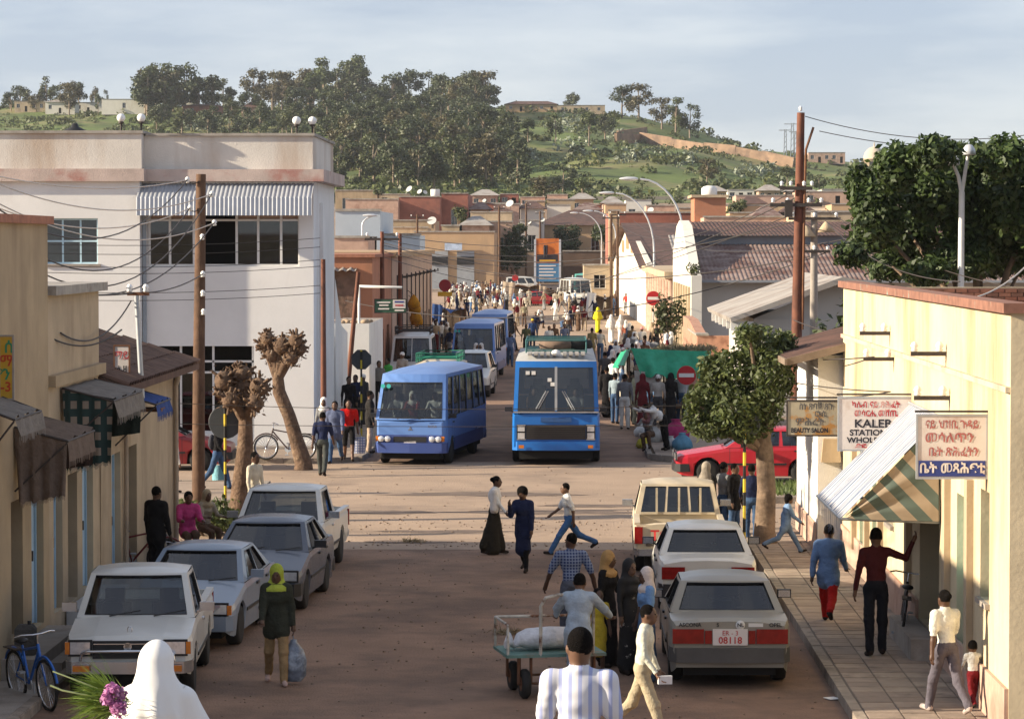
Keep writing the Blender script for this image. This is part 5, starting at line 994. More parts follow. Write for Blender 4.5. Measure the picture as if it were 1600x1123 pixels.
def person_mats(o, names, skin):
    mt = {'top': o['top'], 'bottom': o.get('bottom', (.03, .03, .04)), 'shoes': o.get('shoes', (.03, .022, .018)), 'hair': (.012, .009, .008), 'skin': skin, 'scarf': o.get('scarf', (.7, .68, .64)), 'tights': (.012, .011, .012), 'pack': o.get('pack', (.03, .03, .03)), 'eye': (.02, .015, .012)}
    r = []
    for n in names:
        c = mt[n]; r.append(mat('black_hair', (.007, .0055, .005), .85, .4, 60, bump=1., bscale=120, spec=.08) if n == 'hair' else c if isinstance(c, bpy.types.Material) else mat('skin_%d' % SKIN.index(skin), skin, .5, .08, 8) if n == 'skin' else fabric(c))
    return r
_pid = [0]; HANDS = {}
def person(label, loc, rz, h, pose, group=None, vox=None, fingers=False, **o):
    _pid[0] += 1; d = math.hypot(loc[0], loc[1]); vox = vox or max(.016, min(.03, d*.00028)); skin = SKIN[_pid[0] % 3]
    mb, names = person_mesh(pose, o, vox/(h/1.74), h/1.74, _pid[0], fingers)
    Mx = Matrix.Translation(loc) @ Matrix.Rotation(R(rz), 4, 'Z'); HANDS[label] = [Mx @ Vector(q) for q in mb.hands]
    return tag(mb.build('person', person_mats(o, names, skin), None, loc, R(rz)), label, 'person', group)
W_ = (.68, .67, .64); BK = (.014, .013, .014); NV = (.018, .024, .06); JE = (.05, .09, .17); KH = (.36, .28, .19); GR = (.22, .22, .22); DG = (.06, .06, .065); BR = (.12, .075, .05); MR = (.12, .015, .02); RD = (.42, .015, .012); CR = (.55, .50, .40); LB = (.17, .30, .52)
def at(u, v, z=0): p = G(u, v, z); return (p.x, p.y, z)
striped = stripes('lilac_stripe_shirt', (.62, .62, .66), (.34, .38, .60), 16, (1, 0, 0), .62); checked = stripes('blue_check_shirt', (.03, .05, .14), (.24, .28, .38), 22, (1, 0, 0), .72, cross=(0, 0, 1)); floral = mat('floral_black', (.012, .011, .012), .8, .3, 8, (.42, .38, .34), .62, .66); plaidm = stripes('navy_white_jacket', (.02, .03, .08), (.02, .03, .08), 5); cardig = NV
# --- on the terrace steps, close to the camera
zst = 1.815+.33
p = P(905, 1030, 18.6); person('man in white shirt with lilac stripes, seen from behind at the bottom edge', (p.x, 18.6, ZV(995, 18.6)-1.67), 176, 1.70, dict(POSES['stand'], head=(18, 0)), top=striped, bottom=DG, vox=.011, sleeve='s', collar=1)
p = P(247, 1030, 18.2); person('woman wrapped in a long white headscarf holding grass and flowers', (p.x, 18.2, ZV(1006, 18.2)-1.67), 172, 1.64, dict(POSES['stand'], aL=(35, 25, 70), aR=(10, 10, 30), head=(-12, 4)), top=W_, bottom=W_, kind='robe_f', hair='scarf', drape=1.25, scarf=mat('veil_cloth', (.74, .73, .71), .9, .05, 2, spec=.1), vox=.012)
# --- on the near road
person('woman in olive parka and yellow green headscarf carrying a plastic bag', at(432, 1068), 8, 1.66, dict(POSES['carry'], head=(-15, 14)), fingers=True, top=(.035, .038, .028), bottom=(.30, .20, .10), hair='scarf', scarf=(.36, .42, .06), jacket=1, shoes=(.5, .35, .3))
person('man in pale blue work clothes pushing the handcart', at(903, 1093), 172, 1.72, 'push', fingers=True, top=(.34, .40, .46), bottom=(.30, .35, .42), jacket=1)
person('man in dark blue checked shirt walking away behind the handcart', (XY(893, 45), 45, 0), 186, 1.72, dict(POSES['armsout'], head=(40, 0)), fingers=True, top=checked, bottom=(.10, .11, .14), sleeve='s')
person('woman in black dress and tan headscarf beside the white saloon', (XY(950, 42.9), 42.9, 0), 55, 1.64, dict(POSES['stand2'], head=(20, 12)), top=BK, bottom=BK, kind='robe_f', hair='scarf', scarf=(.42, .25, .10))
person('woman in black floral dress and veil beside the parked cars', (XY(984, 42.2), 42.2, 0), 40, 1.6, 'stand', top=floral, bottom=floral, kind='robe_f', hair='scarf', scarf=floral)
person('girl in pale pink headscarf and sky blue top by the beige saloon', (XY(1011, 41.5), 41.5, 0), -70, 1.56, 'stand', fingers=True, top=LB, bottom=(.10, .16, .26), kind='skirt', hair='scarf', scarf=(.64, .55, .50), sleeve='s')
person('small child in a yellow outfit standing behind the handcart', (XY(935, 42.3), 42.3, 0), 20, 1.16, 'stand', top=(.55, .40, .04), bottom=(.55, .40, .04), kind='kneeskirt', fem=False, tunic=1, sleeve='s', headsize=1.3)
person('man in cream shirt and khaki trousers holding white papers', (XY(1006, 36.4), 36.4, 0), 78, 1.72, dict(POSES['walk2'], aR=(4, 8, 34), aL=(2, 8, 22)), fingers=True, collar=1, top=(.56, .56, .46), bottom=(.40, .34, .23), vox=.016)
# --- crossing in the sun
person('woman in white shawl and long dark skirt walking over the crossing', at(772, 866), 82, 1.53, 'walk', top=W_, bottom=(.03, .026, .02), kind='skirt', hair='bun', shawl=1, scarf=(.70, .66, .62), fingers=True)
person('schoolgirl in navy blazer and skirt with black tights', at(818, 893), -18, 1.57, dict(POSES['arm_up'], L=(14, 10), R=(-14, 22), head=(20, 18)), top=NV, bottom=(.015, .02, .05), kind='kneeskirt', hair='afro', tights=1, jacket=1, fingers=True)
person('boy in white tee and blue jeans striding across the crossing', at(889, 866), -82, 1.50, 'stride', top=W_, bottom=(.06, .14, .30), sleeve='s', fingers=True)
person('man in white robe behind the far parked pickup', at(398, 838), 60, 1.74, 'stand', top=CR, bottom=CR, kind='robe')
# --- right pavement
person('person in denim jacket and red trousers walking beneath the striped awning', at(1294, 974, .15), 168, 1.66, 'stride', top=(.16, .25, .42), bottom=RD, jacket=1, fingers=True)
person('man in dark red sweater raising one hand', at(1368, 1024, .15), 186, 1.82, dict(POSES['wave'], R=(4, 3), L=(-4, 6), vR=((-.9, -.3, -.35), (-.45, -.25, .85))), top=(.06, .012, .014), bottom=(.012, .013, .018), fingers=True)
person('girl in white tee and grey trousers leading a toddler', at(1478, 1114, .15), 204, 1.6, dict(POSES['walk'], aL=(-12, 12, 6), aR=(20, 10, 70)), top=(.64, .64, .58), bottom=(.11, .10, .12), hair='bun', sleeve='s', shoes=(.5, .42, .38), fingers=True)
person('toddler in white sweater and dark red trousers', at(1520, 1106, .15), 190, .86, dict(POSES['walk2'], aR=(50, 30, 30)), top=(.60, .60, .58), bottom=(.16, .015, .02), vox=.014, headsize=1.45)
person('child in denim running past the white corner bay', at(1228, 864, .15), 95, 1.2, 'stride', top=(.16, .25, .4), bottom=(.14, .22, .36), hair='afro', jacket=1)
person('person in checked scarf behind the old pickup', at(1103, 846), 150, 1.6, 'stand2', top=floral, bottom=BK, hair='scarf', scarf=(.35, .30, .24))
person('man in grey white top talking near the sign post', at(1130, 845), 120, 1.6, 'fold', top=GR, bottom=JE); person('man in black jacket and jeans leaning near the sign post', at(1147, 846, .0), 60, 1.58, 'stand', top=BK, bottom=JE, jacket=1); person('man in navy shirt and jeans standing against the street tree', at(1174, 850, .0), 175, 1.6, 'stand2', top=NV, bottom=JE)
# --- left corner
person('man dressed in black standing by the corner shop', (-7.12, 52.2, .13), 150, 1.68, 'stand', top=BK, bottom=BK, jacket=1); person('woman in pink hooded top sitting at the end of shops', (XY(291, 57.5), 57.5, 0), 20, 1.62, 'sit', top=(.50, .06, .20), bottom=BR, hair='pony', jacket=1); person('person in grey wrap sitting beside the pink hooded woman', (XY(318, 58.6), 58.6, 0), 40, 1.55, 'sit', top=(.3, .26, .2), bottom=BR, hair='scarf', scarf=(.32, .26, .17))
person('woman in black top and jeans with teal bag on the median', at(340, 764, .14), 75, 1.66, 'walk', top=BK, bottom=JE, hair='pony', pack=(.05, .05, .06)); person('child in white shirt passing the drainpipe', at(274, 770, .14), 80, 1.3, 'stand', top=W_, bottom=BR)
gl = 'people on the left corner'
person('man in navy vest with white sleeves stepping off the kerb', at(504, 744), 176, 1.72, 'walk', gl, top=NV, bottom=(.06, .065, .06), sleeve='s'); person('man in white and navy track jacket facing the crossing', at(524, 724, .1), -5, 1.74, 'walk2', gl, top=(.10, .12, .2), bottom=JE, jacket=1); person('man in red tee and black trousers carrying a checked bag', at(545, 720, .1), 5, 1.74, 'walk', gl, top=(.50, .012, .01), bottom=BK, sleeve='s', kind='shorts'); person('woman in white headscarf behind the navy vest man', at(506, 716, .13), 0, 1.66, 'stand', gl, top=GR, bottom=BR, hair='scarf'); person('man in black leather jacket and beige trousers beside the minibus', at(578, 708, .1), 100, 1.76, 'stand', gl, top=(.025, .023, .022), bottom=(.45, .34, .25), jacket=1)
gl = 'people waiting along the left pavement'
for u, v, h, pose, top, bot, hair, lab in [(545, 672, 1.7, 'stand', BK, BK, 'short', 'person in black beside the dark shop entrance'), (556, 668, 1.7, 'stand2', NV, BK, 'short', 'person in navy in the dark shop entrance'), (568, 664, 1.66, 'stand', DG, DG, 'cap', 'person in white cap near the octagonal sign'), (592, 640, 1.74, 'stand', (.18, .17, .16), BK, 'short', 'man in grey coat by the octagonal sign'), (607, 632, 1.7, 'fold', (.08, .38, .08), BK, 'short', 'man in bright green shirt on the pavement'), (629, 622, 1.76, 'stand', (.34, .31, .27), DG, 'cap', 'man in white cap and beige jacket near the dusty van'), (590, 606, 1.72, 'stand2', GR, DG, 'short', 'man in grey leaning on the orange wall'), (601, 600, 1.7, 'stand', BR, BK, 'cap', 'man in brown with cap at the orange wall'), (625, 585, 1.72, 'stand', BK, BK, 'short', 'man in black beside the white van'), (655, 575, 1.68, 'walk', MR, BK, 'short', 'person in maroon between the vans'), (667, 572, 1.7, 'stand', DG, NV, 'short', 'person in charcoal between the vans'), (645, 592, 1.7, 'stand', NV, BK, 'short', 'man in navy in front of the white van'), (672, 548, 1.7, 'stand', BK, BK, 'short', 'dark dressed person under the blue awning'), (682, 545, 1.7, 'stand2', NV, BK, 'short', 'navy dressed person under the blue awning'), (690, 548, 1.72, 'walk', W_, DG, 'short', 'person in white under the blue awning'), (699, 552, 1.66, 'stand', (.4, .36, .28), BR, 'scarf', 'woman in beige wrap under the blue awning'), (662, 556, 1.7, 'stand', (.1, .1, .12), BK, 'short', 'person in dark grey behind the white van'), (752, 598, 1.7, 'stand', LB, DG, 'scarf', 'person in blue veil beside the white estate car'), (744, 596, 1.66, 'stand', NV, NV, 'scarf', 'person in navy veil beside the white estate car'), (797, 573, 1.76, 'walk', (.12, .17, .3), JE, 'short', 'man in blue jacket walking between minibus and bus'), (786, 548, 1.7, 'stand', BK, DG, 'short', 'man in dark clothes beside the farthest minibus'), (803, 548, 1.7, 'walk2', BR, BK, 'short', 'man in brown passing the farthest minibus')]:
    person(lab, at(u, v, .1 if u < 700 else 0), random.uniform(-60, 60) if pose != 'walk' else random.choice((0, 180)), h, pose, gl, top=top, bottom=bot, hair=hair)
gl = 'people around the green stall'
for u, v, h, rz, pose, top, bot, hair, lab, kw in [(976, 671, 1.76, 178, 'stand', (.16, .16, .17), (.5, .48, .45), 'short', 'man in grey shirt and white trousers seen from behind at the stall', {}), (961, 662, 1.7, 150, 'stand', (.26, .32, .36), JE, 'short', 'man in jeans at the left end of the stall queue', {}), (992, 664, 1.78, 100, 'stand', (.46, .44, .30), (.4, .38, .26), 'short', 'man in long pale yellow tunic at the stall', {'tunic': 1}), (1004, 668, 1.72, 185, 'stand', MR, MR, 'scarf', 'woman in maroon robe and veil at the stall', {'kind': 'robe_f', 'scarf': MR}), (984, 660, 1.7, 170, 'stand', BK, BK, 'short', 'man in black between the queueing men', {}), (1048, 668, 1.74, 175, 'stand', BK, BK, 'scarf', 'woman in black robe and veil before green tarpaulin', {'kind': 'robe_f', 'scarf': BK}), (1064, 662, 1.72, 190, 'stand', (.4, .42, .45), JE, 'short', 'man in pale shirt and jeans behind the no entry sign', {}), (1036, 704, 1.72, -60, 'bend', W_, BK, 'short', 'man in white tee bending over bags at the kerb', {}), (1015, 704, 1.66, -20, 'crouch', (.2, .19, .18), BR, 'scarf', 'crouching person in grey shawl beside the bags', {'scarf': (.25, .12, .12)}), (1028, 668, 1.7, 180, 'stand2', (.36, .33, .3), DG, 'cap', 'man holding up goods under the tarpaulin', {}), (948, 652, 1.76, 170, 'stand', BK, BK, 'short', 'tall man in black robe beside the bus', {'kind': 'robe'}), (945, 618, 1.72, 175, 'stand', DG, BK, 'short', 'man in charcoal behind the bus corner', {}), (957, 612, 1.7, 165, 'stand', W_, W_, 'scarf', 'woman in white behind the bus corner', {'kind': 'robe_f'}), (966, 618, 1.7, 190, 'stand', CR, BR, 'short', 'man in cream shirt in the queue', {}), (973, 606, 1.68, 175, 'stand', W_, GR, 'cap', 'man in white with cap in the queue', {}), (981, 610, 1.7, 185, 'fold', BR, BK, 'short', 'man in brown jacket in the queue', {}), (988, 600, 1.7, 170, 'stand', GR, DG, 'short', 'man in grey at the far side of the queue', {}), (962, 588, 1.7, 0, 'walk', W_, DG, 'scarf', 'woman in white headscarf coming down the street', {}), (975, 585, 1.7, 0, 'walk2', MR, DG, 'short', 'man in maroon jumper coming down the street', {})]:
    person(lab, at(u, v, .12 if u > 975 else 0), rz, h, pose, gl, top=top, bottom=bot, hair=hair, **kw)
gl = 'people out on the sunlit street'
for u, v, h, rz, pose, top, bot, hair, lab, kw in [(934, 520, 1.72, 170, 'walk', (.70, .62, .03), (.70, .62, .03), 'scarf', 'woman in bright yellow robe walking up the street', {'kind': 'robe_f', 'scarf': (.70, .62, .03), 'drape': 1}), (955, 536, 1.72, 178, 'walk', W_, W_, 'scarf', 'woman in white robe, left of the white robed pair', {'kind': 'robe_f', 'drape': 1}), (970, 537, 1.74, 182, 'walk2', W_, W_, 'scarf', 'woman in white robe, right of the white robed pair', {'kind': 'robe_f', 'drape': 1}), (938, 566, 1.74, 175, 'walk', (.42, .42, .4), JE, 'short', 'man in pale grey jacket walking up the street', {}), (925, 566, 1.74, 170, 'stand', (.2, .17, .09), (.2, .17, .09), 'short', 'man in olive brown with a cart frame', {}), (898, 510, 1.74, 180, 'stand', MR, BK, 'short', 'man in maroon jumper walking up the sunlit street', {}), (913, 517, 1.66, 5, 'walk', MR, KH, 'short', 'person in dark red top and patterned trousers', {}), (868, 502, 1.7, -70, 'walk', W_, W_, 'scarf', 'woman in white with wide shawl in the plaza', {'kind': 'robe_f', 'drape': 1}), (819, 511, 1.72, 180, 'stand', (.28, .25, .16), BR, 'short', 'man in khaki coat in the middle of the road', {}), (889, 490, 1.8, 170, 'stand', (.12, .16, .26), NV, 'short', 'tall man in dusty blue near the white bus', {}), (858, 560, 1.7, 0, 'stand', W_, DG, 'short', 'person in white behind the bus roof rack', {}), (832, 545, 1.72, 10, 'stand', (.03, .06, .16), NV, 'cap', 'man in blue overalls and yellow cap behind the bus', {'scarf': (.6, .45, .05)}), (882, 556, 1.72, 5, 'stand', checked, DG, 'short', 'man in checked shirt behind the bus roof rack', {}), (866, 556, 1.72, 5, 'stand', BR, DG, 'short', 'man in brown behind the bus roof rack', {}), (822, 556, 1.7, 0, 'stand', (.1, .11, .06), BK, 'short', 'man in camouflage green behind the bus', {}), (887, 530, 1.7, 175, 'walk', BR, DG, 'scarf', 'woman in brown shawl beyond the bus', {}), (837, 528, 1.72, 0, 'walk', NV, DG, 'short', 'man in navy coming from the plaza', {}), (988, 560, 1.72, 175, 'stand', (.16, .11, .06), DG, 'short', 'man in brown coat by the pink columns', {}), (1003, 562, 1.7, 180, 'stand', W_, LB, 'cap', 'person in white with pink cap by the columns', {'scarf': (.6, .25, .25)}), (1026, 556, 1.74, 170, 'stand', BK, DG, 'short', 'man in black standing against the right wall', {}), (978, 548, 1.7, 185, 'stand', (.3, .1, .06), DG, 'scarf', 'woman in rust shawl beside the white robed pair', {}), (984, 552, 1.66, 190, 'stand', (.1, .14, .22), DG, 'scarf', 'woman in blue grey veil near the columns', {}), (978, 490, 1.74, -20, 'stand', (.5, .06, .05), GR, 'short', 'man in red and white jacket at the right stall', {}), (961, 490, 1.7, 20, 'stand', BR, BR, 'scarf', 'brown robed person in the right stall', {'kind': 'robe_f', 'scarf': BR})]:
    person(lab, at(u, v), rz, h, pose, gl, top=top, bottom=bot, hair=hair, **kw)
# --- the far market crowd: a few shapes, many people
protos = []
for k, (pose, kd, hr) in enumerate([('stand', 'trousers', 'short'), ('walk', 'trousers', 'short'), ('stand2', 'trousers', 'cap'), ('stand', 'robe_f', 'scarf'), ('walk2', 'skirt', 'scarf'), ('sit', 'trousers', 'scarf')]):
    mb, names = person_mesh(pose, dict(top=W_, bottom=DG, kind=kd, hair=hr), .04, 1., 50+k); protos.append((mb.mesh('person', person_mats(dict(top=W_, bottom=DG), names, SKIN[0])), names, kd, hr, pose))
cnames = [('white', W_), ('brown', BR), ('navy', NV), ('grey', GR), ('black', BK), ('cream', CR), ('maroon', MR), ('blue', (.10, .17, .3)), ('khaki', KH)]
rr = random.Random(11); spots = []
for n, u0, u1, v0, v1 in ((40, 700, 792, 466, 486), (12, 795, 880, 470, 492), (14, 880, 960, 447, 462), (8, 700, 780, 488, 500), (8, 915, 958, 486, 500), (7, 800, 915, 497, 520), (12, 690, 800, 458, 466)):
    for i in range(n): spots.append((rr.uniform(u0, u1), rr.uniform(v0, v1)))
for n, u0, u1, v0, v1 in ((26, 700, 800, 462, 480), (10, 820, 930, 476, 500)):
    for i in range(n): spots.append((rr.uniform(u0, u1), rr.uniform(v0, v1)))
near = []
for n, u0, u1, v0, v1 in ((16, 946, 1000, 578, 640), (12, 985, 1052, 556, 600), (9, 1000, 1060, 640, 668), (14, 640, 716, 538, 572), (8, 540, 600, 600, 660)):
    for i in range(n): near.append((rr.uniform(u0, u1), rr.uniform(v0, v1)))
for u, v in spots+near:
    me, names, kd, hr, pose = rr.choice(protos); cn, cc = rr.choice(cnames); bn, bc = rr.choice(cnames); p = G(u, v)
    o = link('person', me, None, (p.x, p.y, 0), rr.uniform(0, 6.3)); s = rr.uniform(.92, 1.06); o.scale = (s, s, s)
    d = dict(top=cc, bottom=bc if kd == 'trousers' or kd == 'skirt' else cc, scarf=rr.choice((W_, cc, W_)))
    for sl, m_ in zip(o.material_slots, person_mats(d, names, rr.choice(SKIN))): sl.link = 'OBJECT'; sl.material = m_
    what = {'sit': 'sitting', 'stand': 'standing', 'stand2': 'standing', 'walk': 'walking', 'walk2': 'walking'}[pose]; lower = {'robe_f': 'robe and veil', 'skirt': 'top with %s skirt and veil' % bn}.get(kd, '%s and %s trousers' % ('top' if hr != 'cap' else 'top, cap', bn))
    wh = 'in the far market crowd' if v < 530 else 'in the right pavement crowd' if u > 900 else 'in the left pavement crowd'; o.location.z = 0 if v < 530 else .12; tag(o, '%s person in %s %s %s' % (what, cn, lower, wh), 'person', 'people '+wh)
# ================================================================== TREES AND PLANTS
def fast_mesh(name, V, Q, mats, smooth=False):
    me = bpy.data.meshes.new(name); n = len(Q); k = Q.shape[1]; me.vertices.add(len(V)); me.vertices.foreach_set('co', np.ascontiguousarray(V, dtype=np.float32).ravel()); me.loops.add(n*k); me.loops.foreach_set('vertex_index', np.ascontiguousarray(Q, dtype=np.int32).ravel())
    me.polygons.add(n); me.polygons.foreach_set('loop_start', np.arange(0, n*k, k, dtype=np.int32)); me.update(calc_edges=True)
    for m_ in (mats if isinstance(mats, list) else [mats]): me.materials.append(m_)
    return me
def leaves(n, lobes, size, seed, aspect=.5, out=.6, shell=.45):
    r = np.random.default_rng(seed); L_ = np.array([l[0] for l in lobes]); Rd = np.array([l[1] if hasattr(l[1], '__len__') else (l[1],)*3 for l in lobes]); w = Rd.prod(1)**.75; k = r.choice(len(lobes), n, p=w/w.sum())
    d = r.normal(size=(n, 3)); d /= np.linalg.norm(d, axis=1)[:, None]; rad = shell+(1-shell)*r.random(n)**.6; rad *= 1+.12*r.normal(size=n); P_ = L_[k]+d*Rd[k]*rad[:, None]
    nr = d*out+r.normal(size=(n, 3))*.55; nr[:, 2] += .25; nr /= np.linalg.norm(nr, axis=1)[:, None]; t = np.cross(nr, r.normal(size=(n, 3))); t /= np.linalg.norm(t, axis=1)[:, None]; b = np.cross(nr, t); s = size*(.65+.7*r.random(n))[:, None]
    V = np.stack([P_-t*s, P_+b*s*aspect+nr*s*.12, P_+t*s, P_-b*s*aspect+nr*s*.12], 1).reshape(-1, 3); return V, np.arange(4*n).reshape(-1, 4)
eucs = [leafmat('eucalyptus_dark', (.034, .05, .018), (.066, .082, .03), .2, .25), leafmat('eucalyptus_olive', (.05, .066, .022), (.095, .105, .04), .2, .25), leafmat('eucalyptus_brown', (.07, .068, .026), (.12, .098, .045), .2, .25), leafmat('eucalyptus_light', (.06, .085, .025), (.11, .13, .045), .25, .25)]
bark = mat('pale_bark', (.26, .20, .15), .9, .25, .8); barkd = mat('brown_bark', (.20, .14, .095), .95, .3, 3, (.1, .07, .05), .5, .65, 0, 1., 12)
def euc_proto(seed, tall):
    r = random.Random(seed); lobes = []; h = 1.
    for i in range(r.randint(9, 13)):
        z = r.uniform(.26, .92); a = r.uniform(0, 6.3); rr_ = (.05+.17*(1-abs(z-.55)*1.5))*(1 if not tall else .8); lobes.append(((rr_*math.cos(a), rr_*math.sin(a), z), (r.uniform(.10, .17)*(1 if not tall else .8), r.uniform(.10, .17)*(1 if not tall else .8), r.uniform(.09, .15))))
    lobes.append(((0, 0, .85), (.10, .10, .13))); V, Q = leaves(1100, lobes, .030, seed, .6, .6, .3)
    crown = fast_mesh('crown', V*12, Q, eucs[seed % 4]); m = MB(); m.tube([(0, 0, -1), (.1, 0, 3.5), (-.1, .1, 7.2), (0, 0, 10)], [.32, .24, .16, .05], 5)
    for l in lobes[:5]: c = l[0]; m.tube([(0, 0, 12*c[2]*.62), (c[0]*6, c[1]*6, 12*c[2]*.85), (c[0]*12, c[1]*12, 12*c[2])], [.12, .08, .04], 4)
    return crown, m.mesh('trunk', bark)
EP = [euc_proto(i, i % 2) for i in range(10)]
_tn = [0]
def eucalyptus(p, h, label, group, k=None, wide=1.):
    _tn[0] += 1; c, tr = EP[k if k is not None else random.randrange(10)]; t = thing('eucalyptus_tree', label, 'tree', (p.x, p.y, p.z-.2), random.uniform(0, 6.3), group); s = h/12.; t.scale = (s*wide, s*wide, s)
    link('crown', c, t); link('trunk', tr, t)
random.seed(21); done = []
def grove(n, ub, vb, hpx, label, group, wide=1., Yr=(660, 1255), ks=None):
    for i in range(n):
        for _ in range(30):
            u = random.uniform(*ub); f = (u-ub[0])/(ub[1]-ub[0]); v0 = vb(u) if callable(vb) else random.uniform(*vb); p = TP(u, v0, *Yr)
            if all((p.x-q.x)**2+(p.y-q.y)**2 > 20 for q in done): break
        done.append(p); hp = random.uniform(*hpx)*1.12; eucalyptus(p, hp*p.y/FPX, label, group, random.choice(ks) if ks else None, wide)
rv = lambda u: float(np.interp(u, _ru, _rv))+random.uniform(1, 9)
grove(46, (222, 760), rv, (34, 62), 'eucalyptus in the wood along the left crest of the hill', 'eucalyptus on the crest', 1.15)
grove(10, (228, 300), rv, (58, 76), 'tall eucalyptus at the left end of the crest wood', 'tall eucalyptus on the crest', 1.05); grove(7, (505, 560), rv, (62, 76), 'tall eucalyptus rising above the middle of crest wood', 'tall eucalyptus mid crest', 1.0); grove(3, (730, 757), rv, (50, 62), 'tall eucalyptus at right end of crest wood', 'eucalyptus at the end of the wood', .9)
grove(74, (240, 770), (186, 226), (30, 50), 'dark eucalyptus on the wooded slope below the crest', 'eucalyptus on the wooded slope', 1.3, ks=[0, 4, 8, 1])
grove(44, (525, 825), (262, 300), (48, 80), 'tall bushy eucalyptus in the dense grove above the town', 'eucalyptus in the grove above the town', 1.15, (640, 800), ks=[0, 4, 8, 2, 6, 5, 9]); grove(42, (525, 805), (222, 264), (44, 62), 'bushy eucalyptus high in the dense grove', 'eucalyptus high in the grove', 1.25, (700, 1000), ks=[0, 4, 8, 1, 6])
grove(5, (12, 60), rv, (22, 36), 'small round tree at the far left of the ridge', 'trees at the left of the ridge', 1.3); grove(6, (60, 125), rv, (34, 52), 'eucalyptus behind the white hill houses', 'eucalyptus behind the hill houses', 1.0); grove(3, (145, 195), rv, (24, 38), 'thin lone eucalyptus beside the white hill houses', 'lone eucalyptus by the hill houses', .6)
for u, v, h, w, l in [(895, 170, 36, 1.5, 'round crowned tree alone on the bare hilltop'), (972, 184, 54, 1.3, 'tall tree, left of the clump on the hilltop'), (998, 188, 58, 1.25, 'tall tree, right of the clump on the hilltop'), (1034, 202, 50, 1.2, 'tree beginning the right hand row on the slope'), (1056, 210, 60, 1.2, 'tallest tree of the right hand row on the slope'), (1078, 216, 56, 1.1, 'last tree of the right hand row on the slope'), (945, 226, 52, 1.2, 'tree with bare trunk below the hilltop house'), (868, 222, 46, 1.2, 'slender tree on the grassy slope, leftmost of three'), (825, 224, 40, 1.2, 'olive tree beside the edge of dense grove'), (920, 228, 58, 1.0, 'slender tree on the grassy slope near bare trunk'), (1105, 288, 40, 1.3, 'reddish tree standing alone on the lower slope'), (1230, 290, 34, 1.4, 'tree on the lower slope beside the tall pole'), (1280, 300, 30, 1.5, 'low tree on the lower slope near tall pole'), (880, 300, 42, 1.8, 'broad tree at foot of grassy slope'), (850, 316, 44, 2.0, 'broad pinkish green tree above the market'), (910, 318, 44, 1.4, 'green tree between arcade and market'), (1000, 318, 26, 1.6, 'low bushy tree before the old arcade')]:
    done.append(TP(u, v)); eucalyptus(TP(u, v, 440), h*TP(u, v, 440).y/FPX, l, 'single trees on the hill', 2 if '1105' in str(u) else None, w)
# scrub and cactus over the slopes
rr = np.random.default_rng(4); V_, Q_ = [], []; CV, CQ = [], []; nb = 0; cb = 0
def clump(p, s, n, seed, arrV, arrQ, base, flat=.6, size=.5): v, q = leaves(n, [((0, 0, s*flat*.5), (s, s, s*flat))], s*size, seed, .7, .5, .5); arrV.append(v+np.array(p)); arrQ.append(q+base); return base+len(v)
cnt = 0
while cnt < 4900:
    u = rr.uniform(-40, 1420); v = rr.uniform(170, 318); Y = rr.uniform(600, 1245); x = (u-878)/FPX*Y; z = H(x, Y)
    dens = 1.3 if u < 780 else (.55+.45*math.sin(x*.05+Y*.02)*math.sin(x*.021-Y*.033))
    if rr.random() > max(.06, dens): continue
    s = rr.choice([.7, 1., 1.4, 2.2, 3.0], p=[.3, .3, .22, .13, .05]); nb = clump((x, Y, z), s, int(16+s*12), cnt, V_, Q_, nb, .55, .26); cnt += 1
tag(link('hillside_scrub', fast_mesh('hillside_scrub', np.concatenate(V_), np.concatenate(Q_), leafmat('scrub_leaf', (.05, .075, .02), (.13, .14, .05), .25, .1))), 'green scrub and bushes spread over the hillside', 'scrub', kind='stuff')
for cu, cv, sp, n in ((885, 198, 34, 60), (990, 246, 22, 30), (1075, 250, 18, 22), (905, 235, 30, 24), (310, 196, 40, 60), (830, 245, 14, 18), (960, 212, 20, 30), (1180, 270, 30, 24)):
    for i in range(n): p = TP(cu+rr.normal()*sp*.6, cv+rr.normal()*6); cb = clump(p, rr.uniform(.8, 1.7), 16, i, CV, CQ, cb, .9, .34)
tag(link('cactus_thicket', fast_mesh('cactus_thicket', np.concatenate(CV), np.concatenate(CQ), leafmat('cactus_pad', (.13, .17, .12), (.25, .27, .19), .05, .2))), 'pale grey green prickly pear thickets on the slope', 'cactus', kind='stuff')
# trees standing among the town roofs
tl = [leafmat('town_leaf_dark', (.022, .040, .012), (.065, .085, .026), .25, .5), leafmat('town_leaf_mid', (.045, .065, .02), (.11, .12, .045), .25, .5)]
def round_tree(u, vt, vb, wpx, Y, label, k=0, n=1500, Yb=None, sparse=.5):
    x = XY(u, Y); zt, zb = ZV(vt, Y), ZV(vb, Y); w = wpx*Y/FPX/2; g = H(x, Y); t = thing('town_tree', label, 'tree', (x, Y, g)); r = random.Random(int(u)); zc = (zt+zb)/2-g; hz = (zt-zb)/2
    lobes = [((r.uniform(-.55, .55)*w, r.uniform(-.5, .5)*w, zc+r.uniform(-.5, .6)*hz), (w*r.uniform(.38, .6), w*r.uniform(.38, .6), hz*r.uniform(.35, .55))) for _ in range(9)]; V, Q = leaves(n, lobes, .05*w+.12, int(u), .6, .6, .4)
    link('crown', fast_mesh('crown', V, Q, tl[k]), t); m = MB(); m.tube([(0, 0, -.3), (.1, 0, zc*.5), (0, .1, zc)], [.3, .24, .12], 6)
    for l in lobes[:6]: m.tube([(0, 0, zc*.5), tuple(c*.6 if i < 2 else c*.85 for i, c in enumerate(l[0])), l[0]], [.14, .09, .04], 5)
    m.build('trunk', barkd, t)
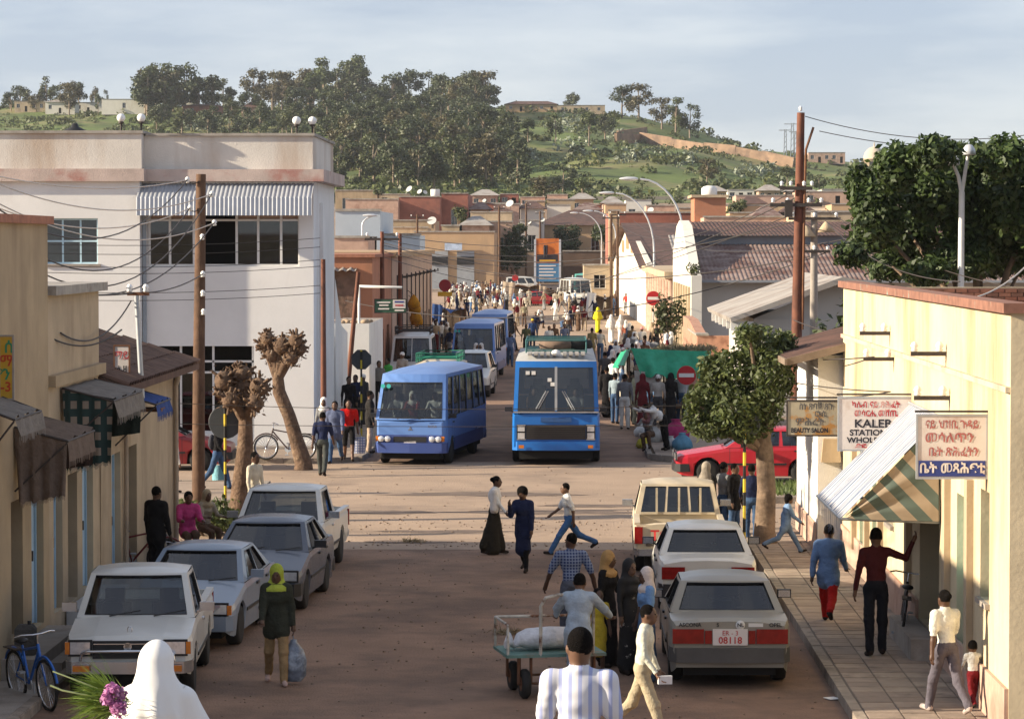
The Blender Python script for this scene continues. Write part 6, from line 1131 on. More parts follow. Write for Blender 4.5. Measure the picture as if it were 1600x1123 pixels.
round_tree(800, 346, 428, 62, 400, 'dark round tree left of the billboard', 0, 2200); round_tree(886, 346, 398, 44, 445, 'dark round tree right behind the billboard', 0, 1800); round_tree(942, 350, 400, 40, 440, 'dark tree behind the gabled hall', 0, 1600); round_tree(718, 320, 362, 34, 396, 'thin sparse tree behind the bank building', 1, 420); round_tree(592, 292, 306, 20, 540, 'small green tree at the cream walled house', 1, 500); round_tree(808, 350, 372, 40, 408, 'lighter tree behind the dark round tree', 1, 900); round_tree(1150, 308, 345, 40, 420, 'green tree beside the orange roof house', 1, 1100)
# big dark tree on the boulevard, right
bl = leafmat('big_tree_leaf', (.022, .042, .011), (.075, .115, .028), .3, .6); T_ = thing('big_tree', 'big dark leafy tree rising behind the yellow building', 'tree', (10.2, 73, .14)); r = random.Random(9); lobes = []
for u, v, ru, rv_ in [(1345, 290, 24, 34), (1372, 330, 42, 50), (1400, 262, 36, 40), (1420, 370, 50, 42), (1460, 240, 40, 28), (1470, 300, 60, 52), (1395, 415, 45, 24), (1330, 398, 28, 20), (1520, 250, 42, 30), (1530, 340, 60, 60), (1570, 245, 40, 34), (1590, 310, 60, 60), (1610, 380, 60, 50), (1500, 405, 50, 34), (1640, 250, 50, 46), (1680, 340, 70, 80), (1450, 425, 40, 22), (1740, 300, 60, 70), (1365, 365, 36, 30), (1560, 400, 50, 34)]:
    Yl = 73+r.uniform(-2.4, 2.6); p = P(u, v, Yl); k = Yl/FPX; lobes.append(((p.x-10.2, Yl-73, p.z-.14), (ru*k, ru*k*1.1, rv_*k)))
V, Q = leaves(42000, lobes, .095, 5, .5, .55, .42); link('crown', fast_mesh('crown', V, Q, bl), T_)
m = MB(); m.tube([(0, 0, -.1), (.1, 0, 1.5), (0, .1, 3.2), (.2, 0, 4.6)], [.42, .34, .3, .2], 8)
for l in lobes[::2]: c = Vector(l[0]); c.y = abs(c.y)*.5+.6; c = Vector((c.x*.8, c.y, 3+(c.z-3)*.75)); m.tube([(0, 0, 3.0), (c[0]*.5, c[1]*.5, 3+(c[2]-3)*.6), c], [.13, .08, .03], 5)
m.build('trunk', barkd, T_)
# the street tree on the right pavement
pb = G(1196, 848, .14); T_ = thing('street_tree', 'glossy leafed street tree with stout trunk at the pavement end', 'tree', (pb.x, pb.y, .12)); sl_ = leafmat('street_tree_leaf', (.035, .055, .014), (.12, .145, .04), .25, 2.); lobes = []
for u, v, ru, rv_ in [(1150, 580, 40, 36), (1112, 620, 36, 34), (1090, 655, 24, 24), (1190, 545, 40, 34), (1210, 590, 34, 44), (1150, 640, 46, 36), (1115, 575, 26, 26), (1225, 535, 20, 20), (1190, 640, 34, 40), (1170, 520, 24, 14), (1110, 670, 28, 18), (1160, 672, 30, 20), (1080, 628, 14, 16)]:
    Yl = pb.y+r.uniform(-.55, .55); p = P(u, v, Yl); k = Yl/FPX; lobes.append(((p.x-pb.x, Yl-pb.y, p.z-.12), (ru*k, ru*k*1.15, rv_*k)))
V, Q = leaves(11000, lobes, .066, 6, .42, .5, .5); link('crown', fast_mesh('crown', V, Q, sl_), T_); m = MB(); m.tube([(0, 0, -.06), (-.02, 0, .25), (.02, .03, 1.1), (-.03, 0, 1.9), (-.12, 0, 2.5)], [.27, .22, .19, .18, .12], 10)
for l in lobes: c = l[0]; m.tube([(-.03, 0, 1.85), (c[0]*.55, c[1]*.5, 1.85+(c[2]-1.85)*.6), c], [.1, .06, .02], 6)
m.build('trunk', barkd, T_)
# pollarded trees
deadl = leafmat('withered_leaf', (.07, .038, .018), (.19, .11, .055), .2, 3.); knob = mat('knobbly_bark', (.125, .078, .05), .95, .4, 6, (.24, .165, .105), .55, .66, 0, 1.2, 14)
def pollard(label, base, trunk_px, heads, Y, seed):
    t = thing('pollarded_tree', label, 'tree', base); bx_, by_, bz_ = base; r = random.Random(seed); pts = [tuple(P(u, v, Y+r.uniform(-.08, .08))-Vector(base)) for u, v in trunk_px]; n = len(pts); rad = [.24, .2]+[.18]*(n-3)+[.15] if n > 3 else [.24, .2, .15]
    m = MB(); m.tube([(pts[0][0], pts[0][1], -.12)]+pts, [.27]+rad[:n], 10); fork = Vector(pts[-1]); L_ = []
    for u, v, rr_ in heads:
        c = P(u, v, Y+r.uniform(-.35, .35))-Vector(base); m.tube([fork-Vector((0, 0, .12)), fork.lerp(c, .5)+Vector((0, 0, .05)), c], [.13, .11, .09], 7); m.ball(c, rr_*1.0, 0, 9, 6)
        for i in range(16):
            a = Vector((r.gauss(0, 1), r.gauss(0, 1), r.gauss(.3, 1))).normalized(); m.tube([c+a*rr_*.6, c+a*(rr_+r.uniform(.03, .16))], [.045, .028], 5)
        L_.append((tuple(c), (rr_*1.6, rr_*1.6, rr_*1.5)))
    m.build('trunk', knob, t); V, Q = leaves(300, L_, .06, seed, .35, .3, .55); link('crown', fast_mesh('crown', V, Q, deadl), t)
b1 = G(372, 815); pollard('pollarded tree with withered head beside the wooden pole', tuple(b1), [(372, 812), (376, 760), (383, 700), (384, 650)], [(350, 595, .22), (378, 585, .22), (405, 605, .22), (360, 625, .2), (398, 630, .2), (384, 605, .26), (345, 612, .15)], b1.y, 3)
b2 = G(474, 726, .13); pollard('leaning pollarded tree behind the parked bicycle', tuple(b2), [(474, 722), (464, 690), (452, 650), (436, 612), (434, 585)], [(418, 530, .2), (440, 540, .24), (462, 532, .2), (470, 545, .16), (425, 555, .2), (455, 560, .2), (410, 540, .14)], b2.y, 4)
def shrub(label, loc, w, h, n, lm, size, seed, name='shrub', cat='shrub'):
    t = thing(name, label, cat, loc); r = random.Random(seed); lob = [((r.uniform(-.6, .6)*w, r.uniform(-.4, .4)*w, h*r.uniform(.4, .75)), (w*.45, w*.4, h*.4)) for _ in range(6)]; V, Q = leaves(n, lob, size, seed, .5, .5, .4); link('foliage', fast_mesh('foliage', V, Q, lm), t); m = MB()
    for l in lob: m.tube([(l[0][0]*.3, l[0][1]*.3, 0), l[0]], [.03, .012], 5)
    m.build('stem', barkd, t)
shrub('low hedge shrub at the end of the left shops', (XY(322, 62), 62, 0), .9, .75, 900, MATS['street_tree_leaf'], .07, 1); shrub('small shrub beside the pollarded tree foot', (XY(352, 62.5), 62.5, 0), .6, .5, 500, MATS['street_tree_leaf'], .07, 2)
shrub('leafy creeper hanging on the pink pillar', (XY(1048, 146), 145, 1.4), .9, 2.2, 700, tl[1], .12, 3, 'creeper', 'plant'); shrub('bushy plant behind the yellow building beside wires', (XY(1302, 84), 84, .13), .8, 4.2, 1200, tl[0], .12, 4); shrub('weed tuft on the warehouse cornice', (XY(1083, 144), 143.6, 4.4), .35, .7, 200, tl[1], .08, 5, 'weed', 'plant')
# grass on the right median
V, Q = [], []; g = np.random.default_rng(2); n = 2600; px = np.stack([g.uniform(5.1, 9.5, n), g.uniform(70.5, 73.8, n), np.full(n, .14)], 1); a = g.uniform(0, 6.3, n); d = np.stack([np.cos(a), np.sin(a), np.zeros(n)], 1)*.02; tip = px+np.stack([g.normal(0, .05, n), g.normal(0, .05, n), g.uniform(.08, .22, n)], 1)
tag(link('median_grass', fast_mesh('median_grass', np.stack([px-d, px+d, tip], 1).reshape(-1, 3), np.arange(3*n).reshape(-1, 3), leafmat('grass_blade', (.06, .10, .02), (.14, .18, .05), .3, 2))), 'green grass on the right median strip', 'grass', kind='stuff')
# ================================================================== POLES, LAMPS, WIRES
wood = mat('creosoted_pole', (.11, .062, .038), .9, .3, 3, (.2, .12, .07), .55, .7, .2, .6, 10); rustp = mat('rust_red_pole', (.16, .06, .035), .8, .3, 2, (.08, .035, .025), .5, .65)
def insulator(t, p, q=None):
    if q is not None: MB().tube([q, (q[0]*.5+p[0]*.5, q[1]*.5+p[1]*.5, p[2]-.08), (p[0], p[1], p[2]-.06)], .012, 5).build('hook', IRON, t)
    o = MB(); o.lathe([(.03, -.07), (.055, -.05), (.035, -.02), (.06, .01), (.04, .05), (.015, .07)], p, 8); o.build('insulator', PORC, t)
# wooden pole on the left
pb = G(310, 805); WP = thing('wooden_pole', 'tall brown wooden power pole in front of the white building', 'pole', (pb.x, pb.y, 0)); zt = ZV(272, pb.y)
MB().tube([(0, 0, -.1), (.02, 0, 3), (.09, 0, zt)], [.15, .135, .11], 12).build('shaft', wood, WP)
WPI = []
for u, v in ((293, 281), (331, 303), (297, 325), (335, 348), (316, 370), (317, 428), (317, 458), (318, 487)):
    p = P(u, v, pb.y-.16)-Vector((pb.x, pb.y, 0)); insulator(WP, tuple(p), (.06, -.1, p.z-.05)); WPI.append(p+Vector((pb.x, pb.y, 0)))
# steel wire mast on the corner shop
x, y = XY(222, 51.5), 51.5; SM = thing('wire_mast', 'thin steel wire mast with two white insulators above the tiled roof', 'mast', (x, y, 0)); z0, z1 = ZV(612, 51.5), ZV(462, 51.5); MB().cyl((0, 0, z0-.3), (-.1, 0, z1), .045, n=8).build('tube', STEEL, SM); MB().box(-.26, .12, -.03, .03, z1, z1+.06).build('crossarm', RUST, SM)
for dx in (-.22, .06): insulator(SM, (dx, 0, z1+.13))
MB().box(-.05, .35, -.25, .25, z0-.34, z0-.28).build('bracket', RUST, SM)
# tall rusty pole and concrete pole on the right
x, y = XY(1243, 86), 86; TPo = thing('power_pole', 'tall rust red iron power pole rising behind the street tree', 'pole', (x, y, .1)); zt = ZV(182, y); MB().tube([(0, 0, -.15), (.05, 0, 4), (.14, 0, zt)], [.17, .15, .11], 12).build('shaft', rustp, TPo); insulator(TPo, (.13, 0, zt+.12))
for v, w in ((300, .75), (326, 1.2)):
    z = ZV(v, y); MB().beam((-w*.62, -.16, z), (w*.62, -.16, z), .08, .1).build('crossarm', IRON, TPo)
    for dx in (-.55, -.2, .3, .6): insulator(TPo, (dx*w, -.16, z+.14))
m = MB(); m.tube([(.2, -.1, ZV(520, y)), (.24, -.12, ZV(330, y)), (.28, -.1, ZV(240, y)), (.5, 0, ZV(205, y))], .04, 6); m.build('cable_riser', RUST, TPo); MB().box(-.32, -.1, -.22, -.05, ZV(345, y), ZV(318, y)).build('fuse_box', IRON, TPo)
x, y = XY(1272, 90), 90; CP = thing('power_pole', 'shorter grey pole with yellow lamp beside the rusty pole', 'pole', (x, y, .1)); zt = ZV(335, y); MB().tube([(0, 0, -.15), (0, 0, zt)], [.14, .1], 8).build('shaft', CONC, CP)
for v, w in ((347, 1.3), (398, .8)):
    MB().beam((-w*.6, -.12, ZV(v, y)), (w*.6, -.12, ZV(v, y)), .07, .08).build('crossarm', IRON, CP)
    for dx in (-.5, 0, .5): insulator(CP, (dx*w, -.12, ZV(v, y)+.12))
MB().lathe([(.05, .2), (.12, .1), (.3, -.12), (.28, -.14), (.1, .02)], (-.25, -.1, ZV(368, y)), 12).build('lamp_shade', cream2, CP); MB().lathe([(.05, .2), (.12, .1), (.28, -.12), (.1, .02)], (.35, -.1, ZV(362, y)), 12).build('lamp_shade', cream2, CP)
# thin poles along the left row and in the town
for u, vt, vb, Y, l in ((505, 405, 690, 86, 'thin rusty conduit pole at the corner of the white building'), (560, 425, 610, 101, 'slanting rusty stay rod above the white kiosk'), (597, 362, 470, 120, 'roof pole with insulators on the orange building'), (625, 365, 545, 126, 'brown roof pole before the beige row building'), (780, 322, 440, 372, 'tall market pole right of the bank'), (822, 318, 380, 430, 'pole behind the market trees'), (844, 330, 400, 440, 'pole rising behind the billboard'), (955, 335, 500, 240, 'pole before the white gabled hall'), (652, 335, 395, 300, 'thin lamp pole in front of dark red block'), (965, 330, 480, 250, 'second pole before the white gabled hall'), (1244, 250, 300, 640, 'thin pole on the lower hill slope'), (520, 250, 300, 640, 'thin pole left of the grove')):
    x = XY(u, Y); zb = max(H(x, Y), 0) if vb > 560 or Y > 200 else ZV(vb, Y); t = thing('utility_pole', l, 'pole', (x, Y, zb)); zt = ZV(vt, Y)-zb; lean = .5 if 'slant' in l else 0; MB().tube([(-lean, 0, -.1), (0, 0, zt)], [.07+Y*.0003, .05+Y*.0002], 7).build('shaft', rustp if Y < 200 else wood, t)
    if 'insul' in l or Y > 200:
        MB().beam((-.7, 0, zt-.3), (.7, 0, zt-.3), .1, .1).build('crossarm', IRON, t)
        for dx in (-.6, 0, .6): insulator(t, (dx, 0, zt-.1))
# arched street lamps
lampm = mat('lamp_aluminium', (.62, .63, .64), .35, .1, 2, metal=.3)
def street_lamp(u, Y, vtop, uh, vh, label, z0=.12):
    x = XY(u, Y); t = thing('street_lamp', label, 'street lamp', (x, Y, z0), 0, 'arched street lamps'); zt = ZV(vtop, Y)-z0; p = P(uh, vh, Y)-Vector((x, Y, z0)); pts = [(0, 0, -.1), (0, 0, zt*.5), (0, 0, zt)]; n = 8
    for i in range(1, n+1): a = i/n*math.pi/2; pts.append((p.x*(1-math.cos(a)), 0, zt+(p.z-zt)*math.sin(a)))
    MB().tube(pts, [.11, .09, .07]+[.055]*n, 8).build('post', lampm, t); k = .8
    m = MB(); m.loft([[(p.x-.1+s*k*1.3*-1, .16*k*w*math.cos(a), p.z+.02+.13*k*w*math.sin(a)) for a in np.linspace(0, 2*math.pi, 9)[:-1]] for s, w in ((0, .45), (.2, 1), (.6, 1.05), (.9, .6), (1., .1))], 0, True); m.build('lamp_head', lampm, t)
street_lamp(1068, 163, 372, 1000, 280, 'arched street lamp nearest in the right row, head highest'); street_lamp(1022, 205, 392, 962, 302, 'second arched street lamp in the right row'); street_lamp(962, 300, 370, 928, 330, 'third arched street lamp near the white gabled hall', 0); street_lamp(940, 360, 372, 905, 333, 'small distant street lamp over the market gate', 0); street_lamp(566, 225, 352, 590, 337, 'street lamp by the pale blue house', 0)
x, y = XY(1501, 71.5), 71.5; DL = thing('twin_street_lamp', 'white twin armed street lamp with bell shades beside the big tree', 'street lamp', (x, y, .14)); zt = ZV(300, y)-.14; MB().tube([(0, 0, -.1), (0, 0, 2), (.02, 0, zt)], [.1, .09, .07], 10).build('post', WHITE, DL)
for u, v, s in ((1489, 252, -1), (1514, 236, 1)):
    p = P(u, v, y)-Vector((x, y, .14)); MB().tube([(.02, 0, zt-.05), (.02+s*.08, 0, zt+(p.z-zt)*.5), (p.x*.9, 0, p.z-.1), (p.x, 0, p.z)], [.05, .045, .04, .03], 8).build('arm', WHITE, DL); MB().lathe([(.01, .16), (.08, .14), (.15, .04), (.17, -.08), (.15, -.1), (.02, -.06)], tuple(p), 14).build('shade', lampm, DL)
# wires
def wire(a, b_, sag, label, m_=IRON, r=.014):
    a, b_ = Vector(a), Vector(b_); n = 22; pts = [a.lerp(b_, i/n)-Vector((0, 0, sag*4*(i/n)*(1-i/n))) for i in range(n+1)]; tag(MB().tube(pts, r, 5, 0, True).build('overhead_wire', m_), label, 'wire', 'overhead wires')
pale = mat('pale_cable', (.62, .55, .48), .6, .05, 2); Yp = pb.y-.16
for k, (u0, v0, sag) in enumerate(((-60, 262, .45), (-60, 262, .9), (-60, 300, .9), (-60, 285, 1.1))): wire(P(u0, v0, 52), WPI[k], sag*.6, 'pale sagging cable to the wooden pole, %s from top' % ['first', 'second', 'third', 'fourth'][k], pale, .013)
for k, (u0, v0, i, sag) in enumerate(((-40, 345, 1, 1.5), (-40, 375, 3, 1.2), (-40, 320, 2, 1.2), (-40, 300, 0, 1.0))): wire(P(u0, v0, 46), WPI[i], sag, 'dark sagging cable to the wooden pole, %s' % ['lowest', 'second lowest', 'third lowest', 'highest'][k])
wire(P(-30, 434, 44), P(208, 458, 51.5), .12, 'dark wire from shop front to the thin steel mast'); wire(P(216, 458, 51.5), WPI[5], .1, 'dark wire from steel mast to the wooden pole'); wire(P(0, 452, 43), P(190, 515, 48), .5, 'slack cable along the cream shops'); wire(P(95, 520, 45.5), P(205, 470, 51.5), .35, 'thin slack wire up to the steel mast')
for k, (v0, v1, Y0, Y1) in enumerate(((613, 626, 60, 60), (655, 662, 62, 62))): wire(P(-20, v0, Y0), P(1240, v1 if k == 0 else v1, Y1), .25 if k == 0 else .1, 'long pale wire across the whole street, %s' % ('upper' if k == 0 else 'lower'), IRON, .007)
for k, v0 in enumerate((372, 386, 406, 416, 446, 458)): wire(P(-20, v0+6, 80), P(500, v0, 86), .15, 'thin wire in front of the white facade, %s from the top' % ['first', 'second', 'third', 'fourth', 'fifth', 'sixth'][k], IRON, .009)
for k, (u0, v0, Y0, u1, v1, Y1, sag) in enumerate(((1258, 182, 86, 1680, 198, 86, .5), (1280, 205, 86, 1680, 228, 86, .3), (1290, 326, 86, 1680, 460, 60, .5), (1290, 345, 86, 1500, 440, 58, .4), (1262, 300, 86, 700, 440, 300, 2.2), (1262, 326, 86, 660, 430, 300, 2.2), (1290, 395, 90, 540, 470, 110, 1.2), (1262, 340, 86, 600, 380, 120, 1.0), (1270, 400, 90, 625, 395, 126, .9), (1240, 500, 70, 1640, 520, 38, .3), (1236, 560, 62, 1650, 495, 38, .2), (1232, 596, 60, 1650, 600, 38, .15), (1640, 372, 50, 1490, 470, 42, .25), (1255, 290, 86, 960, 345, 240, 1.5), (1330, 372, 84, 990, 345, 240, 1.2))):
    wire(P(u0, v0, Y0), P(u1, v1, Y1), sag, ['topmost thin wire leaving the rusty pole to the right', 'second thin wire leaving the rusty pole to the right', 'slanting wire from rusty pole past the yellow building', 'slanting wire from rusty pole to the yellow roof', 'long wire from rusty pole towards the market', 'lower long wire from rusty pole towards the market', 'long wire from grey pole over the crossing', 'wire from rusty pole to the orange building', 'wire from grey pole to the beige row', 'wire along the top of yellow wall', 'wire along the middle of yellow wall', 'wire along the sign rods', 'pale twisted cable to the yellow roof corner', 'wire from rusty pole to the first gabled hall pole', 'wire behind the big tree to second gabled hall pole'][k], pale if k == 12 else IRON, .012 if k not in (4, 5, 6, 7, 8, 13, 14) else .016)
for k in range(5): wire(P(597, 365+k*9, 120), P(960, 352+k*22, 245), 1.0, 'thin wire over the far street, %s from the top' % ['first', 'second', 'third', 'fourth', 'fifth'][k], IRON, .016)
# ================================================================== SIGNS
SIGNW = mat('sign_white', (.68, .62, .58), .6, .08, 3, (.5, .38, .32), .55, .7); SIGNC = mat('sign_cream', (.42, .36, .25), .7, .15, 4, (.45, .22, .06), .58, .64); INK = mat('ink_black', (.02, .02, .03), .7, .1, 9); INKR = mat('ink_red', (.42, .04, .05), .7, .25, 9, (.6, .35, .32), .5, .62); INKG = mat('ink_grey', (.12, .11, .10), .7, .3, 9); INKB = mat('ink_blue_band', (.03, .05, .22), .6, .15, 4); INKF = mat('ink_faded_red', (.40, .13, .12), .7, .25, 9, (.58, .42, .38), .56, .68)
def board(name, label, u0, u1, v0, v1, Y, m_, rows, frame=STEEL, rodto=None):
    a, c = P(u0, v1, Y), P(u1, v0, Y); t = thing(name, label, 'sign'); MB().box(a.x, c.x, Y-.012, Y+.012, a.z, c.z).build('panel', m_, t); w, h = c.x-a.x, c.z-a.z
    m = MB(); m.box(a.x-.025, a.x, Y-.02, Y+.02, a.z-.025, c.z+.025); m.box(c.x, c.x+.025, Y-.02, Y+.02, a.z-.025, c.z+.025); m.box(a.x, c.x, Y-.02, Y+.02, c.z, c.z+.025); m.box(a.x, c.x, Y-.02, Y+.02, a.z-.025, a.z); m.build('frame', frame, t)
    for txt, fx, fz, fs, ink, sx in rows: lettering(txt, fs*h, ink, t, face_m(a.x+fx*w, Y-.017, a.z+fz*h), sx=sx, bold=.004)
    if rodto: MB().cyl((a.x-.04, Y, c.z+.06), (rodto, Y, c.z+.06), .016, n=6).build('rod', IRON, t)
    return t, a, c
t, a, c = board('shop_sign', 'white signboard with black KALEB stationery lettering', 1311, 1426, 622, 702, 46.2, SIGNW, [('ካሌብ ናይ ጽሕፈት', .5, .87, .15, INKR, .95), ('መሳርሒ መሸጢ', .5, .70, .15, INKR, .95), ('KALEB', .46, .50, .22, INK, 1.15), ('STATIONERY', .5, .325, .16, INK, 1.08), ('WHOLE SALE', .46, .18, .15, INK, 1.12), ('ድፎ', .30, .07, .10, INKR, 1.6)], rodto=RX)
t, a, c = board('shop_sign', 'weathered cream BEAUTY SALON signboard with dark letters', 1231, 1316, 627, 679, 46.7, SIGNC, [('ስነ ጽባቐ ጸጉ', .52, .84, .24, INKG, .9), ('ርእሲ', .6, .62, .22, INKG, .9), ('ምሕረት', .40, .38, .28, INKG, 1.1), ('BEAUTY SALON', .40, .13, .19, INK, .82)], IRON, RX)
t, a, c = board('shop_sign', 'white bookshop signboard with faded red letters and blue band', 1434, 1541, 650, 745, 37.9, SIGNW, [('ናይ ህዝቢ ጉዳይ', .5, .86, .17, INKF, .86), ('መሳለጥን', .46, .64, .20, INKF, 1.1), ('ቤት ጽሕፈትን', .52, .41, .18, INKF, .95)], rodto=RX)
MB().box(a.x+.01, c.x-.01, 37.878, 37.8865, a.z+.01, a.z+(c.z-a.z)*.27).build('blue_band', INKB, t); lettering('ቤት መጻሕፍቲ', (c.z-a.z)*.21, SIGNW, t, face_m((a.x+c.x)/2, 37.874, a.z+(c.z-a.z)*.14), sx=1.0, bold=.005)
YEL = mat('sign_yellow', (.55, .33, .03), .6, .1, 4); GRN = mat('ink_green', (.03, .25, .12), .7, .1, 9); ORR = mat('ink_orange_red', (.5, .06, .02), .7, .1, 9)
t, a, c = board('shop_sign', 'yellow signboard with green and red letters at the left edge', -48, 19, 526, 622, 40.6, YEL, [('ቤት ሰ', .62, .82, .26, GRN, 1), ('መማ', .70, .6, .24, ORR, 1), ('ምን', .72, .38, .24, GRN, 1), ('ሱ-3', .74, .18, .22, ORR, 1)], CONC)
t, a, c = board('shop_sign', 'small white signboard with maroon letters below the steel mast', 180, 201, 541, 614, 51.0, SIGNW, [('ማይ', .5, .8, .22, INKR, .9), ('ሌዛ', .5, .5, .2, INK, .9), ('ሆቴል', .5, .2, .2, INKR, .7)], RUST)
t, a, c = board('street_sign', 'green and white shop sign hung from a pipe over the pavement', 586, 634, 468, 488, 104.5, mat('sign_green', (.05, .12, .07), .6, .1, 3), [], IRON)
w, h = c.x-a.x, c.z-a.z; MB().box(a.x+w*.58, c.x-.01, 104.47, 104.486, a.z+h*.32, c.z-.01).build('white_half', SIGNW, t)
for i, (x0, x1, z, m_) in enumerate(((.06, .5, .78, SIGNW), (.14, .44, .56, SIGNW), (.1, .46, .28, SIGNW), (.64, .94, .82, INKB), (.66, .92, .55, INKR), (.64, .94, .16, SIGNW))): MB().box(a.x+w*x0, a.x+w*x1, 104.462, 104.468, a.z+h*(z-.06), a.z+h*(z+.06)).build('text_line', m_, t)
# road signs
bandm = stripes('yellow_black_bands', (.60, .45, .04), (.02, .02, .02), 1.9, (0, 0, 1), .5); dgrey = mat('sign_back_grey', (.05, .055, .06), .6, .2, 3)
def road_sign(label, base, zc, r, n, m_, front=True, post=bandm):
    t = thing('road_sign', label, 'road sign', base); MB().cyl((0, .03, -.05), (0, .03, zc+r*.9), .03, n=8).build('post', post, t); mb = MB(); ring = [[(rr_*math.cos(2*math.pi*(k+.5)/n), y_, zc+rr_*math.sin(2*math.pi*(k+.5)/n)) for k in range(n)] for rr_, y_ in ((r*.97, .062 if not front else -.02), (r, .07 if not front else -.01), (r, .08 if not front else .0))]; mb.loft(ring, 0, False); o = mb.build('disc', m_, t); return t, o
b_ = G(1163, 852, .14); road_sign('octagonal stop sign seen from the back on banded post by the street tree', tuple(b_), ZV(662, b_.y)-.14, .335, 8, dgrey, False); b_ = G(352, 815); road_sign('round dark sign seen from the back on banded post near wooden pole', tuple(b_), ZV(660, b_.y), .37, 20, dgrey, False); b_ = Vector((XY(564, 92), 92, .13)); road_sign('octagonal sign seen from the back beside the minibus', tuple(b_), ZV(562, 92)-.13, .33, 8, dgrey, False)
REDS = mat('sign_red', (.45, .015, .02), .5, .1, 4)
for u, v, Y, r, l in ((1073, 586, 93, .30, 'red no entry sign beside the green stall'), (1021, 466, 172, .42, 'red no entry sign by the pink columns'), (805, 434, 330, .36, 'small round red sign on a pole in the plaza')):
    x = XY(u, Y); g = .13 if Y < 180 else 0; t, o = road_sign(l, (x, Y, g), ZV(v, Y)-g, r, 20, REDS, True, STEEL)
    if Y < 180: MB().box(-r*.78, r*.78, -.03, -.0215, ZV(v, Y)-g-r*.2, ZV(v, Y)-g+r*.2).build('white_bar', WHITE, t)
t, o = road_sign('round red advertising sign on the left wall over blue awning', (-6.5, 166, .13), ZV(446, 166)-.13, .34, 20, mat('cola_red', (.25, .02, .03), .5, .1, 3), True, IRON); MB().box(-.4, .4, -.03, 0, ZV(463, 166)-.13, ZV(456, 166)-.13).build('yellow_plate', YEL, t)
# billboard at the end of the street
Yb = 352; a, c = P(839, 440, Yb), P(872, 374, Yb); bb = thing('billboard', 'tall billboard with orange sunset picture above blue text panel', 'billboard', (0, 0, 0)); zm = ZV(411, Yb)
m = MB(); m.box(a.x-.35, a.x-.1, Yb-.1, Yb+.15, H(a.x, Yb)-.3, c.z); m.build('post', paleblue, bb); m = MB(); m.box(c.x+.1, c.x+.35, Yb-.1, Yb+.15, H(a.x, Yb)-.3, c.z); m.build('post', paleblue, bb)
MB().box(a.x-.1, c.x+.1, Yb-.05, Yb+.05, zm, c.z+.1).build('upper_panel', mat('sunset_orange', (.50, .16, .03), .6, .35, .8, (.25, .03, .02), .5, .7), bb); MB().box(a.x-.1, c.x+.1, Yb-.05, Yb+.05, a.z, zm-.02).build('lower_panel', mat('panel_blue', (.06, .20, .38), .6, .1, 1), bb); MB().box(a.x, c.x, Yb-.08, Yb-.052, zm+.1, zm+1.0).build('dark_band', INK, bb)
w, h = c.x-a.x, c.z-zm
for x in (.36, .46): m = MB(); m.ball((a.x+w*x, Yb-.07, zm+h*.72), .13, 0, 8, 5); m.tube([(a.x+w*x, Yb-.07, zm+h*.68), (a.x+w*x, Yb-.07, zm+h*.45), (a.x+w*x-.05, Yb-.07, zm+h*.22)], [.16, .13, .07], 6); m.build('silhouette', INK, bb)
for i, (x0, x1, z) in enumerate(((.12, .88, .07),)): MB().box(a.x+w*x0, a.x+w*x1, Yb-.1, Yb-.082, zm+h*.05, zm+h*.14).build('text_line', YEL, bb)
for i in range(5): MB().box(a.x+w*.1, a.x+w*(.9-.12*(i % 2)), Yb-.07, Yb-.052, a.z+(zm-a.z)*(.14+.17*i), a.z+(zm-a.z)*(.2+.17*i)).build('text_line', WHITE, bb)
# ================================================================== AWNINGS AND CLOTHS
def cloth(p00, p10, p11, p01, m_, parent, name, nu=24, nv=10, wob=.05, freq=5, seed=0, fringe=0., droop=0., ragged=0.):
    a, b_, c, d = map(Vector, (p00, p10, p11, p01)); n = (b_-a).cross(d-a).normalized(); r = random.Random(seed); ph = r.random()*6; mb = MB(); vs = []; cut = [r.uniform(0, ragged) for _ in range(nu+1)]
    for j in range(nv+1):
        for i in range(nu+1):
            s, t = i/nu, j/nv; t2 = t*(1-cut[i]*(1 if t > .5 else t*2)); q = a*(1-s)*(1-t2)+b_*s*(1-t2)+c*s*t2+d*(1-s)*t2; w = wob*(.25+.75*t)*(math.sin(freq*2*math.pi*s+ph)+.5*math.sin(freq*4.7*math.pi*s+2*ph+2*t)); q = q+n*w-Vector((0, 0, droop*4*s*(1-s)*(.4+.6*t))); vs.append(q)
    mb.add(vs, [(j*(nu+1)+i, j*(nu+1)+i+1, (j+1)*(nu+1)+i+1, (j+1)*(nu+1)+i) for j in range(nv) for i in range(nu)], 0, True); o = mb.build(name, m_, parent)
    if fringe:
        f = MB()
        for i in range(nu*3):
            s = (i+.3)/(nu*3); k = nv*(nu+1)+min(nu, int(s*nu)); q = vs[k].lerp(vs[min(k+1, len(vs)-1)], s*nu-int(s*nu)); e = (vs[k+1 if k+1 < len(vs) else k]-vs[k])*.10; ln = fringe*r.uniform(.55, 1.1); f.add([q-e, q+e, q+e*.6-Vector((0, 0, ln)), q-e*.6-Vector((0, 0, ln))], [(0, 1, 2, 3)])
        f.build('fringe', m_, parent)['kind'] = 'stuff'
    return o
stripeA = stripes('blue_white_awning', (.46, .46, .47), (.10, .14, .24), 7.5, (0, 1, 0), .6); diag = stripes('worn_diagonal_cloth', (.34, .26, .18), (.09, .12, .10), 3.2, (.72, 0, .70), .5); plaid = stripes('green_plaid', (.26, .21, .165), (.02, .045, .042), 4.2, (0, 0, 1), .5, cross=(1.3, .0, 0)); brownc = fabric((.16, .12, .095)); greyc = fabric((.21, .19, .17)); darkg = fabric((.025, .035, .03)); bluec = fabric((.05, .085, .24))
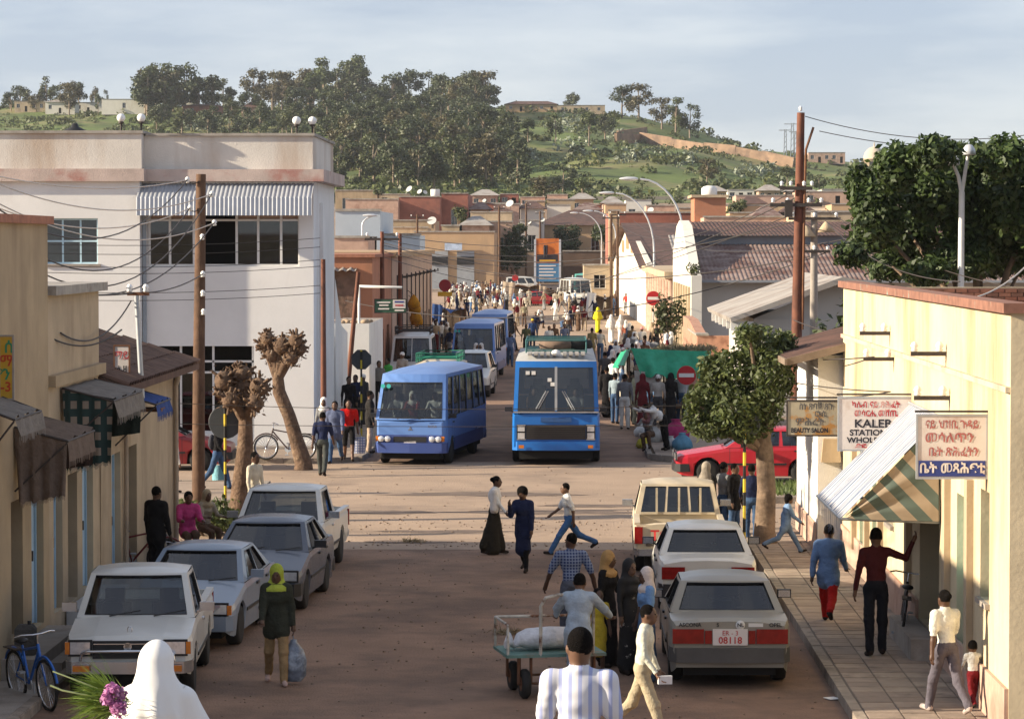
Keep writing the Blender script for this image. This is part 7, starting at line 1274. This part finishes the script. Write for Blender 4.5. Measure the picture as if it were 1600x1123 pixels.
aw = thing('shop_awning', 'striped blue and white awning with fringe over the stationery shop door', 'awning'); z1, z0 = 3.62, 2.2; yn, yf = 42.5, 46.4
cloth((RX-.02, yf, z1), (RX-.02, yn, z1), (3.97, yn, z0), (3.97, yf, z0), stripeA, aw, 'canopy', 36, 12, .02, 4, 1, .34, .03); cloth((RX-.04, yn-.02, z1-.02), (RX-.04, yn-.04, z0-.05), (4.02, yn-.02, z0-.02), (4.02, yn-.02, z0+.0), diag, aw, 'side_flap', 14, 14, .03, 2, 2, 0, 0, .12)
MB().cyl((3.97, yn, z0-.02), (RX, yn+.1, z0-.08), .022, n=7).build('strut', STEEL, aw); MB().cyl((3.97, yf, z0-.02), (RX, yf-.1, z0-.08), .022, n=7).build('strut', STEEL, aw); MB().cyl((3.97, yn, z0-.02), (3.97, yf, z0-.02), .022, n=7).build('front_bar', STEEL, aw); MB().cyl((RX-.03, yn-.1, z1+.02), (RX-.03, yf+.1, z1+.02), .022, n=7).build('wall_bar', STEEL, aw)
def left_canopy(label, y0, y1, out, zt, zb, mt_top, mt_side, mt_far, seed, valance=.3):
    t = thing('cloth_canopy', label, 'awning'); x0, x1 = LX+.02, LX+out
    cloth((x0, y0, zt), (x0, y1, zt), (x1, y1, zt-.18), (x1, y0, zt-.18), mt_top, t, 'top_cloth', 16, 8, .03, 3, seed); cloth((x1, y0, zt-.18), (x1, y1, zt-.18), (x1+.05, y1, zt-.18-valance), (x1+.05, y0, zt-.18-valance), mt_top, t, 'valance', 20, 5, .03, 4, seed+1, .1)
    if mt_side: cloth((x0, y0, zt-.02), (x1, y0, zt-.2), (x1-.04, y0+.05, zb+.12), (x0+.06, y0, zb), mt_side, t, 'side_curtain', 20, 14, .045, 3.4, seed+2, .06, 0, .06)
    if mt_far: cloth((x0, y1, zt-.02), (x1, y1, zt-.2), (x1-.03, y1, zb+.4), (x0, y1, zb+.3), mt_far, t, 'far_curtain', 16, 10, .04, 3, seed+3)
    MB().cyl((x0, y0, zt), (x1, y0, zt-.2), .018, n=6).build('frame_bar', IRON, t); MB().cyl((x1, y0, zt-.2), (x1, y1, zt-.2), .018, n=6).build('frame_bar', IRON, t); MB().cyl((x0, y0, zt-.9), (x1, y0, zt-.22), .015, n=6).build('stay', IRON, t); MB().cyl((x0, y1, zt), (x1, y1, zt-.2), .018, n=6).build('frame_bar', IRON, t)
left_canopy('grey canopy with green plaid curtain on the cream shop', 45.5, 48.6, .8, ZV(612, 45.5)+.05, ZV(738, 45.5), greyc, plaid, darkg, 5); left_canopy('brown canopy with long cloth curtain near the left edge', 41.5, 43.9, .76, ZV(668, 41.5), ZV(792, 41.5), brownc, brownc, fabric((.06, .04, .035)), 15); left_canopy('grey fringed canopy under the yellow sign', 38.6, 40.6, .55, ZV(622, 40.3), 3.2, greyc, None, None, 25, .25); left_canopy('blue canopy with valance on the corner shop', 50.9, 52.8, .72, ZV(614, 51), 3.0, bluec, None, None, 35, .22)
# market stall with green tarpaulin
tarp = mat('green_tarpaulin', (.02, .32, .17), .4, .2, 3, (.04, .42, .25), .5, .7, 0, .8, 6); straw = leafmat('straw_bits', (.2, .15, .08), (.34, .27, .16), .2, 3.)
ms = thing('market_stall', 'market stall roofed with draped green tarpaulin', 'stall'); xa, xb = XY(978, 98), XY(1104, 98); zt = ZV(542, 98)
for x in (xa+.1, (xa+xb)/2, xb-.1):
    for y in (97.2, 100.2): MB().cyl((x, y, .1), (x, y, zt-.1), .035, n=6).build('post', wood, ms)
cloth((xa-.1, 100.4, zt-.25), (xb+.1, 100.4, zt-.35), (xb+.1, 97.1, zt-.1), (xa+.15, 97.1, zt), tarp, ms, 'roof_tarpaulin', 22, 12, .07, 2.2, 3, 0, .1); cloth((xa+.15, 97.08, zt), (xb+.1, 97.08, zt-.1), (xb+.1, 96.8, zt-1.0), (xa+.5, 96.9, zt-.95), tarp, ms, 'front_tarpaulin', 22, 10, .08, 2.6, 4, 0, .05, .2); cloth((xa-.1, 100.4, zt-.25), (xa+.15, 97.1, zt), (xa+.0, 96.9, zt-.5), (xa-.35, 100.3, zt-.8), tarp, ms, 'side_tarpaulin', 12, 8, .05, 2, 6); cloth((xa+.25, 97.0, zt-.72), (xa+1.2, 96.95, zt-.85), (xa+1.0, 96.9, zt-1.35), (xa+.3, 96.95, zt-1.4), fabric((.4, .36, .32)), ms, 'hanging_cloth', 8, 6, .03, 2, 8)
V, Q = leaves(700, [((x, 98.6, zt-.08), (.45, .9, .14)) for x in np.linspace((xa+xb)/2, xb, 4)], .14, 7, .12, .2, .2); link('thatch', fast_mesh('thatch', V, Q, straw), ms)
MB().box(xa+.3, xb-.1, 97.6, 99.6, .7, .8).build('counter', wood, ms)
sackm = [fabric(c) for c in ((.5, .5, .48), (.35, .04, .12), (.36, .36, .34), (.5, .42, .05), (.5, .2, .04), (.12, .28, .4))]
for i, (u, v, s, k, l) in enumerate(((1003, 682, .26, 0, 'white sack on the kerb beside crouching person'), (1022, 690, .3, 2, 'pale grey sack in front of the stall'), (1056, 690, .42, 1, 'large crimson bundle beside the stall'), (1048, 700, .22, 0, 'white plastic sack beside crimson bundle'), (1005, 700, .22, 3, 'yellow basket bag at the crouching person'), (1011, 690, .2, 4, 'orange bundle at the crouching person'), (1066, 702, .3, 5, 'blue grey bundle under the street tree'))):
    p = G(u, v, .13 if u > 1010 else .0); t = thing('sack', l, 'sack', tuple(p), i, 'bundles by the stall'); mb = MB(); r = random.Random(i); rings = []
    for j, (rr_, z) in enumerate(((.75, 0), (1, .25), (.95, .6), (.7, .95), (.3, 1.2), (.36, 1.35))): rings.append([(s*rr_*(1+r.uniform(-.1, .1))*math.cos(a), s*rr_*(1+r.uniform(-.1, .1))*math.sin(a), s*z*1.2) for a in np.linspace(0, 2*math.pi, 11)[:-1]])
    mb.loft(rings, 0, True); mb.build('bag', sackm[k], t)
def tent(label, u0, u1, vt, vb, Y, m_, dep=5):
    x0, x1 = XY(u0, Y), XY(u1, Y); zt = ZV(vt, Y); t = thing('market_tent', label, 'stall'); zb_ = 0
    for x in (x0+.1, x1-.1):
        for y in (Y, Y+dep): MB().cyl((x, y, 0), (x, y, zt-.2), .06, n=6).build('post', wood, t)
    cloth((x0, Y+dep, zt-.4), (x1, Y+dep, zt-.5), (x1, Y-.4, zt-.3), (x0, Y-.4, zt), m_, t, 'roof_cloth', 16, 8, .1, 2, int(u0), 0, .25); cloth((x0, Y-.4, zt), (x0+(x1-x0)*.35, Y-.42, zt-.1), (x0+(x1-x0)*.25, Y-.6, .2), (x0-.2, Y-.6, .2), m_, t, 'hanging_cloth', 8, 8, .08, 2, 3); MB().box(x0+.4, x1-.3, Y+.6, Y+dep-.5, .6, .75).build('counter', wood, t); cloth((x0, Y+dep, zt-.5), (x1, Y+dep, zt-.5), (x1, Y+dep, .2), (x0, Y+dep, .2), fabric((.16, .12, .09)), t, 'back_cloth', 10, 6, .08, 3, 5)
tent('cream cloth market tent in front of the billboard', 786, 842, 440, 480, 292, fabric((.55, .44, .32))); tent('long cream market tent left of the white bus', 842, 878, 446, 480, 300, fabric((.48, .38, .28))); tent('white tarpaulin stall beside the gabled hall', 918, 958, 456, 500, 240, mat('white_tarp', (.66, .66, .66), .5, .06, 2)); tent('blue canopy stall along the beige row building', 676, 722, 474, 520, 172, fabric((.05, .10, .26)), 8); tent('brown canvas stall at left of the plaza', 700, 745, 455, 478, 320, fabric((.3, .2, .13)))
og = fabric((.5, .22, .02))
for i, (u, v) in enumerate(((664, 470), (669, 478), (656, 492), (649, 497))):
    p = P(u, v, 140+i); t = thing('hanging_bag', ['orange bag hung highest on the beige wall', 'orange bag hung second on the beige wall', 'orange bag hung third on the beige wall', 'orange bag hung lowest on the beige wall'][i], 'bag', (-6.95, 140+i, p.z)); MB().lathe([(.02, .3), (.16, .15), (.3, -.1), (.28, -.3), (.05, -.4)], n=9).build('bag', og, t); MB().cyl((0, 0, .28), (-.3, 0, .5), .015, n=5).build('strap', IRON, t)
# ================================================================== BICYCLES, HANDCART AND OTHER CARRIED THINGS
def bicycle(label, loc, rz, col, lean=0., name='bicycle'):
    t = thing(name, label, 'bicycle', loc); t.rotation_euler = (lean, 0, rz); fm = mat('bike_'+'_'.join('%d' % (c*100) for c in col), col, .4, .15, 5); r = .33
    for x in (-.53, .53):
        m = MB(); m.tube([(r*math.cos(a), 0, r*math.sin(a)) for a in np.linspace(0, 2*math.pi, 25)], .022, 6); w = m.build('wheel', RUBBER, t, (x, 0, r)); m = MB(); m.tube([(r*.9*math.cos(a), 0, r*.9*math.sin(a)) for a in np.linspace(0, 2*math.pi, 25)], .012, 5)
        for k in range(10): a = math.pi*k/10; m.cyl((r*.9*math.cos(a), 0, r*.9*math.sin(a)), (-r*.9*math.cos(a), 0, -r*.9*math.sin(a)), .004, n=4)
        m.build('rim', CHROME, w); m = MB(); m.tube([((r+.05)*math.cos(a), 0, (r+.05)*math.sin(a)) for a in np.linspace(.5 if x < 0 else .2, 2.6, 12)], .02, 5); m.build('mudguard', fm, w)
    bb_, sd, hd_, ra_, fa = (-.08, 0, .28), (-.22, 0, .78), (.36, 0, .78), (-.53, 0, .33), (.53, 0, .33); m = MB()
    for p, q, rr_ in ((bb_, sd, .018), (bb_, hd_, .02), ((-.2, 0, .72), (.35, 0, .82), .018), (ra_, bb_, .012), (ra_, (-.2, 0, .72), .012), ((.34, 0, .86), (.39, 0, .66), .022), ((.39, 0, .66), fa, .016)): m.cyl(p, q, rr_, n=7)
    m.build('frame', fm, t); m = MB(); m.tube([(.25, -.28, .98), (.3, -.2, 1.0), (.35, -.06, .99), (.35, .06, .99), (.3, .2, 1.0), (.25, .28, .98)], .013, 6); m.cyl((.34, 0, .86), (.35, 0, .99), .014, n=6); m.build('handlebar', CHROME, t); m = MB(); m.ball((-.25, 0, .84), .12, 0, 10, 6, (1.1, .75, .35)); m.cyl(sd, (-.24, 0, .82), .014, n=6); m.build('saddle', BLACKP, t)
    m = MB(); m.lathe([(.09, -.006), (.09, .006)], bb_, 14, 0, 'y'); m.cyl((-.08, .06, .28), (-.08, .06, .12), .01, n=5); m.cyl((-.08, -.06, .28), (-.08, -.06, .44), .01, n=5); m.box(-.13, -.03, .06, .14, .10, .125); m.box(-.13, -.03, -.14, -.06, .435, .46); m.build('crank', STEEL, t); MB().box(-.75, -.3, -.07, .07, .70, .715).build('carrier', IRON, t)
    return t
bicycle('blue bicycle standing beside the left shop step', (XY(48, 39.2), 39.2, 0), R(-58), (.02, .12, .45), R(5)); bicycle('dark bicycle leaning against the yellow wall', (5.08, 43.6+1.2, .14), R(84), (.03, .025, .025), R(8)); bicycle('dark bicycle leaning on the pollarded tree', (XY(443, 82.2), 82.4, .13), R(176), (.04, .015, .015), R(8)); bicycle('red black bicycle parked by the corner shop', (XY(205, 52.8), 53.2, .13), R(20), (.15, .02, .02), R(6)); bicycle('grey bicycle propped behind the red black bicycle', (XY(196, 54.5), 55, .13), R(-30), (.08, .08, .09), R(-5))
# handcart
pc = G(858, 1092); hc_ = thing('handcart', 'four wheeled handcart with pipe frame and green platform', 'handcart', (pc.x, pc.y+.55, 0), R(12)); rp = mat('flaking_pipe_paint', (.45, .42, .36), .7, .35, 6, (.14, .06, .03), .5, .6)
m = MB(); m.box(-.68, .68, -.5, .5, .56, .60); m.build('platform', mat('green_deck', (.12, .22, .19), .8, .25, 4, (.25, .2, .15), .52, .65), hc_)
MB().tube([(-.66, -.45, .58), (-.66, -.45, 1.0), (-.66, .45, 1.0), (-.66, .45, .58)], .02, 7).build('end_rail', rp, hc_); MB().tube([(-.66, .45, 1.0), (.66, .45, 1.0), (.66, .45, .58)], .02, 7).build('side_rail', rp, hc_); MB().tube([(-.22, -.48, .58), (-.22, -.5, 1.25), (-.16, -.52, 1.36), (.0, -.52, 1.4), (.42, -.52, 1.38), (.5, -.5, 1.28), (.5, -.48, .58)], .024, 8).build('push_handle', rp, hc_)
for x, y in ((-.42, -.4), (-.42, .4), (.45, -.4), (.45, .4)):
    o = MB(); o.lathe([(.09, -.05), (.17, -.06), (.2, -.03), (.2, .03), (.17, .06), (.09, .05)], (0, 0, 0), 18, 0, 'x'); w = o.build('wheel', RUBBER, hc_, (x, y, .2)); MB().lathe([(.1, -.055), (.04, -.06), (.04, .06), (.1, .055)], (0, 0, 0), 12, 0, 'x').build('hub', RUST, w); MB().box(x-.1, x-.07, y-.03, y+.03, .2, .56).build('fork', RUST, hc_); MB().box(x+.07, x+.1, y-.03, y+.03, .2, .56).build('fork', RUST, hc_)
MB().cyl((-.52, -.4, .2), (.55, -.4, .2), .018, n=6).build('axle', RUST, hc_); MB().cyl((-.52, .4, .2), (.55, .4, .2), .018, n=6).build('axle', RUST, hc_)
sk = thing('sack', 'white grain sack lying on the handcart', 'sack', (pc.x, pc.y+.55, .6), R(16)); rings = []
for x, s in ((-.62, .06), (-.56, .12), (-.5, .05), (-.44, .11), (-.3, .17), (0, .19), (.3, .17), (.44, .08)): rings.append([(x, s*1.35*math.cos(a), .16*min(1, s/.12)+s*.8*math.sin(a)) for a in np.linspace(0, 2*math.pi, 13)[:-1]])
MB().loft(rings, 0, True).build('bag', fabric((.66, .65, .66)), sk)
def carried(name, label, loc, rings, m_, handles=None, rz=0):
    t = thing(name, label, 'bag', loc, rz); MB().loft(rings, 0, True).build('bag', m_, t)
    if handles: [MB().tube(h_, .008, 5).build('handle', m_, t) for h_ in handles]
def bagring(w, d, zs): return [[(w*k*math.cos(a)+.01*math.sin(5*a), d*k*math.sin(a), z) for a in np.linspace(0, 2*math.pi, 13)[:-1]] for z, k in zs]
pbm = mat('grey_plastic_bag', (.16, .19, .24), .25, .3, 6, (.3, .34, .4), .52, .62, 0, 1.2, 9); p = HANDS['woman in olive parka and yellow green headscarf carrying a plastic bag'][1]-Vector((0, 0, .4)); carried('plastic_bag', 'crumpled grey plastic bag carried by the woman in olive parka', tuple(p), bagring(.17, .11, ((-.3, .6), (-.22, 1), (0, 1.05), (.14, .8), (.24, .3), (.28, .25))), pbm, [[(0, 0, .26), (-.01, 0, .34), (0, 0, .41)]])
p = HANDS['man in red tee and black trousers carrying a checked bag'][1]-Vector((0, 0, .34)); carried('checked_bag', 'blue white checked shopping bag held by man in red tee', tuple(p), [[(-.2*k, -.08, z), (.2*k, -.08, z), (.2*k, .08, z), (-.2*k, .08, z)] for z, k in ((-.22, .95), (.0, 1.), (.22, .95))], stripes('bag_check', (.5, .52, .58), (.12, .15, .3), 14, (1, 0, 0), .7, cross=(0, 0, 1)), [[(-.1, 0, .22), (-.05, 0, .34), (.05, 0, .34), (.1, 0, .22)]])
p = HANDS['woman in black top and jeans with teal bag on the median'][1]-Vector((0, 0, .33)); carried('teal_bag', 'pale teal bag carried by the woman on the median', tuple(p), [[(-.14*k, -.05, z), (.14*k, -.05, z), (.14*k, .05, z), (-.14*k, .05, z)] for z, k in ((-.2, 1), (.16, .95))], fabric((.2, .42, .48)), [[(-.08, 0, .16), (0, 0, .34), (.08, 0, .16)]])
p = HANDS['man in cream shirt and khaki trousers holding white papers'][0]+Vector((.05, 0, -.01)); t = thing('papers', 'rolled white papers in the hand of the man in cream shirt', 'papers', tuple(p), R(10)); MB().cbox((0, 0, 0), (.17, .06, .10)).build('sheets', WHITE, t)
# grass bundle and flowers
p = P(150, 1082, 17.8); gb = thing('grass_bundle', 'bundle of fresh green grass stalks held by the veiled woman', 'grass', tuple(p)); V, Q = [], []; g = np.random.default_rng(8); n = 420; base = np.array([.14, 0, -.06])+g.normal(0, .03, (n, 3)); dirs = np.stack([-.8-.3*g.random(n)+g.normal(0, .22, n), g.normal(0, .3, n), .28+g.normal(0, .42, n)], 1); dirs /= np.linalg.norm(dirs, axis=1)[:, None]; L_ = g.uniform(.16, .36, n)[:, None]; mid = base+dirs*L_*.55; tip = base+dirs*L_-np.array([0, 0, 1])*L_*.25*g.random((n, 1)); sd = np.cross(dirs, g.normal(size=(n, 3))); sd /= np.linalg.norm(sd, axis=1)[:, None]; sd *= .0022
V = np.stack([base-sd, base+sd, mid+sd, tip, mid-sd], 1).reshape(-1, 3); link('stalks', fast_mesh('stalks', V, np.arange(5*n).reshape(-1, 5), leafmat('fresh_grass', (.07, .14, .015), (.24, .32, .06), .35, 6)), gb)
m = MB(); m.tube([(.12, 0, -.05), (-.2, -.03, .02), (-.27, -.03, .05)], .006, 5); m.build('stem', mat('pale_stem', (.4, .45, .2), .7, .1, 9), gb); m = MB(); m.tube([(.12, .02, -.02), (-.18, .0, .10), (-.26, 0, .13)], .005, 5); m.build('stem', MATS['pale_stem'], gb)
p = P(176, 1090, 17.6); fb_ = thing('flower_bunch', 'bunch of pink lilac flowers beside the grass bundle', 'flowers', tuple(p)); V, Q = leaves(420, [((.0, 0, .04), (.045, .045, .05)), ((.03, 0, -.06), (.05, .05, .05)), ((-.03, 0, .0), (.035, .04, .04)), ((.05, 0, .02), (.03, .03, .04))], .016, 3, .8, .6, .6); link('petals', fast_mesh('petals', V, Q, leafmat('pink_petal', (.42, .12, .32), (.66, .34, .56), .3, 9)), fb_)
# rubbish on the road
for u, v, l in ((1300, 1092, 'white scrap of paper in the gutter by the kerb'), (815, 1018, 'scrap of card on the near road')): p = G(u, v); t = thing('paper_scrap', l, 'litter', (p.x, p.y, .012), .4); MB().cbox((0, 0, .004), (.16, .2, .008)).build('sheet', WHITE, t)
p = G(795, 990); V, Q = leaves(160, [((0, 0, .03), (.34, .2, .05))], .09, 2, .08, .1, .1); t = thing('straw_heap', 'small heap of dry straw on the road behind the handcart', 'straw', (p.x, p.y, 0)); link('stalks', fast_mesh('stalks', V, Q, straw), t)
p = G(645, 847); V, Q = leaves(120, [((0, 0, .03), (.3, .2, .04))], .08, 9, .1, .1, .1); t = thing('straw_heap', 'small heap of dry leaves at the shadow edge of road', 'straw', (p.x, p.y, 0)); link('stalks', fast_mesh('stalks', V, Q, straw), t)
t = thing('jerrycan', 'old grey jerrycan on the step of the near shop', 'can', (LX+.25, 41.0, .42)); m = MB(); m.loft([[(-.14*k, -.1*k, z), (.14*k, -.1*k, z), (.14*k, .1*k, z), (-.14*k, .1*k, z)] for z, k in ((0, .95), (.03, 1), (.36, 1), (.42, .7))], 0, False); m.build('body', fabric((.1, .095, .09)), t); MB().cyl((.05, 0, .42), (.05, 0, .47), .025, n=8).build('cap', BLACKP, t)
# wall fittings on the yellow building
for i, (y, z) in enumerate(((49.2, 4.62), (48.6, 4.22), (42.0, 4.55), (41.6, 3.95))):
    t = thing('wire_bracket', 'black insulator bracket on yellow wall, %s' % ['upper far one', 'lower far one', 'upper near one', 'lower near one'][i], 'bracket', (RX, y, z)); MB().box(-.5, .02, -.03, .03, -.03, .03).build('arm', IRON, t)
    for dx in (-.45, -.1): insulator(t, (dx, 0, .1))
# drivers and passengers
def rider(label, veh, x, y, z, top, **k):
    p = veh.matrix_basis @ Vector((x, y, z)); person(label, tuple(p), math.degrees(veh.rotation_euler.z), 1.66, dict(POSES['sit'], aL=(55, 5, 25), aR=(55, 5, 25)), None, .03, top=top, bottom=DG, **k)
bpy.context.view_layer.update()
rider('minibus driver in white shirt behind the wheel', Mb, .45, -2.0, .62, W_); rider('minibus passenger in red scarf beside the door', Mb, -.2, -1.95, .62, (.3, .05, .05), hair='scarf'); rider('minibus passenger in pale shirt at the window', Mb, -.65, -1.95, .62, (.5, .5, .48)); rider('bus driver in grey shirt behind the split windscreen', B1, .55, -4.35, .75, GR); rider('bus passenger in brown at the front seat', B1, -.6, -4.0, .75, BR)
# ================================================================== HAZE
hz = MB(); hz.box(-1600, 1600, -90, 2480, -90, 135); hm = bpy.data.materials.new('dusty_haze'); hm.use_nodes = True; hn = hm.node_tree; hn.nodes.remove(hn.nodes['Principled BSDF']); pv = hn.nodes.new('ShaderNodeVolumePrincipled')
pv.inputs['Color'].default_value = (.90, .93, 1, 1); pv.inputs['Density'].default_value = .00007; pv.inputs['Anisotropy'].default_value = .2; hn.links.new(pv.outputs[0], hn.nodes['Material Output'].inputs['Volume'])
tag(hz.build('haze', hm), 'thin dusty haze in the air over town and hill', 'haze', kind='stuff')
bpy.context.view_layer.update()
